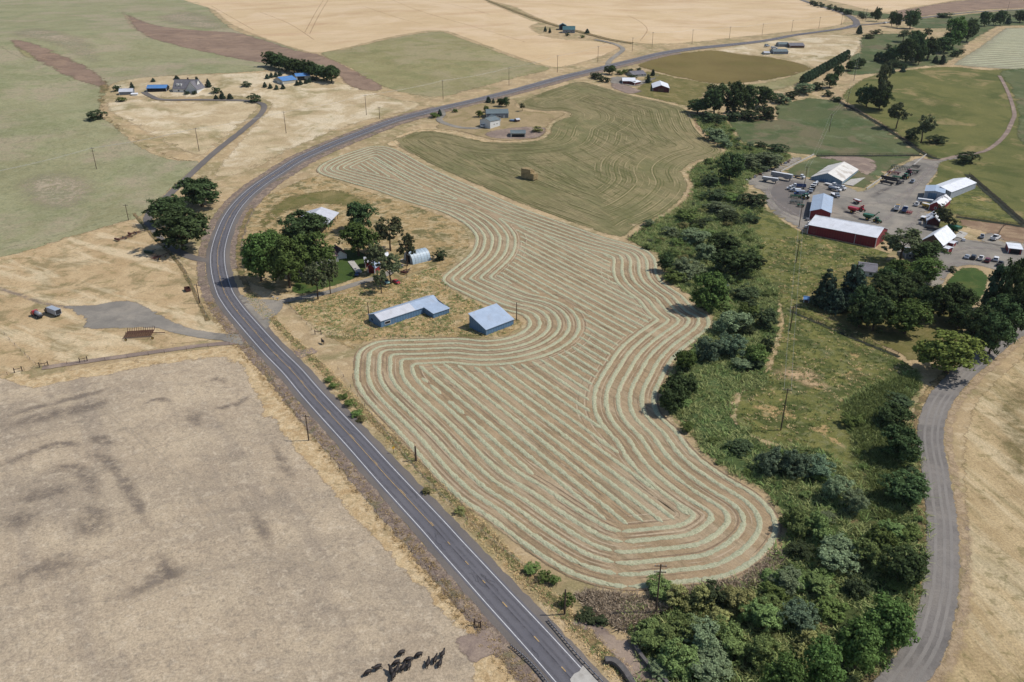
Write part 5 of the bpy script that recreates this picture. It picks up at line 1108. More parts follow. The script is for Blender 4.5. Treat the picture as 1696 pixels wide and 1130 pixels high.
def header(px, to, label, L):
    loc, rz = at_heading(*px, *to); root = empty('header_trailer', loc, rz, label, 'trailer')
    MB().box(-L/2, L/2, -0.15, 0.15, 0.6, 0.85).build('beam', V['dark'], root)
    MB().extrude([(-0.7, 0.9), (0.7, 0.9), (0.5, 1.7), (-0.3, 1.9), (-0.7, 1.5)], 'x', -L/2+0.4, L/2-0.4).build('header', V['dark'], root)
    for x in (-L/3, L/3):
        for y in (-0.7, 0.7): wheel(root, x, y, 0.35, 0.25)
    return root
header((1477,302), (1486,304), 'front dark header trailer before the implements', 11)
header((1472,298), (1481,300), 'second dark header trailer before the implements', 11)
header((1490,306), (1500,303), 'short dark header trailer right of the other two', 8)
trailer((1533,345), (1541,347), 'small yellow seed wagon beside the peeling roofed barn', 4.5, 0.8, V['orange'], 2.0, True)
trailer((1531,339), (1545,341), 'pale blue tank trailer in front of the grey annex', 8.0, 1.4, V['silver'], 2.2, False)
trailer((1528,365), (1533,361), 'small white flat cart in the yard', 3.6, 0.3, V['white'], 2.2, False)
header((1546,383), (1556,385), 'low dark blue trailer behind the shop', 9)
toolbar((1506,354), (1511,347), 'red frame implement beside the blue and white truck', 3.0, 4, 'red', 'harrow', depth=4.0, mid=0.7)
for px, to, cb, bd, k, lb in [((1314,316), (1305,315), 'white', 'white', 'flat', 'white flatbed at the left of the truck row'), ((1326,325), (1316,324), 'blue', 'silver', 'box', 'blue cabbed grain truck at the lower end of the truck row'), ((1344,319), (1338,326), 'silver', 'dark', 'box', 'grey box truck close behind the truck barn roof'), ((1350,309), (1344,315), 'white', 'silver', 'tank', 'white tank truck at the top of the group behind the truck barn'), ((1391,314), (1400,317), 'white', 'silver', 'box', 'white box truck at the right of the group behind the truck barn')]:
    truck(px, to, lb, cb, bd, k, 1.0, 8.0)
tractor((1333,330), (1326,327), 'green', 'green tractor between the planter and truck barn', 1.1)
toolbar((1326,343), (1329,334), 'low green drill at the wall of the truck barn', 4.0, 6, 'green', 'seed_drill', depth=2.0)
trailer((1419,338), (1427,341), 'small red wagon behind the red grain cart', 4.5, 0.7, V['red'], 2.0, False)
tractor((1452,369), (1460,372), 'green', 'green tractor hitched to the green grain cart', 0.95)
car((1518,341), (1524,334), 'white', 'white pickup beside the pale blue tank trailer', 'pickup', 1.1)
car((1511,303), (1517,297), 'silver', 'silver pickup below the parked implements', 'pickup', 1.1)
toolbar((1517,278), (1523,272), 'dark folded harrow at the upper end of the implement row', 5.0, 6, 'dark', 'harrow', depth=4.0, mid=0.9)
toolbar((1486,296), (1493,291), 'green row cultivator in front of the red disc', 6.0, 8, 'green', 'cultivator', depth=2.5, mid=0.8)
header((1468,306), (1477,308), 'lowest dark header trailer at the wall end', 9)
for i, (px, py, m_, lb) in enumerate([(1340,372,'white','white tote tank at the left wall of the truck barn'),(1337,366,'steel','grey tote tank left of the truck barn'),(1335,378,'white','white tote tank at the barn corner pole'),(1545,356,'white','white tote tank by the peeling roofed barn'),(1523,372,'steel','grey tote tank near the small white cart'),(1595,400,'white','white tote tank by the concrete pad'),(1583,404,'steel','grey tote tank at the shop end')]):
    x, y = XY(px, py); rt_ = empty('tote_tank', (x, y, T(x, y)+lift(5, y)), 0.3*i, lb, 'tank'); MB().box(-0.75, 0.75, -0.65, 0.65, 0.16, 1.3).build('tank_body', V[m_], rt_); MB().box(-0.8, 0.8, -0.7, 0.7, 0.0, 0.15).build('pallet', B_['wood'], rt_); MB().cyl((0, 0, 1.3), (0, 0, 1.42), 0.2).build('lid', V['dark'], rt_)
# rusty implements in the left paddock
def spike_harrow(px, to, label, L, W_, rows, cols, ht=1.8):
    loc, rz = at_heading(*px, *to); root = empty('spike_harrow', loc, rz, label, 'implement')
    for j in range(rows):
        y = -W_/2+j*W_/(rows-1)
        MB().box(-L/2, L/2, y-0.09, y+0.09, 0.5, 0.7).build('frame_bar', V['rust'], root)
    for i in range(cols):
        x = -L/2+i*L/(cols-1)
        MB().beam((x, -W_/2, 0.62), (x, W_/2, 0.62), 0.12, 0.14).build('cross_bar', V['rust'], root)
        MB().beam((x, W_/2, 0.6), (x+0.1, W_/2+0.7, ht), 0.16, 0.16).build('tine', V['rust'], root)
        MB().beam((x, 0, 0.6), (x+0.1, 0.5, ht*0.85), 0.14, 0.14).build('tine', V['rust'], root)
    MB().beam((L/2, 0, 0.6), (L/2+4.5, -0.4, 0.5), 0.25, 0.22).build('hitch', V['rust'], root)
    MB().box(-L/2, L/2+0.8, -W_/2-1.2, -W_/2-0.95, 0.7, 0.95).build('front_bar', B_['wood'], root)
    for x in (-L/2+1.2, L/2+1.0): wheel(root, x, -W_/2-1.7, 0.45, 0.3, 'orange')
    return root
spike_harrow((231,556), (246,555), 'big rusty spike harrow beside the gravel pad', 9.5, 5.5, 8, 13, 1.7)
spike_harrow((259,429), (266,426), 'rusty red harrow near the lane trees', 4.0, 2.2, 4, 6, 1.5)
toolbar((249,420), (258,416), 'dark green seed drill beside the rusty red harrow', 5.0, 8, 'dgreen', 'seed_drill', depth=1.6, mid=0.9)
toolbar((206,396), (216,393), 'long rusty cultivator frame lying at the paddock edge', 4.0, 6, 'rust', 'cultivator', depth=7.0, mid=0.4)
toolbar((224,388), (232,386), 'rusty rake frame behind the long cultivator frame', 3.0, 5, 'rust', 'hay_rake', depth=5.0, mid=0.5)
toolbar((672,452), (678,448), 'rusty implement beside the farmstead light pole', 3.0, 5, 'rust', 'harrow', depth=3.5, mid=0.6)
loc, rz = at_heading(311, 482, 316, 489); root = empty('iron_bin', loc, rz, 'rusty red iron feed bin by the paddock fence', 'bin')
for (x0, x1, y0, y1) in ((-1.7, 1.7, -1.0, -0.9), (-1.7, 1.7, 0.9, 1.0), (-1.7, -1.6, -0.9, 0.9), (1.6, 1.7, -0.9, 0.9)): MB().box(x0, x1, y0, y1, 0.1, 1.3).build('side_panel', V['rust'], root); MB().box(-1.6, 1.6, -0.9, 0.9, 0.1, 0.25).build('bin_floor', V['maroon'], root)
for x in (-1.4, 1.4): MB().box(x-0.1, x+0.1, -1.1, 1.1, 0.0, 0.1).build('skid', V['rust'], root)
# bale stack on the baled field: every bale is a thing
M['bale'] = ground_mat('hay_bale_straw', (190,164,118), (164,140,98), 0.8, (((140,124,80), 0.5, 0.52, 0.7, 0.5),), 0.25, 3.0, 0.1)
loc, rz = at_heading(875, 296, 886, 299)
bl, bw_, bh = 2.4, 1.25, 1.15
bm_ = MB().box(-bl/2, bl/2, -bw_/2, bw_/2, 0, bh); bme = None
rb = random.Random(5)
for lay in range(5):
    nx_ = (4, 4, 4, 3, 3)[lay]
    for j in range(3):
        for i in range(nx_):
            if lay == 4 and i == 2 and j == 2: continue
            if bme is None:
                o = bm_.build('hay_bale', M['bale']); bme = o.data; set_edge(bme, [1.0]*len(bme.vertices))
                mbs = MB()
                for x in (-0.7, 0, 0.7): mbs.box(x-0.02, x+0.02, -bw_/2-0.01, bw_/2+0.01, -0.004, bh+0.01)
                st = mbs.build('twine', V['dark'], o); sme = st.data
            else:
                o = link(bpy.data.objects.new('hay_bale', bme)); link(bpy.data.objects.new('twine', sme), o)
            tag(o, 'square hay bale, '+('bottom', 'second', 'third', 'fourth', 'top')[lay]+' layer, '+('front', 'middle', 'back')[j]+' row, '+('first', 'second', 'third', 'fourth')[i]+' from left in the stack', 'hay bale', 'bales stacked on the baled field')
            lx = -4.2+(i+0.5)*(bl+0.06)+rb.uniform(-0.06, 0.06)+(0.25 if lay % 2 else 0)*0; ly = -2+(j+0.5)*(bw_+0.08)*1.1
            wp = loc + Vector((lx*math.cos(rz)-ly*math.sin(rz), lx*math.sin(rz)+ly*math.cos(rz), lay*(bh+0.012)))
            o.location = wp; o.rotation_euler = (0, 0, rz+rb.uniform(-0.02, 0.02))

# ================================================================== POLES, FENCES, ROADSIDE
M['pole'] = mat('weathered_pole', (92,78,68), 0.9, 0, 0.2, 0.8, 0.1)
M['wire'] = mat('power_wire', (176,176,176), 0.5, 0.3, 0.05)
M['ins'] = mat('insulator', (196,200,204), 0.3)
POLETOP = {}
def pole(px, py, label, hpx=None, h=None, arms=1, group=None, r=0.17, key=None):
    x, y = XY(px, py); z = T(x, y)+lift(2, y)
    k, a = ppm(x, y, z)
    if h is None: h = min(15.0, max(5.0, hpx/(k*math.cos(a))))
    root = empty('utility_pole', (x, y, z), random.uniform(-0.3, 0.3), label, 'pole', group)
    MB().cyl((0, 0, -0.8), (0, 0, h), r*1.25, r*0.8, 8).build('shaft', M['pole'], root)
    for i in range(arms):
        zc = h-0.6-i*1.6
        arm = MB().beam((-1.25, 0.14, zc), (1.25, 0.14, zc), 0.14, 0.16).build('crossarm', M['pole'], root)
        for q in (-1.1, -0.4, 0.4, 1.1): MB().cyl((q, 0.14, zc+0.08), (q, 0.14, zc+0.32), 0.06, n=6).build('insulator', M['ins'], arm)
    POLETOP[key or (px, py)] = Vector((x, y, z+h-0.25))
    return root
def wires(keys, label, n=2, sag=0.02):
    mb = MB()
    for a, b in zip(keys[:-1], keys[1:]):
        p, q = POLETOP[a], POLETOP[b]; d = (q-p); L = d.length; sd = Vector((-d.y, d.x, 0)).normalized()
        for w_ in ((-1.0, 1.0) if n == 2 else (-1.0, 0, 1.0)):
            pr = None
            for k in range(11):
                t = k/10; c = p+d*t+sd*w_-Vector((0, 0, L*sag*4*t*(1-t)))
                if pr is not None: mb.cyl(pr, c, 0.028, n=4, caps=False)
                pr = c
    return tag(mb.build('power_line', M['wire']), label, 'power line')
G1 = 'utility poles down the meadow'; G2 = 'utility poles along the main road'
for px, py, hp, lb in [(1293,713,68,'tall utility pole in the green meadow right of the creek'), (1308,548,40,'utility pole in the meadow before the right grove fence'), (1318,437,39,'utility pole in the weedy meadow below the long red barn'),
                       (1323,377,37,'utility pole at the left end of the long red barn'), (1332,308,31,'utility pole in the yard beside the truck row')]:
    pole(px, py, lb, hp, group=G1)
pole(1373,219,'utility pole in the middle of the dark green pasture',28,group=G1); pole(1402,180,'utility pole at the dark pasture fence',26,group=G1); pole(1414,134,'utility pole below the far poplar row',24,group=G1); pole(1433,34,'far utility pole above the road junction',18,group=G1)
wires([(1293,713),(1308,548),(1318,437),(1323,377),(1332,308),(1373,219),(1402,180),(1414,134),(1433,34)], 'power line wires running up the meadow past the yard')
pole(1086,1017,'tall pole with crossarms in the willow thicket at lower right',h=13.5,arms=2); pole(935,1018,'short dark pole beside the guardrail',h=6.9,arms=0,r=0.2)
pole(511.5,730,'thin pole on the left verge of the main road',h=8.6); pole(689,764,'stubby thick pole at the hayfield edge by the road',h=4.8,arms=0,r=0.28)
pole(855.6,531,'pole at the right corner of the blue monopitch shed',h=7.5,arms=0); pole(610.7,522,'pole at the left end of the long blue shed',h=5.4,arms=0); pole(331,503,'pole on the paddock fence by the road bend',h=8.5); pole(213,365,'pole at the lower edge of the left pasture',h=8.5)
pole(160,280,'tall pole with wires in the left pasture',h=13,arms=2); pole(1105,650,'short leaning pole among creek trees at the hayfield edge',h=6,arms=0)
pole(-40,330,'pole beyond the left edge of the pasture',h=13,arms=2); pole(330,251,'pole at the lower corner of the pale hillside',hpx=43)
wires([(-40,330),(160,280),(330,251)], 'three wires crossing the left pasture', 3, 0.015)
for px, py, hp, lb in [(474,221,35,'pole on the pale hillside above the road bend'),(607,191,37,'tall pole on the hillside left of the slate house'),(629,197,19,'short pole near the tall hillside pole'),(734,165,33,'pole at the lower edge of the yellow green pasture'),
                       (843,142,31,'pole beside the road at the right of the yellow green pasture'),(923,120,29,'pole at the tip of the left wheat field'),(990,103,26,'pole on the wheat side of the road above the red garage'),(1047,85,21,'pole beside the green house drive'),
                       (1080,78,24,'second pole beyond the green house drive'),(1146,73,22,'third pole along the wheat hill road'),(1208,64,18,'fourth pole along the wheat hill road'),(1262,59,18,'fifth pole along the wheat hill road'),(1311,53,18,'sixth pole along the wheat hill road'),(1356,47,17,'seventh pole along the wheat hill road'),(1393,42,18,'pole at the far road bend')]:
    pole(px, py, lb, hp, group=G2)
wires([(330,251),(474,221),(607,191),(734,165),(843,142),(923,120),(990,103),(1080,78),(1146,73),(1208,64),(1262,59),(1311,53),(1356,47),(1393,42)], 'power line wires along the main road', 2, 0.015)
pole(1428,34,'tall thin pole at the far road junction',24); pole(1668,20,'far pole beside the upper right road',22)
x, y = XY(674,460); root = empty('light_pole', (x, y, T(x, y)), 0.3, 'white lamp on a tall pole in front of the quonset hut', 'lamp')
MB().cyl((0, 0, -0.5), (0, 0, 8.6), 0.14, 0.09).build('shaft', M['pole'], root); MB().beam((0, 0, 8.5), (-1.6, 0, 8.7), 0.08, 0.08).build('lamp_arm', V['steel'], root); MB().box(-2.1, -1.4, -0.18, 0.18, 8.55, 8.75).build('lamp_head', V['white'], root)
def fence(px, label, sp=5.0, h=1.25, rails=4, wood=False, pr=0.07, cat='fence'):
    wv = path_world(px, 2.0, n=6); out_ = [wv[0]]; acc = 0
    for a, b in zip(wv[:-1], wv[1:]):
        acc += math.hypot(b[0]-a[0], b[1]-a[1])
        if acc >= sp: out_.append(b); acc = 0
    x0, y0 = out_[0]; z0 = T(x0, y0); root = empty('wire_fence' if not wood else 'rail_fence', (x0, y0, z0), 0, label, cat)
    pm = None
    for (x, y) in out_:
        z = T(x, y)-z0
        if pm is None: o = MB().cyl((0, 0, -0.4), (0, 0, h), pr, pr*0.9, 6).build('post', M['pole'], root); pm = o.data
        else: o = link(bpy.data.objects.new('post', pm), root)
        o.location = (x-x0, y-y0, z)
    for r_ in range(rails):
        mb = MB(); zz = h*(0.25+0.7*r_/(max(1, rails-1)))
        for (ax, ay), (bx, by) in zip(out_[:-1], out_[1:]): mb.beam((ax-x0, ay-y0, T(ax, ay)-z0+zz), (bx-x0, by-y0, T(bx, by)-z0+zz), 0.012 if not wood else 0.05, 0.012 if not wood else 0.12)
        mb.build('wire' if not wood else 'rail', M['wire'] if not wood else M['pole'], root)
    return root
fence([(-10,542),(4,551),(30,578),(64,609)], 'wire fence on the left side of the paddock', 4)
fence([(-20,630),(30,617),(64,609),(140,601),(250,588),(380,572)], 'wire fence between the paddock and the grazed field', 5)
fence([(475,504),(500,530),(522,554)], 'wire fence beside the road below the farmstead drive', 4)
fence([(522,554),(580,558),(660,560),(720,559)], 'wire fence below the blue sheds', 5)
fence([(1312,514),(1380,545),(1440,570),(1487,589)], 'post and rail fence below the right grove', 3.5, 1.4, 3, True, 0.1)
fence([(1384,165),(1459,207),(1530,254),(1556,264)], 'dark fence between the green and olive pastures', 3.0, 1.7, 4, True, 0.12)
fence([(1605,290),(1650,330),(1700,374)], 'dark fence running off right from the grey barn', 3.0, 1.7, 4, True, 0.12)
fence([(1353,258),(1434,258),(1527,257)], 'dark fence behind the wide blue barn', 3.0, 1.6, 3, True, 0.1)
fence([(1584,359),(1640,367),(1700,376)], 'fence along the top of the brown corral', 3.0, 1.6, 4, True, 0.1)
fence([(1652,392),(1660,378),(1668,372)], 'white rail fence at the corral corner', 3.0, 1.4, 3, True, 0.1)
fence([(224,356),(240,376),(266,402),(300,440),(330,500),(345,530)], 'old wire fence along the right side of the paddock', 4)
fence([(418,574),(450,626),(498,696),(576,796),(674,906),(762,1006),(796,1042)], 'wire fence along the left ditch of the main road', 5, 1.2)
fence([(560,612),(600,668),(650,730),(690,780),(760,850),(850,925),(930,985)], 'wire fence between the main road and the hayfield', 6, 1.1)
fence([(1199,196),(1240,201),(1284,198)], 'dark fence at the top left of the green pasture', 3.0, 1.5, 3, True, 0.1)
# dark weeds under the long dark fences
def weedstrip(px, hw, label, m='bank'):
    ribbon('weed_strip', path_world(px, 3.0), (-hw, 0, hw), 5, M[m], label, 'verge', amp=0.9, feather=hw*0.6)
M['weeds'] = ground_mat('dark_fence_weeds', (62,64,54), (50,54,46), 0.3, (((86,88,66), 0.3, 0.54, 0.68, 0.5),), 0.25, 1.5, 0.4)
weedstrip([(1384,166),(1459,208),(1530,255),(1556,265)], 2.4, 'dark weeds under the fence between the pastures', 'weeds'); weedstrip([(1603,290),(1650,331),(1700,375)], 3.4, 'dark weeds under the fence right of the grey barn', 'weeds')
weedstrip([(1353,259),(1434,259),(1527,258)], 1.8, 'dark weeds under the fence behind the blue barn', 'weeds'); weedstrip([(1584,360),(1640,368),(1700,377)], 2.0, 'dark weeds along the top of the corral', 'weeds')
weedstrip([(1306,514),(1380,547),(1440,572),(1490,592)], 1.2, 'dark weeds below the right grove fence', 'weeds'); weedstrip([(222,354),(240,377),(266,404),(300,442),(330,502),(345,532)], 1.1, 'brown weeds along the paddock fence', 'ditch')
weedstrip([(805,0),(850,18),(880,29),(915,41),(960,53),(1010,66),(1048,72)], 5.0, 'dark weedy line between the two wheat fields', 'ditch')
def hbrace(px, py, qx, qy, label):
    a, b = XY(px, py), XY(qx, qy); root = empty('fence_brace', (a[0], a[1], T(*a)), 0, label, 'fence'); d = (b[0]-a[0], b[1]-a[1])
    for (x, y) in ((0, 0), d): MB().cyl((x, y, -0.4), (x, y, 1.9), 0.16, n=8).build('post', M['pole'], root)
    MB().beam((0, 0, 1.3), (d[0], d[1], 1.3), 0.16, 0.16).build('brace_rail', M['pole'], root)
hbrace(24.5,618,37,615,'timber fence brace at the far left corner'); hbrace(66,609,80,606,'timber fence brace at the corner of the paddock fences'); hbrace(132.5,601,145,598.5,'timber fence brace beside the paddock dirt track'); hbrace(522,554,532,554.5,'pale timber brace where the shed fence meets the road fence')
hbrace(786,1036,796,1040,'timber gate brace near the cattle'); hbrace(1040,395,1046,398,'timber brace at the corner of the two hayfields')
def guardrail(px, label):
    wv = path_world(px, 2.0, n=6); x0, y0 = wv[0]; root = empty('guardrail', (x0, y0, 0.1), 0, label, 'guardrail')
    ln = [(x-x0, y-y0) for x, y in wv]
    for k, (x, y) in enumerate(ln): 
        MB().box(x-0.08, x+0.08, y-0.1, y+0.1, -0.4, 0.78).build('post', M['pole'], root)
    for z in (0.52, 0.70):
        mb = MB()
        for (ax, ay), (bx, by) in zip(ln[:-1], ln[1:]): mb.beam((ax-0.1, ay, z), (bx-0.1, by, z), 0.09, 0.13)
        mb.build('rail', V['steel'], root)
guardrail([(908,1030),(930,1056),(960,1092),(1005,1140)], 'steel guardrail on the right side of the main road'); guardrail([(846,1072),(868,1090),(890,1112),(912,1140)], 'steel guardrail on the left side of the main road')
x, y = XY(652,751); root = empty('road_sign', (x, y, 0.05), R(35), 'yellow diamond warning sign on the right verge', 'sign')
MB().box(-0.05, 0.05, -0.05, 0.05, -0.3, 2.4).build('post', M['pole'], root); mb = MB(); mb.extrude([(0, 1.35), (0.55, 1.9), (0, 2.45), (-0.55, 1.9)], 'y', -0.08, -0.055); mb.build('sign_plate', V['yellow'], root)
for px, py, lb in ((453,497,'mailbox on a post at the farmstead drive mouth'), (460,499,'second mailbox nearest the farmstead drive'), (276,413,'white mailbox at the lane by the dark trees')):
    x, y = XY(px, py); root = empty('mailbox', (x, y, T(x, y)+0.05), 0.6, lb, 'mailbox'); MB().box(-0.06, 0.06, -0.06, 0.06, -0.3, 1.1).build('post', M['pole'], root)
    MB().extrude([(-0.22, 1.1), (0.22, 1.1), (0.22, 1.35), (0.12, 1.5), (-0.12, 1.5), (-0.22, 1.35)], 'x', -0.4, 0.4).build('box', V['steel'], root)
for i in range(16):
    t = i/15; px, py = 1238+t*76+random.uniform(-2, 2), 300-t*36+random.uniform(-1, 1); x, y = XY(px, py); mb = MB(); s = random.uniform(0.7, 1.5)
    mb.box(-s, s, -s*0.6, s*0.6, -0.1, s*0.5).box(-s*0.5, s*0.9, -s*0.3, s*0.5, s*0.48, s*0.95)
    o = mb.build('scrap_heap', [M['concrete'], V['dark'], V['steel'], B_['wood'], V['rust']][i % 5]); o.location = (x, y, T(x, y)+0.1); o.rotation_euler = (random.uniform(-0.1, 0.1), random.uniform(-0.1, 0.1), random.uniform(0, 3))
    tag(o, ['first','second','third','fourth','fifth','sixth','seventh','eighth','ninth','tenth','eleventh','twelfth','thirteenth','fourteenth','fifteenth','last'][i]+' scrap heap from the left along the upper yard edge', 'scrap', 'scrap along the yard edge')
for px, py, s, lb in ((905,47,1,'x'),):
    pass
# playground and pool bits at the slate house
x, y = XY(849,201); root = empty('wading_pool', (x, y, T(x, y)+0.3), 0, 'round blue wading pool right of the slate house', 'pool'); MB().cyl((0, 0, 0), (0, 0, 0.9), 2.4, n=18).build('pool_wall', V['blue'], root); MB().cyl((0, 0, 0.9), (0, 0, 0.93), 2.3, n=18).build('pool_water', M['water'], root)
barn('garden_hut', 'tiny brown garden hut right of the blue wading pool', (856,203), (861,202), None, 4, 1.5, 'x', 'brown', 'r_pale', 'shed', D=3, trim=False)

# ================================================================== CATTLE
def cow_mesh(name, head_down, turn, step):
    """one skinned body: trunk, neck, head, four jointed legs, tail"""
    P_ = []; E_ = []; R_ = []
    def add(p, r, par=None):
        P_.append(p); R_.append(r); i = len(P_)-1
        if par is not None: E_.append((par, i))
        return i
    pel = add((-0.70, 0, 1.12), (0.27, 0.30)); mid = add((-0.15, 0, 1.06), (0.34, 0.38), pel); ch = add((0.45, 0, 1.08), (0.28, 0.36), mid); sh = add((0.72, 0, 1.18), (0.22, 0.28), ch)
    if head_down: n1 = add((1.0, turn*0.15, 0.98), (0.15, 0.2), sh); hd = add((1.22, turn*0.3, 0.66), (0.12, 0.14), n1); mz = add((1.36, turn*0.38, 0.36), (0.08, 0.09), hd)
    else: n1 = add((1.0, turn*0.12, 1.34), (0.15, 0.2), sh); hd = add((1.22, turn*0.26, 1.46), (0.13, 0.15), n1); mz = add((1.5, turn*0.42, 1.34), (0.08, 0.09), hd)
    for s in (-1, 1): add((P_[hd][0]-0.02, P_[hd][1]+s*0.24, P_[hd][2]+0.08), (0.035, 0.05), hd)
    for s in (-1, 1):
        st = step*s
        k = add((-0.62+0.05, s*0.2, 0.86), (0.16, 0.19), pel); kn = add((-0.55+st*0.1, s*0.23, 0.66), (0.09, 0.11), k); hk = add((-0.80+st*0.15, s*0.23, 0.44), (0.06, 0.065), kn); ft = add((-0.74+st*0.25, s*0.23, 0.07), (0.055, 0.055), hk); add((-0.68+st*0.25, s*0.23, 0.0), (0.06, 0.05), ft)
        e = add((0.52, s*0.2, 0.80), (0.12, 0.15), ch); w_ = add((0.55-st*0.12, s*0.22, 0.44), (0.065, 0.07), e); f_ = add((0.54-st*0.25, s*0.22, 0.07), (0.05, 0.05), w_); add((0.59-st*0.25, s*0.22, 0.0), (0.06, 0.05), f_)
    t1 = add((-1.0, 0, 1.18), (0.06, 0.06), pel); t2 = add((-1.1, 0.02, 0.75), (0.03, 0.03), t1); add((-1.1, 0.03, 0.42), (0.045, 0.045), t2)
    me = bpy.data.meshes.new(name); me.from_pydata(P_, E_, []); ob = bpy.data.objects.new(name, me); COL.objects.link(ob)
    md = ob.modifiers.new('skin', 'SKIN'); md.use_smooth_shade = True
    for i, sv in enumerate(me.skin_vertices[0].data): sv.radius = (R_[i][0]*1.32, R_[i][1]*1.32); sv.use_root = (i == 0)
    sb = ob.modifiers.new('sub', 'SUBSURF'); sb.levels = 1; sb.render_levels = 1
    dg = bpy.context.evaluated_depsgraph_get(); res = bpy.data.meshes.new_from_object(ob.evaluated_get(dg)); res.name = name
    bpy.data.objects.remove(ob); res.materials.clear(); res.materials.append(mat('black_hide', (44,38,36), 0.6, 0, 0.3, 2.0, 0.3)); return res
cows = [cow_mesh('cow_body', True, 0.2, 1), cow_mesh('cow_body', False, -0.5, -1), cow_mesh('cow_body', False, 0.6, 1), cow_mesh('cow_body', True, -0.6, -1)]
cdat = [(610,1118,599,1124,0,'black cow at the far left of the herd with lowered head'),(626,1110,616,1116,1,'black cow second from the left walking behind another'),(665,1086,655,1091,0,'black cow standing apart at the top of the herd'),(657,1102,647,1108,3,'black cow below the topmost cow'),
    (694,1089,685,1093,0,'black cow with lowered head near the middle of the herd'),(677,1097,668,1101,3,'black cow in the middle of the close bunch'),(678,1107,682,1098,1,'black cow at the right of the close bunch'),(668,1110,674,1102,2,'black cow inside the lower bunch'),(658,1114,662,1105,1,'black cow in the centre of the lower bunch'),(648,1116,645,1107,2,'black cow at the left of the lower bunch'),(652,1124,648,1133,0,'black cow at the bottom of the lower bunch'),
    (709,1103,713,1094,2,'lone black cow left of the right trio'),(721,1097,724,1088,1,'black cow at the left of the right trio'),(733,1088,739,1080,2,'black cow at the top of the right trio'),(729,1103,733,1094,1,'black cow at the bottom of the right trio')]
for px, py, qx, qy, k, lb in cdat:
    loc, rz = at_heading(px, py, qx, qy); root = tag(link(bpy.data.objects.new('black_cow', cows[k])), lb, 'cow', 'black cattle on the stubble field'); root.location = (loc.x, loc.y, lift(2, 0)+0.01); root.rotation_euler = (0, 0, rz); s = random.uniform(0.78, 0.88); root.scale = (s, s*1.1, s)
tag(link(bpy.data.objects.new('black_cow', cows[1])), 'black calf standing by the rail near the shed fence', 'cow')
o = bpy.data.objects[-1] if False else [q for q in bpy.data.objects if q.get('label') == 'black calf standing by the rail near the shed fence'][0]
loc, rz = at_heading(535, 570, 530, 566); o.location = loc; o.rotation_euler = (0, 0, rz)

# ================================================================== TREES, SHRUBS AND GROUND COVER
LEAF = {'dec': (86,107,55), 'decd': (74,91,56), 'loc': (92,98,68), 'wil': (118,131,96), 'wilg': (116,134,78), 'blu': (100,118,92), 'shr': (76,88,60), 'shg': (106,124,66), 'olv': (134,132,82), 'con': (66,82,66), 'pop': (70,88,64), 'yel': (110,121,58), 'red': (106,78,72)}
LM = {k: leaf_mat('leaf_'+k, v) for k, v in LEAF.items()}

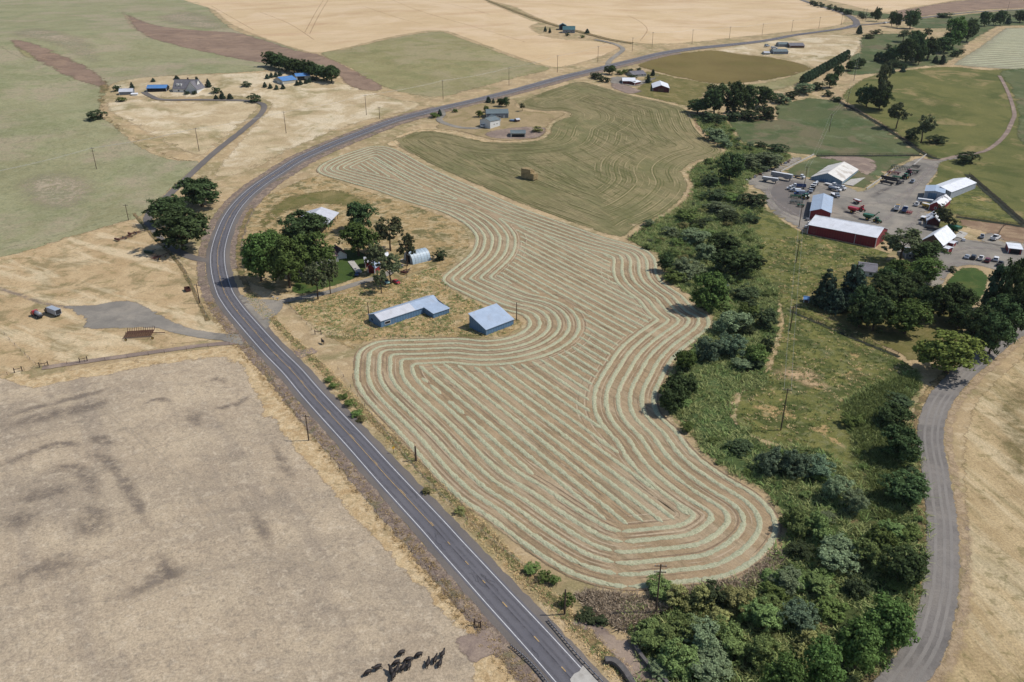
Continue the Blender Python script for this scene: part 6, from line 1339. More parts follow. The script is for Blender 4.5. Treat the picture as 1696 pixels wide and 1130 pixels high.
BARK = mat('bark', (86,72,60), 0.95, 0, 0.25, 1.5, 0.05)
def crown_mesh(name, shape, seed, ncl, nlf, leaf, m):
    """unit crown: width 1, height 0..1; leaf-sized faces gathered in clumps"""
    g = np.random.default_rng(seed)
    C, Rr = [], []
    if shape in ('round', 'airy', 'shrub'):
        zb, zc, ax, az, nl, r0, r1 = {'round': (0.03, 0.50, 0.31, 0.33, 20, 0.18, 0.28), 'airy': (0.16, 0.60, 0.34, 0.28, 18, 0.13, 0.20), 'shrub': (0.0, 0.32, 0.37, 0.36, 15, 0.13, 0.27)}[shape]
        lobes = []
        for i in range(nl):                                           # big limbs of foliage
            d = g.normal(size=3); d /= np.linalg.norm(d); rr = g.uniform(0.65, 1.05) if i else 0.1
            lobes.append((d[0]*ax*rr, d[1]*ax*rr, zc+d[2]*az*rr, g.uniform(r0, r1)))
        for i in range(ncl):
            l = lobes[g.integers(nl)]; d = g.normal(size=3); d /= np.linalg.norm(d)
            if d[2] < -0.45: d[2] *= -1
            rr = l[3]*g.uniform(0.72, 1.0); c = np.array([l[0]+d[0]*rr, l[1]+d[1]*rr, l[2]+d[2]*rr])
            c[2] = max(c[2], zb+g.uniform(0, 0.05)); C.append(c); Rr.append(l[3]*g.uniform(0.26, 0.42))
    elif shape == 'cone':
        for i in range(ncl):
            z = 0.06+0.92*(1-math.sqrt(g.random())); z = min(z, 0.98); tier = 0.75+0.25*math.cos(z*46); r = 0.5*(1-z)**0.8*tier*g.uniform(0.75, 1.05); a = g.uniform(0, 6.283)
            C.append(np.array([r*math.cos(a), r*math.sin(a), z])); Rr.append(0.05+0.09*(1-z))
    else:                                                             # column
        for i in range(ncl):
            z = g.uniform(0.04, 0.97); r = 0.48*math.sin(math.pi*min(1, z*0.8+0.2))**0.6*g.uniform(0.6, 1.0); a = g.uniform(0, 6.283)
            C.append(np.array([r*math.cos(a), r*math.sin(a), z])); Rr.append(0.11)
    C = np.array(C); Rr = np.array(Rr); n = len(C)*nlf
    idx = np.repeat(np.arange(len(C)), nlf)
    d = g.normal(size=(n, 3)); d /= np.linalg.norm(d, axis=1)[:, None]
    rad = Rr[idx]*g.random(n)**0.4
    asp = 0.75 if shape not in ('column', 'cone') else 0.6
    pos = C[idx]+d*rad[:, None]*np.array([1, 1, asp])
    cen = np.array([0, 0, 0.45 if shape != 'shrub' else 0.15]); outw = pos-cen
    if shape in ('cone', 'column'): outw[:, 2] = np.abs(outw[:, 2])*0.25+0.15
    outw /= np.linalg.norm(outw, axis=1)[:, None]+1e-6
    nr = 0.75*d+0.55*outw+np.array([0, 0, 0.35])+g.normal(size=(n, 3))*0.42; nr /= np.linalg.norm(nr, axis=1)[:, None]
    t1 = np.cross(nr, g.normal(size=(n, 3))); t1 /= np.linalg.norm(t1, axis=1)[:, None]; t2 = np.cross(nr, t1)
    sz = leaf*g.uniform(0.55, 1.35, n)[:, None]
    q = np.stack([pos-t1*sz-t2*sz*0.6, pos+t1*sz-t2*sz*0.6, pos+t1*sz*0.7+t2*sz*0.7, pos-t1*sz*0.7+t2*sz*0.7], 1).reshape(-1, 3)
    q[:, 2] = np.maximum(q[:, 2], 0.0)
    me = bpy.data.meshes.new(name); me.vertices.add(len(q)); me.vertices.foreach_set('co', q.ravel())
    me.loops.add(n*4); me.loops.foreach_set('vertex_index', np.arange(n*4)); me.polygons.add(n); me.polygons.foreach_set('loop_start', np.arange(n)*4); me.polygons.foreach_set('loop_total', np.full(n, 4))
    me.materials.append(m); me.update(calc_edges=True); return me
def trunk_mesh(name, shape, seed):
    rg = random.Random(seed); mb = MB()
    top = {'round': 0.55, 'airy': 0.62, 'shrub': 0.3, 'cone': 0.9, 'column': 0.85}[shape]; r = {'round': 0.032, 'airy': 0.028, 'shrub': 0.02, 'cone': 0.02, 'column': 0.03}[shape]
    p = Vector((0, 0, -0.04)); n = 5
    for i in range(n):
        q = Vector((rg.uniform(-0.02, 0.02), rg.uniform(-0.02, 0.02), top*(i+1)/n)); mb.cyl(p, q, r*(1-0.7*i/n), r*(1-0.7*(i+1)/n), 7, False); p = q
    if shape in ('round', 'airy', 'shrub'):
        for k in range(6):
            a = k*1.05+rg.uniform(-0.3, 0.3); z0 = top*rg.uniform(0.35, 0.85); mb.cyl((0, 0, z0), (0.3*math.cos(a), 0.3*math.sin(a), min(0.85, z0+rg.uniform(0.15, 0.3))), r*0.5, r*0.15, 5, False)
    return mesh(name, mb.v, mb.f, BARK, True)
SHAPE = {'dec': ('round', 300, 30, .021), 'decd': ('round', 270, 30, .023), 'loc': ('airy', 150, 30, .020), 'wil': ('shrub', 210, 42, .018), 'wilg': ('shrub', 220, 42, .018), 'blu': ('shrub', 210, 42, .018), 'shr': ('shrub', 180, 36, .021), 'shg': ('shrub', 180, 36, .021), 'olv': ('shrub', 170, 36, .021), 'con': ('cone', 170, 26, .026), 'pop': ('column', 110, 34, .04), 'yel': ('round', 300, 30, .021), 'red': ('round', 90, 36, .03)}
PROTO = {}
def protos(kind):
    if kind not in PROTO:
        sh, a, b, c = SHAPE[kind]; s0 = sum(ord(ch) for ch in kind)
        PROTO[kind] = [(crown_mesh('crown', sh, s0*7+i, a, b, c, LM[kind]), trunk_mesh('trunk', sh, s0+i)) for i in range(3)]
    return PROTO[kind]
rt = random.Random(21)
NAMES = {'dec': 'broadleaf_tree', 'decd': 'broadleaf_tree', 'loc': 'locust_tree', 'wil': 'willow_shrub', 'wilg': 'willow_shrub', 'blu': 'willow_shrub', 'shr': 'shrub', 'shg': 'shrub', 'olv': 'shrub', 'con': 'conifer_tree', 'pop': 'poplar_tree', 'yel': 'broadleaf_tree', 'red': 'broadleaf_tree'}
def tree(kind, x0, x1, yt, yb, label, group=None, base=None):
    """visible box in photo pixels -> tree on the ground of that size; base = trunk foot pixel if it shows"""
    cx = (x0+x1)/2; wpx = x1-x0; sh = SHAPE[kind][0]
    x, y = XY(cx, yb); k, a = ppm(x, y, T(x, y)); wm = wpx/k
    if base is None:
        f = {'shrub': 0.36, 'round': 0.22, 'airy': 0.1, 'cone': 0.3, 'column': 0.3}[sh]
        by = yb-f*wpx*math.sin(a)
        bx = cx
    else: bx, by = base
    x, y = XY(bx, by); z = T(x, y); k, a = ppm(x, y, z); wm = wpx/k
    h = ((by-yt)/k - 0.28*wm*math.sin(a))/math.cos(a)
    h = max(h, 0.42*wm if sh == 'shrub' else 0.7*wm, 0.8)
    cm, tm = protos(kind)[rt.randrange(3)]
    root = empty(NAMES[kind], (x, y, z+lift(1, y)), rt.uniform(0, 6.28), label, 'shrub' if sh == 'shrub' else 'tree', group)
    root.scale = (wm*1.17, wm*1.17, h*1.03)
    link(bpy.data.objects.new('trunk', tm), root); link(bpy.data.objects.new('crown', cm), root)
    return root
def trees(txt, group=None):
    for ln in txt.strip().split('\n'):
        a, lb = ln.split('|'); p = a.split(); n = [float(q) for q in p[1:]]
        tree(p[0], *n[:4], lb.strip(), group, tuple(n[4:6]) if len(n) > 4 else None)
trees('''
dec 404 462 385 470|big maple at the road side of the farmstead grove
dec 448 512 392 482|big maple in front of the farmstead grove
decd 466 542 355 408|dark maple in front of the hay barn roof
dec 486 554 384 462|maple standing over the brown farmhouse roof
dec 430 480 380 440|maple at the rear of the farmstead grove
dec 566 622 368 428|broad tree above the farmstead lawn
decd 576 622 335 386|tall dark tree above the broad lawn tree
loc 512 556 432 496 527 496|small open tree with bare trunk at the drive
loc 534 565 428 486 548 487|slim open tree right of the bare trunked tree by the drive
loc 620 672 358 416 647 416|tall locust tree with twin trunks left of the quonset hut
loc 658 692 384 442|locust tree partly covering the quonset hut
loc 598 640 398 453 620 453|locust tree growing over the red sheds
loc 630 676 420 471 647 471|leaning locust tree beside the red car
loc 622 648 446 486 632 486|small locust tree left of the pale green pickup
shr 716 740 408 432|round dark bush at the right end of the quonset hut
red 576 592 362 380|small reddish tree beside the tall dark tree
decd 300 370 290 346|dark tree nearest the lane top left of the road bend
decd 252 310 322 374|dark tree standing in the lane curve
decd 264 346 346 420|largest dark tree between lane and road bend
''', 'farmstead trees')
trees('''
shr 148 176 178 200|round dark bush in the gully left of the pale hillside
con 340 351 130 145|conifer at the right gable of the grey roofed house
shr 350 366 143 155|dark bush right of the grey roofed house
con 364 374 150 165|slim conifer below the dark bush of the hill house
con 376 387 154 165|conifer furthest right on the hill house lawn
con 354 362 157 165|small conifer left of the slim lawn conifer
con 288 297 125 132|small conifer behind the grey house roof left
con 250 258 129 136|small conifer behind the blue carport
shr 188 201 139 152|bush left of the pale roofed shed
con 215 223 136 148|conifer behind the pale roofed shed
con 322 332 126 140|conifer behind the grey house gable
shr 401 418 134 144|dark bush between hill house and blue roofed barn
shr 412 431 152 170|round dark tree at the lane bend
shg 193 209 159 169|green bush below the pale roofed shed
shr 305 314 150 157|low shrub in front of the grey house left
shr 318 327 150 157|low shrub in front of the grey house right
''', 'garden trees of the hill house')
ORD = ['first', 'second', 'third', 'fourth', 'fifth', 'sixth', 'seventh', 'eighth', 'ninth', 'tenth', 'eleventh', 'twelfth', 'thirteenth', 'fourteenth', 'fifteenth', 'sixteenth', 'seventeenth']
for i in range(9):
    t = i/8; tree('decd', 436+t*100, 463+t*100, 88+t*24+rt.uniform(-2, 2), 112+t*26, ORD[i]+' tree from the left in the hedge behind the blue roofed barns', 'hedge behind the blue roofed barns')
for i, (x_, y_) in enumerate(((443,131),(450,129),(457,128),(464,126),(439,145),(448,147),(458,149),(469,148),(492,142),(498,141),(507,139),(513,137),(519,134))):
    tree('con', x_-4, x_+4, y_-9, y_, ORD[i if i < 4 else i-4 if i < 8 else i-8]+' small conifer from the left '+('behind' if i < 4 else 'in front of' if i < 8 else 'right of')+' the blue roofed barn', 'small conifers at the blue roofed barns')
trees('''
con 804 814 159 171|conifer beside the road above the slate house
con 814 820 163 172|slim conifer right of the roadside conifer
shg 750 758 178 187|small round tree in the drive loop of the slate house
yel 788 799 184 195|yellow green tree left of the slate garage
yel 801 810 176 187|yellow green tree behind the slate house corner
decd 823 834 163 177|dark tree left of the pair behind the slate house
decd 832 844 162 178|dark tree right of the pair behind the slate house
loc 860 870 171 185|small grey green tree on the bare lot right of the slate house
shg 712 726 185 196|green shrub at the slate house drive
con 724 733 181 193|dark conifer shrub at the slate house drive
olv 880 898 208 220|grey brush heap right of the open fronted shed
decd 1000 1019 108 124|largest tree left of the dark roofed far house
con 1068 1078 122 138|columnar dark tree between the red garage and red barn
con 1077 1085 114 126|conifer behind the dark roofed far house
shr 976 988 118 130|shrub at the left end of the red garage garden
shr 984 996 118 132|second shrub from the left in the red garage garden
shr 992 1002 124 136|low shrub in front of the red garage garden
shr 999 1010 126 137|shrub nearest the red garage drive
shg 1020 1032 114 124|shrub behind the red garage roof
shg 1030 1040 113 123|shrub right of the big tree behind the red garage
shr 1038 1049 112 121|shrub left of the dark roofed house
shr 1053 1062 111 118|shrub behind the dark roofed house ridge
shr 1040 1054 122 132|bush in front of the dark roofed house
con 900 906 44 53|conifer left of the green roofed house
con 908 913 46 55|small conifer left of the green roofed barn
shr 936 944 53 60|bush in front of the green roofed house
con 968 977 48 56|conifer right of the green roofed house
shg 960 968 58 63|low bush right of the green house drive
''', 'garden trees of the far houses')
trees('''
decd 1138 1172 162 190|dark tree at the left end of the dense creek grove
decd 1160 1204 136 194|tallest dark tree in the dense creek grove
decd 1196 1230 140 196|dark tree right of the tallest creek grove tree
decd 1222 1252 144 190|dark tree in the middle of the creek grove
shr 1160 1202 182 204|low dark bush at the left foot of the creek grove
shr 1196 1226 180 200|low dark bush under the middle of the creek grove
shr 1222 1256 176 200|low dark bush right of the creek grove middle
shr 1250 1286 168 200|low rounded bush at the right end of the creek grove
decd 1246 1280 146 180|dark tree at the right rear of the creek grove
wil 1276 1306 152 172|pale willow right of the creek grove
shr 1300 1322 148 166|bush left of the pale far willow
wil 1318 1350 134 156|pale green willow below the poplar row
shr 1346 1364 132 150|dark bush right of the pale far willow
decd 1364 1384 122 146|dark tree at the foot of the poplar row
decd 1380 1396 108 130|dark tree above the dark poplar foot tree
shr 1364 1380 148 160|small bush on the dry slope below the poplars
decd 1400 1418 100 118|dark tree at the top of the far fence line
decd 1414 1432 96 114|round tree at the right top of the far fence line
shr 1374 1394 158 168|bush at the corner of the dark green pasture
loc 1440 1472 108 182|tall tree in the middle of the olive pasture grove
decd 1418 1450 142 178|dark tree at the left of the olive pasture grove
decd 1440 1472 146 184|dark tree in front of the olive pasture grove
loc 1466 1502 170 214|tree halfway along the dark pasture fence
loc 1504 1546 190 238|spreading tree above the machinery yard
shr 1500 1522 208 232|dark bush under the spreading pasture tree
shr 1534 1566 220 240|low dark bush right of the spreading pasture tree
shr 1586 1618 246 273|round dark bush beside the curving track
''', 'trees around the pastures')
for i in range(17):
    t = i/16; x_ = 1329+t*73; y_ = 141-t*42; tree('pop', x_-5, x_+5, y_-17+t*2, y_, ORD[i]+' dark poplar from the lower left end of the slanting poplar row', 'far poplar row')
trees('''
con 1417 1428 41 57|pointed conifer at the far road junction
shr 1441 1460 48 57|low bush right of the pointed conifer
shr 1430 1446 55 64|grey green bush below the pointed conifer
decd 1470 1483 20 44|left tree of the pair at the far road
decd 1480 1491 23 46|right tree of the pair at the far road
decd 1494 1520 18 48|biggest tree beside the far road
decd 1446 1458 14 36|small tree above the road junction
decd 1440 1450 20 30|low tree left of the small junction tree
shr 1466 1476 72 82|lone round bush on the green far meadow
loc 1484 1506 52 70|grey green tree on the far meadow edge
decd 1466 1492 78 106|left tree of the large far grove
decd 1484 1512 68 108|front tree of the large far grove
decd 1504 1528 60 104|middle tree of the large far grove
decd 1522 1550 62 100|right tree of the large far grove
decd 1500 1522 54 84|rear tree of the large far grove
decd 1512 1530 78 108|narrow tree before the large far grove
shr 1470 1494 96 112|bush at the left foot of the large far grove
shr 1486 1502 102 114|bush at the front of the large far grove
decd 1548 1578 64 88|tree between the two far groves
dec 1560 1594 34 82|largest rounded tree of the right far grove
decd 1588 1614 38 70|right tree of the right far grove
decd 1576 1594 30 60|rear tree of the right far grove
decd 1600 1616 32 54|small tree at the right end of the right far grove
decd 1620 1640 22 44|left tree at the upper right field corner
decd 1640 1650 22 42|slim tree at the upper right field corner
decd 1648 1664 20 43|tree above the corner of the swathed field
con 1664 1674 24 41|conifer above the swathed field
decd 1678 1700 18 38|tree at the far right edge of the picture top
con 1543 1554 92 105|small conifer left of the swathed field corner
con 1554 1566 89 107|taller conifer at the swathed field corner
shr 1572 1590 82 94|grey bush beside the swathed field
shr 1588 1598 80 88|small bush on the swathed field edge
shr 1530 1542 45 58|bush on the brown bank of the far road
shr 1552 1576 23 30|flat bush row beside the far road
con 1456 1464 110 122|small conifer above the olive pasture grove left
con 1472 1482 112 122|small conifer above the olive pasture grove
con 1490 1500 110 120|small conifer at the top of the olive pasture
''', 'far groves at the upper right')
for i, (a_, b_, c_, d_) in enumerate(((1447,1455,88,102),(1453,1461,87,102),(1459,1467,88,103),(1465,1472,90,103))): tree('pop', a_, b_, c_, d_, ORD[i]+' poplar from the left in the short row before the far grove', 'short far poplar row')
for i, (a_, c_) in enumerate(((1344,2),(1352,4),(1360,6),(1374,10),(1384,12),(1392,14),(1400,18),(1407,18),(1424,22),(1431,24))): tree('shr', a_-5, a_+5, c_-3, c_+7, ORD[i]+' small tree from the left in the row above the far road bend', 'trees above the far road bend')
trees('''
wil 1164 1200 208 236|pale willow beside the bank of the baled field
wil 1186 1212 226 246|smaller pale willow below the bank willow
shr 1250 1268 232 246|dark bush at the lower left of the green pasture
shr 1272 1302 234 254|pair of dark bushes at the pasture corner
wil 1220 1256 248 284|pale willow at the left of the yard top thicket
wil 1248 1298 246 280|wide pale willow above the grey trailers
decd 1184 1230 256 304|dark creek tree left of the pale yard willows
shr 1156 1188 282 310|dark bush at the narrow bend of the dry bank
shr 1160 1202 306 334|round dark bush below the dry bank bend
shr 1222 1268 312 346|big dark bush at the left tip of the yard
shg 1196 1226 316 336|light green bush between the two big dark bushes
wil 1166 1212 332 356|pale low willow in the middle creek thicket
shg 1120 1156 342 368|bright green bush beside the dry bank
shr 1188 1222 344 368|dark bush in the middle creek thicket
shr 1230 1256 350 370|dark bush below the tip of the yard
shr 1146 1172 358 378|dark bush below the bright green bush
wil 1096 1122 372 394|pale willow at the top of the lower thicket
wil 1130 1174 374 406|big pale willow above the hayfield corner
shg 1110 1132 390 408|green bush below the upper pale willow
decd 1172 1222 388 424|dark green tree in the lower creek thicket
wil 1152 1184 398 434|pale willow in the middle of the lower thicket
decd 1186 1256 420 462|wide dark tree above the creek pool
wil 1108 1162 420 464|grey willow at the hayfield bulge
decd 1088 1114 416 452|dark tree at the hayfield bulge left of the grey willow
shg 1098 1134 440 470|green bush in front of the grey willow
dec 1142 1202 452 520|big creek tree casting shade on the hay rows
shr 1208 1254 466 498|dark bush below the creek pool
shg 1222 1254 490 538|tall green bush beside the narrow creek
shr 1248 1288 502 546|round dark bush at the meadow edge of the creek
wil 1184 1238 504 556|pale willow right of the hayfield bulge
blu 1152 1194 546 602|left half of the large blue green willow at the field edge
blu 1184 1232 540 596|right half of the large blue green willow at the field edge
dec 1116 1152 578 618|green tree on the field edge above the dark pair
decd 1106 1152 612 664|dark tree on the hayfield edge
decd 1088 1136 630 686|dark tree casting shade at the hayfield waist
shg 1234 1272 560 610|green bush on the creek above the bare sand
shr 1260 1278 550 586|narrow dark bush by the meadow edge
shg 1128 1148 694 718|small bright green bush at the field edge
shr 1222 1262 584 612|dark bush near the sand patch
blu 1258 1306 732 790|left clump of the blue green willow group
blu 1292 1336 736 796|middle clump of the blue green willow group
blu 1322 1370 746 794|right clump of the blue green willow group
wil 1360 1404 778 836|grey green willow right of the blue green group
wil 1392 1434 804 856|grey willow nearest the gravel bar
wilg 1292 1336 830 892|green willow beside the hayfield tip
wilg 1328 1376 838 900|olive green willow right of the hayfield tip
shr 1306 1344 892 930|dark bush below the hayfield tip
wil 1274 1324 934 984|pale willow under the lower field curve
wilg 1322 1380 938 992|green willow in the lower thicket
shr 1464 1506 648 676|dark bush at the top of the ditch row
decd 1450 1502 670 710|dark tree in the ditch row below the road bend
decd 1458 1520 700 770|big dark tree at the left edge of the gravel road
decd 1462 1530 780 838|dark tree beside the gravel road bend
decd 1462 1528 906 972|dark tree close to the lower gravel road
dec 1424 1502 988 1076|big green tree beside the lower gravel road
dec 1376 1452 1026 1120|green tree at the bottom beside the lower gravel road
dec 1318 1392 1062 1160|tree at the bottom edge left of the gravel road
dec 1262 1326 1086 1170|tree at the bottom edge in the lower thicket
wilg 1046 1102 1020 1074|willow at the left end of the bottom willow mass
wilg 1084 1146 1012 1080|second willow of the bottom willow mass
wil 1128 1190 1020 1090|pale willow in the middle of the bottom willow mass
wilg 1172 1236 1024 1096|willow at the right of the bottom willow mass
wilg 1090 1150 1056 1120|front willow of the bottom willow mass
wil 1140 1210 1064 1126|pale front willow of the bottom willow mass
olv 1098 1140 966 1014|olive bush behind the crossarm pole
olv 1134 1180 962 1018|olive bush right of the crossarm pole
shr 1160 1204 958 1010|dark bush at the lower hayfield curve
olv 1196 1250 966 1020|olive bush below the field curve
wilg 1226 1290 984 1050|green willow left of the bottom dark trees
blu 1294 1352 986 1046|blue green willow in the bottom thicket
shg 1350 1400 984 1030|green bush in the bottom thicket
wil 1352 1420 886 946|grey green willow in the wide lower thicket
wilg 1404 1462 880 950|green willow between thicket and gravel road
shr 1400 1440 946 990|dark bush above the bottom trees
shg 1440 1480 860 910|green bush below the gravel bar
wilg 1230 1290 1040 1110|willow between the willow mass and dark trees
''', 'creek side growth')
trees('''
con 1342 1386 438 512|tall spruce at the left end of the right grove
con 1380 1434 424 516|taller dark spruce second from the left of the right grove
con 1362 1400 470 520|lower spruce in front of the two tall spruces
loc 1462 1530 376 434 1490 434|tall tree hiding the shop gable
decd 1510 1556 398 436|dark tree before the shop roof
dec 1462 1504 428 472|bright tree in the rear of the right grove
dec 1496 1556 428 474|bright tree nearest the gravel drive in the grove
decd 1438 1506 455 512|dark tree in the middle of the right grove
decd 1420 1470 480 552|shady tree at the left front of the right grove
dec 1464 1532 494 558|round front tree of the right grove
decd 1520 1566 466 534|tree right of the round front tree
decd 1554 1602 470 534|tree at the lawn edge of the right grove
decd 1480 1524 450 500|tall middle tree of the right grove
decd 1400 1444 500 546|shady tree behind the grove fence
pop 1625 1660 440 520|left tree of the dark windbreak by the gravel road
decd 1640 1684 432 540|tallest tree of the dark windbreak
decd 1668 1712 436 530|windbreak tree at the right picture edge
decd 1626 1680 490 560|front tree of the dark windbreak
decd 1586 1636 508 580|dark tree left of the windbreak front
decd 1612 1664 520 592|windbreak tree nearest the gravel road
yel 1522 1612 548 626|bright yellow green round tree at the road bend
loc 1552 1584 350 382|airy cottonwood beside the little red shed
loc 1540 1570 340 376|airy cottonwood before the peeling barn roof
decd 1404 1442 474 530|dark tree between the spruces and the grove middle
decd 1444 1484 440 492|dark tree left of the bright rear grove tree
decd 1500 1546 476 530|dark tree behind the round front tree
decd 1566 1606 500 548|low dark tree between grove and windbreak
decd 1660 1700 470 556|windbreak tree behind the gravel road edge
shr 1500 1540 400 430|dark shrub below the shop gable
shr 1570 1584 440 452|small shrub at the parking yard lawn
''', 'right grove trees')
trees('''
shg 870 896 930 952|left green bush on the road verge by the lower hayfield
shg 890 912 940 966|middle green bush on the road verge by the lower hayfield
shg 910 928 950 972|right green bush on the road verge by the lower hayfield
shg 928 950 974 1008|green bush behind the short dark pole
shr 958 990 1008 1032|low dark bush left of the dirt crossing
shr 984 1006 1018 1038|low dark bush at the dirt crossing
shg 538 552 622 634|green verge bush nearest the field entrance
shg 560 576 650 663|green verge bush in the middle of the roadside strip
shg 582 602 674 692|green verge bush at the lower end of the roadside strip
olv 700 716 806 820|small olive bush on the road verge
olv 752 770 838 854|small olive bush further down the road verge
shg 546 560 632 646|low verge bush between the upper roadside bushes
shg 570 588 660 676|low verge bush between the lower roadside bushes
olv 590 606 686 700|olive verge bush ending the roadside strip
''', 'roadside bushes')
# merging shrubs that fill the creek thicket
fp = np.array([XY(*q) for q in BANK]); fp2 = np.roll(fp, -1, 0); fg = np.random.default_rng(77); nfill = 0; seen = []
OPEN = [np.array([XY(*q) for q in pl]) for pl in ([(1404,668),(1450,640),(1516,618),(1524,640),(1494,680),(1470,700),(1492,760),(1496,850),(1446,830),(1440,770),(1420,740)], [(1150,600),(1215,610),(1225,640),(1200,690),(1230,720),(1190,740),(1150,720),(1140,660)])]
def within(pl, c):
    q = np.roll(pl, -1, 0); cr = (pl[:, 1] > c[1]) != (q[:, 1] > c[1])
    return np.count_nonzero(c[0] < pl[cr, 0]+(c[1]-pl[cr, 1])/(q[cr, 1]-pl[cr, 1])*(q[cr, 0]-pl[cr, 0])) % 2
while nfill < 210:
    c = fg.uniform(fp.min(0), fp.max(0))
    if not within(fp, c) or any(math.hypot(c[0]-q[0], c[1]-q[1]) < 3.2 for q in seen): continue
    dd = np.hypot(*(fp-c).T).min()
    if dd < 3.5 or (any(within(o_, c) for o_ in OPEN) and fg.random() < 0.8): continue
    kd = ['wilg', 'shg', 'olv', 'wilg', 'wilg', 'wil', 'shr', 'shg'][fg.integers(8)]; wm = 2.4+4.6*fg.random()**1.6; hh = wm*fg.uniform(0.45, 0.75); cm, tm = protos(kd)[fg.integers(3)]
    root = empty(NAMES[kd], (c[0], c[1], T(*c)+lift(2, c[1])), fg.uniform(0, 6.28), {'wilg': 'mid green willow merging into the creek thicket', 'shg': 'bright green shrub merging into the creek thicket', 'olv': 'olive shrub merging into the creek thicket', 'shr': 'dark shrub merging into the creek thicket', 'wil': 'pale willow merging into the creek thicket'}[kd]+(' beside the baled field' if c[1] > 410 else ' near the creek pool' if c[1] > 300 else ' beside the hayfield waist' if c[1] > 225 else ' right of the hayfield tip' if c[1] > 160 else ' at the bottom edge'), 'shrub', 'shrubs filling the creek thicket')
    root.scale = (wm*1.1, wm*1.1, hh); link(bpy.data.objects.new('trunk', tm), root); link(bpy.data.objects.new('crown', cm), root); seen.append(c); nfill += 1
# ---- uncountable ground cover: reeds, weeds and grass tufts as one mesh per place
def cover(name, px, n, hgt, wid, m, label, seed, lay=2, blades=11):
    poly = np.array([XY(*q) for q in px]); g = np.random.default_rng(seed); x2 = np.roll(poly, -1, 0)
    lo, hi = poly.min(0), poly.max(0); pts = []
    while len(pts) < n:
        c = g.uniform(lo, hi)
        cr = (poly[:, 1] > c[1]) != (x2[:, 1] > c[1])
        xi = poly[cr, 0]+(c[1]-poly[cr, 1])/(x2[cr, 1]-poly[cr, 1])*(x2[cr, 0]-poly[cr, 0])
        if np.count_nonzero(c[0] < xi) % 2 and mnoise.noise(Vector((c[0]*0.12, c[1]*0.12, seed))) > -0.15-0.3*g.random(): pts.append(c)
    v, f = [], []
    for c in pts:
        z = T(c[0], c[1])+lift(lay, c[1]); s = g.uniform(0.5, 1.4)
        for b in range(blades):
            a = g.uniform(0, 6.283); r = wid*s*g.random()**0.5; bx, by = c[0]+r*math.cos(a), c[1]+r*math.sin(a); h = hgt*s*g.uniform(0.5, 1.2); ln = g.normal(size=2)*hgt*0.95; w2 = min(0.2, wid*0.3)*s
            t = g.uniform(0, 6.283); dx, dy = math.cos(t)*w2*0.5, math.sin(t)*w2*0.5; i = len(v)
            v += [(bx-dx, by-dy, z), (bx+dx, by+dy, z), (bx+dx*0.6+ln[0], by+dy*0.6+ln[1], z+h), (bx-dx*0.6+ln[0], by-dy*0.6+ln[1], z+h)]; f.append((i, i+1, i+2, i+3))
    return tag(link(bpy.data.objects.new(name, mesh(name, v, f, m))), label, 'ground cover', None, 'stuff')
GM = {'reed': leaf_mat('reed_blades', (152,156,100), 0.35), 'green': leaf_mat('weed_blades', (124,140,82), 0.35), 'straw': leaf_mat('straw_blades', (206,178,134), 0.22), 'grey': leaf_mat('dead_brush_twigs', (180,164,138), 0.35), 'dry': leaf_mat('mixed_dry_blades', (178,154,110), 0.3)}
cover('undergrowth', BANK, 9000, 0.8, 0.9, GM['reed'], 'tall green undergrowth filling the creek corridor', 1)
cover('undergrowth', BANK, 3500, 1.0, 0.9, GM['green'], 'darker weeds among the creek shrubs', 2)
cover('reeds', [(1404,668),(1450,640),(1516,618),(1520,640),(1490,680),(1470,700),(1490,760),(1496,850),(1470,880),(1446,830),(1440,770),(1420,740)], 2600, 1.0, 0.6, GM['green'], 'green reeds standing in the ditch', 3)
cover('dead_brush', [(955,985),(985,980),(1034,986),(1061,986),(1128,979),(1232,959),(1290,910),(1298,935),(1240,975),(1120,1000),(1060,1030),(1030,1045),(985,1020)], 1300, 0.6, 0.6, GM['grey'], 'grey dead brush below the hayfield', 4, 4)
cover('meadow_tufts', [(1262,400),(1337,390),(1450,414),(1440,470),(1330,495),(1480,588),(1520,615),(1400,655),(1400,700),(1350,735),(1260,725),(1225,690),(1272,612),(1292,545),(1285,490)], 700, 0.3, 0.6, GM['straw'], 'dry grass tufts over the meadow', 5)
cover('meadow_tufts', [(1262,400),(1337,390),(1450,414),(1440,470),(1330,495),(1480,588),(1520,615),(1400,655),(1400,700),(1350,735),(1260,725),(1225,690),(1272,612),(1292,545),(1285,490)], 1800, 0.3, 0.6, GM['green'], 'green grass tufts over the meadow', 6)
cover('yard_weeds', [(475,502),(560,488),(640,472),(700,450),(722,442),(745,480),(800,507),(860,540),(838,556),(700,557),(604,566),(540,558)], 1800, 0.28, 0.45, GM['green'], 'green weeds in the blue shed yard', 7)
cover('yard_weeds', [(475,502),(560,488),(640,472),(700,450),(722,442),(745,480),(800,507),(860,540),(838,556),(700,557),(604,566),(540,558)], 1500, 0.3, 0.5, GM['straw'], 'dry weeds in the blue shed yard', 8)
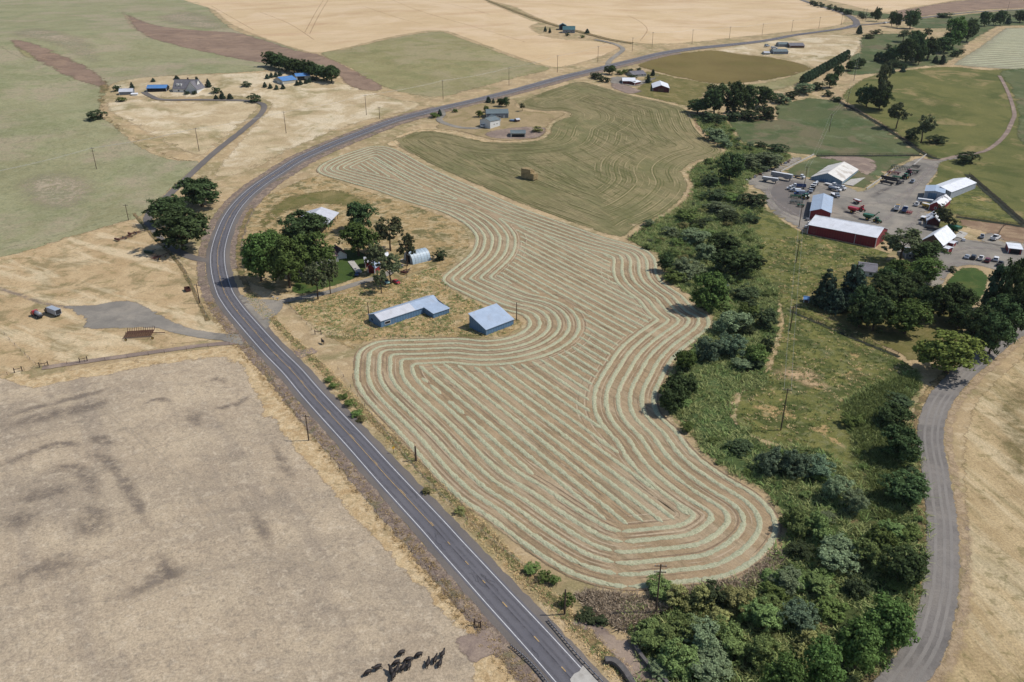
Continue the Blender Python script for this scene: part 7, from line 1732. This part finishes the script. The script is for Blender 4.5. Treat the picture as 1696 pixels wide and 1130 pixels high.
def verge_strip(side, o0, o1, n, hgt, wid, m, label, seed, ymax=300):
    g = np.random.default_rng(seed); sel = [i for i in range(2, len(road_w)-2) if 70 < road_w[i][1] < ymax]; v, f = [], []
    for _ in range(n):
        i = sel[g.integers(len(sel))]; p, q = road_w[i], road_w[i+1]; d = (q[0]-p[0], q[1]-p[1]); L = math.hypot(*d); o_ = side*g.uniform(o0, o1); t = g.random()
        cx, cy = p[0]+d[0]*t-d[1]/L*o_, p[1]+d[1]*t+d[0]/L*o_; s = g.uniform(0.5, 1.5)
        for b in range(7):
            a = g.uniform(0, 6.283); r = wid*s*g.random()**0.5; bx, by = cx+r*math.cos(a), cy+r*math.sin(a); h = hgt*s*g.uniform(0.5, 1.2); ln = g.normal(size=2)*hgt*0.9; w2 = min(0.16, wid*0.3)*s; tt = g.uniform(0, 6.283); dx, dy = math.cos(tt)*w2*0.5, math.sin(tt)*w2*0.5; k = len(v); z = T(bx, by)+lift(2, by)
            v += [(bx-dx, by-dy, z), (bx+dx, by+dy, z), (bx+dx*0.6+ln[0], by+dy*0.6+ln[1], z+h), (bx-dx*0.6+ln[0], by-dy*0.6+ln[1], z+h)]; f.append((k, k+1, k+2, k+3))
    tag(link(bpy.data.objects.new('verge_grass', mesh('verge_grass', v, f, m))), label, 'ground cover', None, 'stuff')
sgn = 1 if True else -1
verge_strip(-1, HW+3.4, HW+8.5, 2600, 0.22, 0.35, GM['straw'], 'straw grass along one ditch of the main road', 31)
verge_strip(-1, HW+4.0, HW+7.5, 500, 0.25, 0.35, GM['green'], 'green weeds in one ditch of the main road', 32)
verge_strip(1, HW+3.0, HW+7.5, 1800, 0.24, 0.35, GM['dry'], 'dry grass along the other side of the main road', 33)

# ---- thin summer haze over the whole valley (the sky lies outside it)
hz = bpy.data.materials.new('haze'); hz.use_nodes = True; ht_ = hz.node_tree; ht_.nodes.clear()
ho = ht_.nodes.new('ShaderNodeOutputMaterial'); hv = ht_.nodes.new('ShaderNodeVolumePrincipled'); hv.inputs['Color'].default_value = (0.82, 0.88, 0.95, 1); hv.inputs['Density'].default_value = 0.000025; hv.inputs['Anisotropy'].default_value = 0.2
ht_.links.new(hv.outputs[0], ho.inputs['Volume'])
zt_ = max(max(v[2] for v in gv)+20.0, CAM_H+15.0)
tag(MB().box(-5400, 5400, -1000, 7100, -3.0, zt_).build('haze', hz), 'thin pale haze lying over the whole valley', 'haze', None, 'stuff')
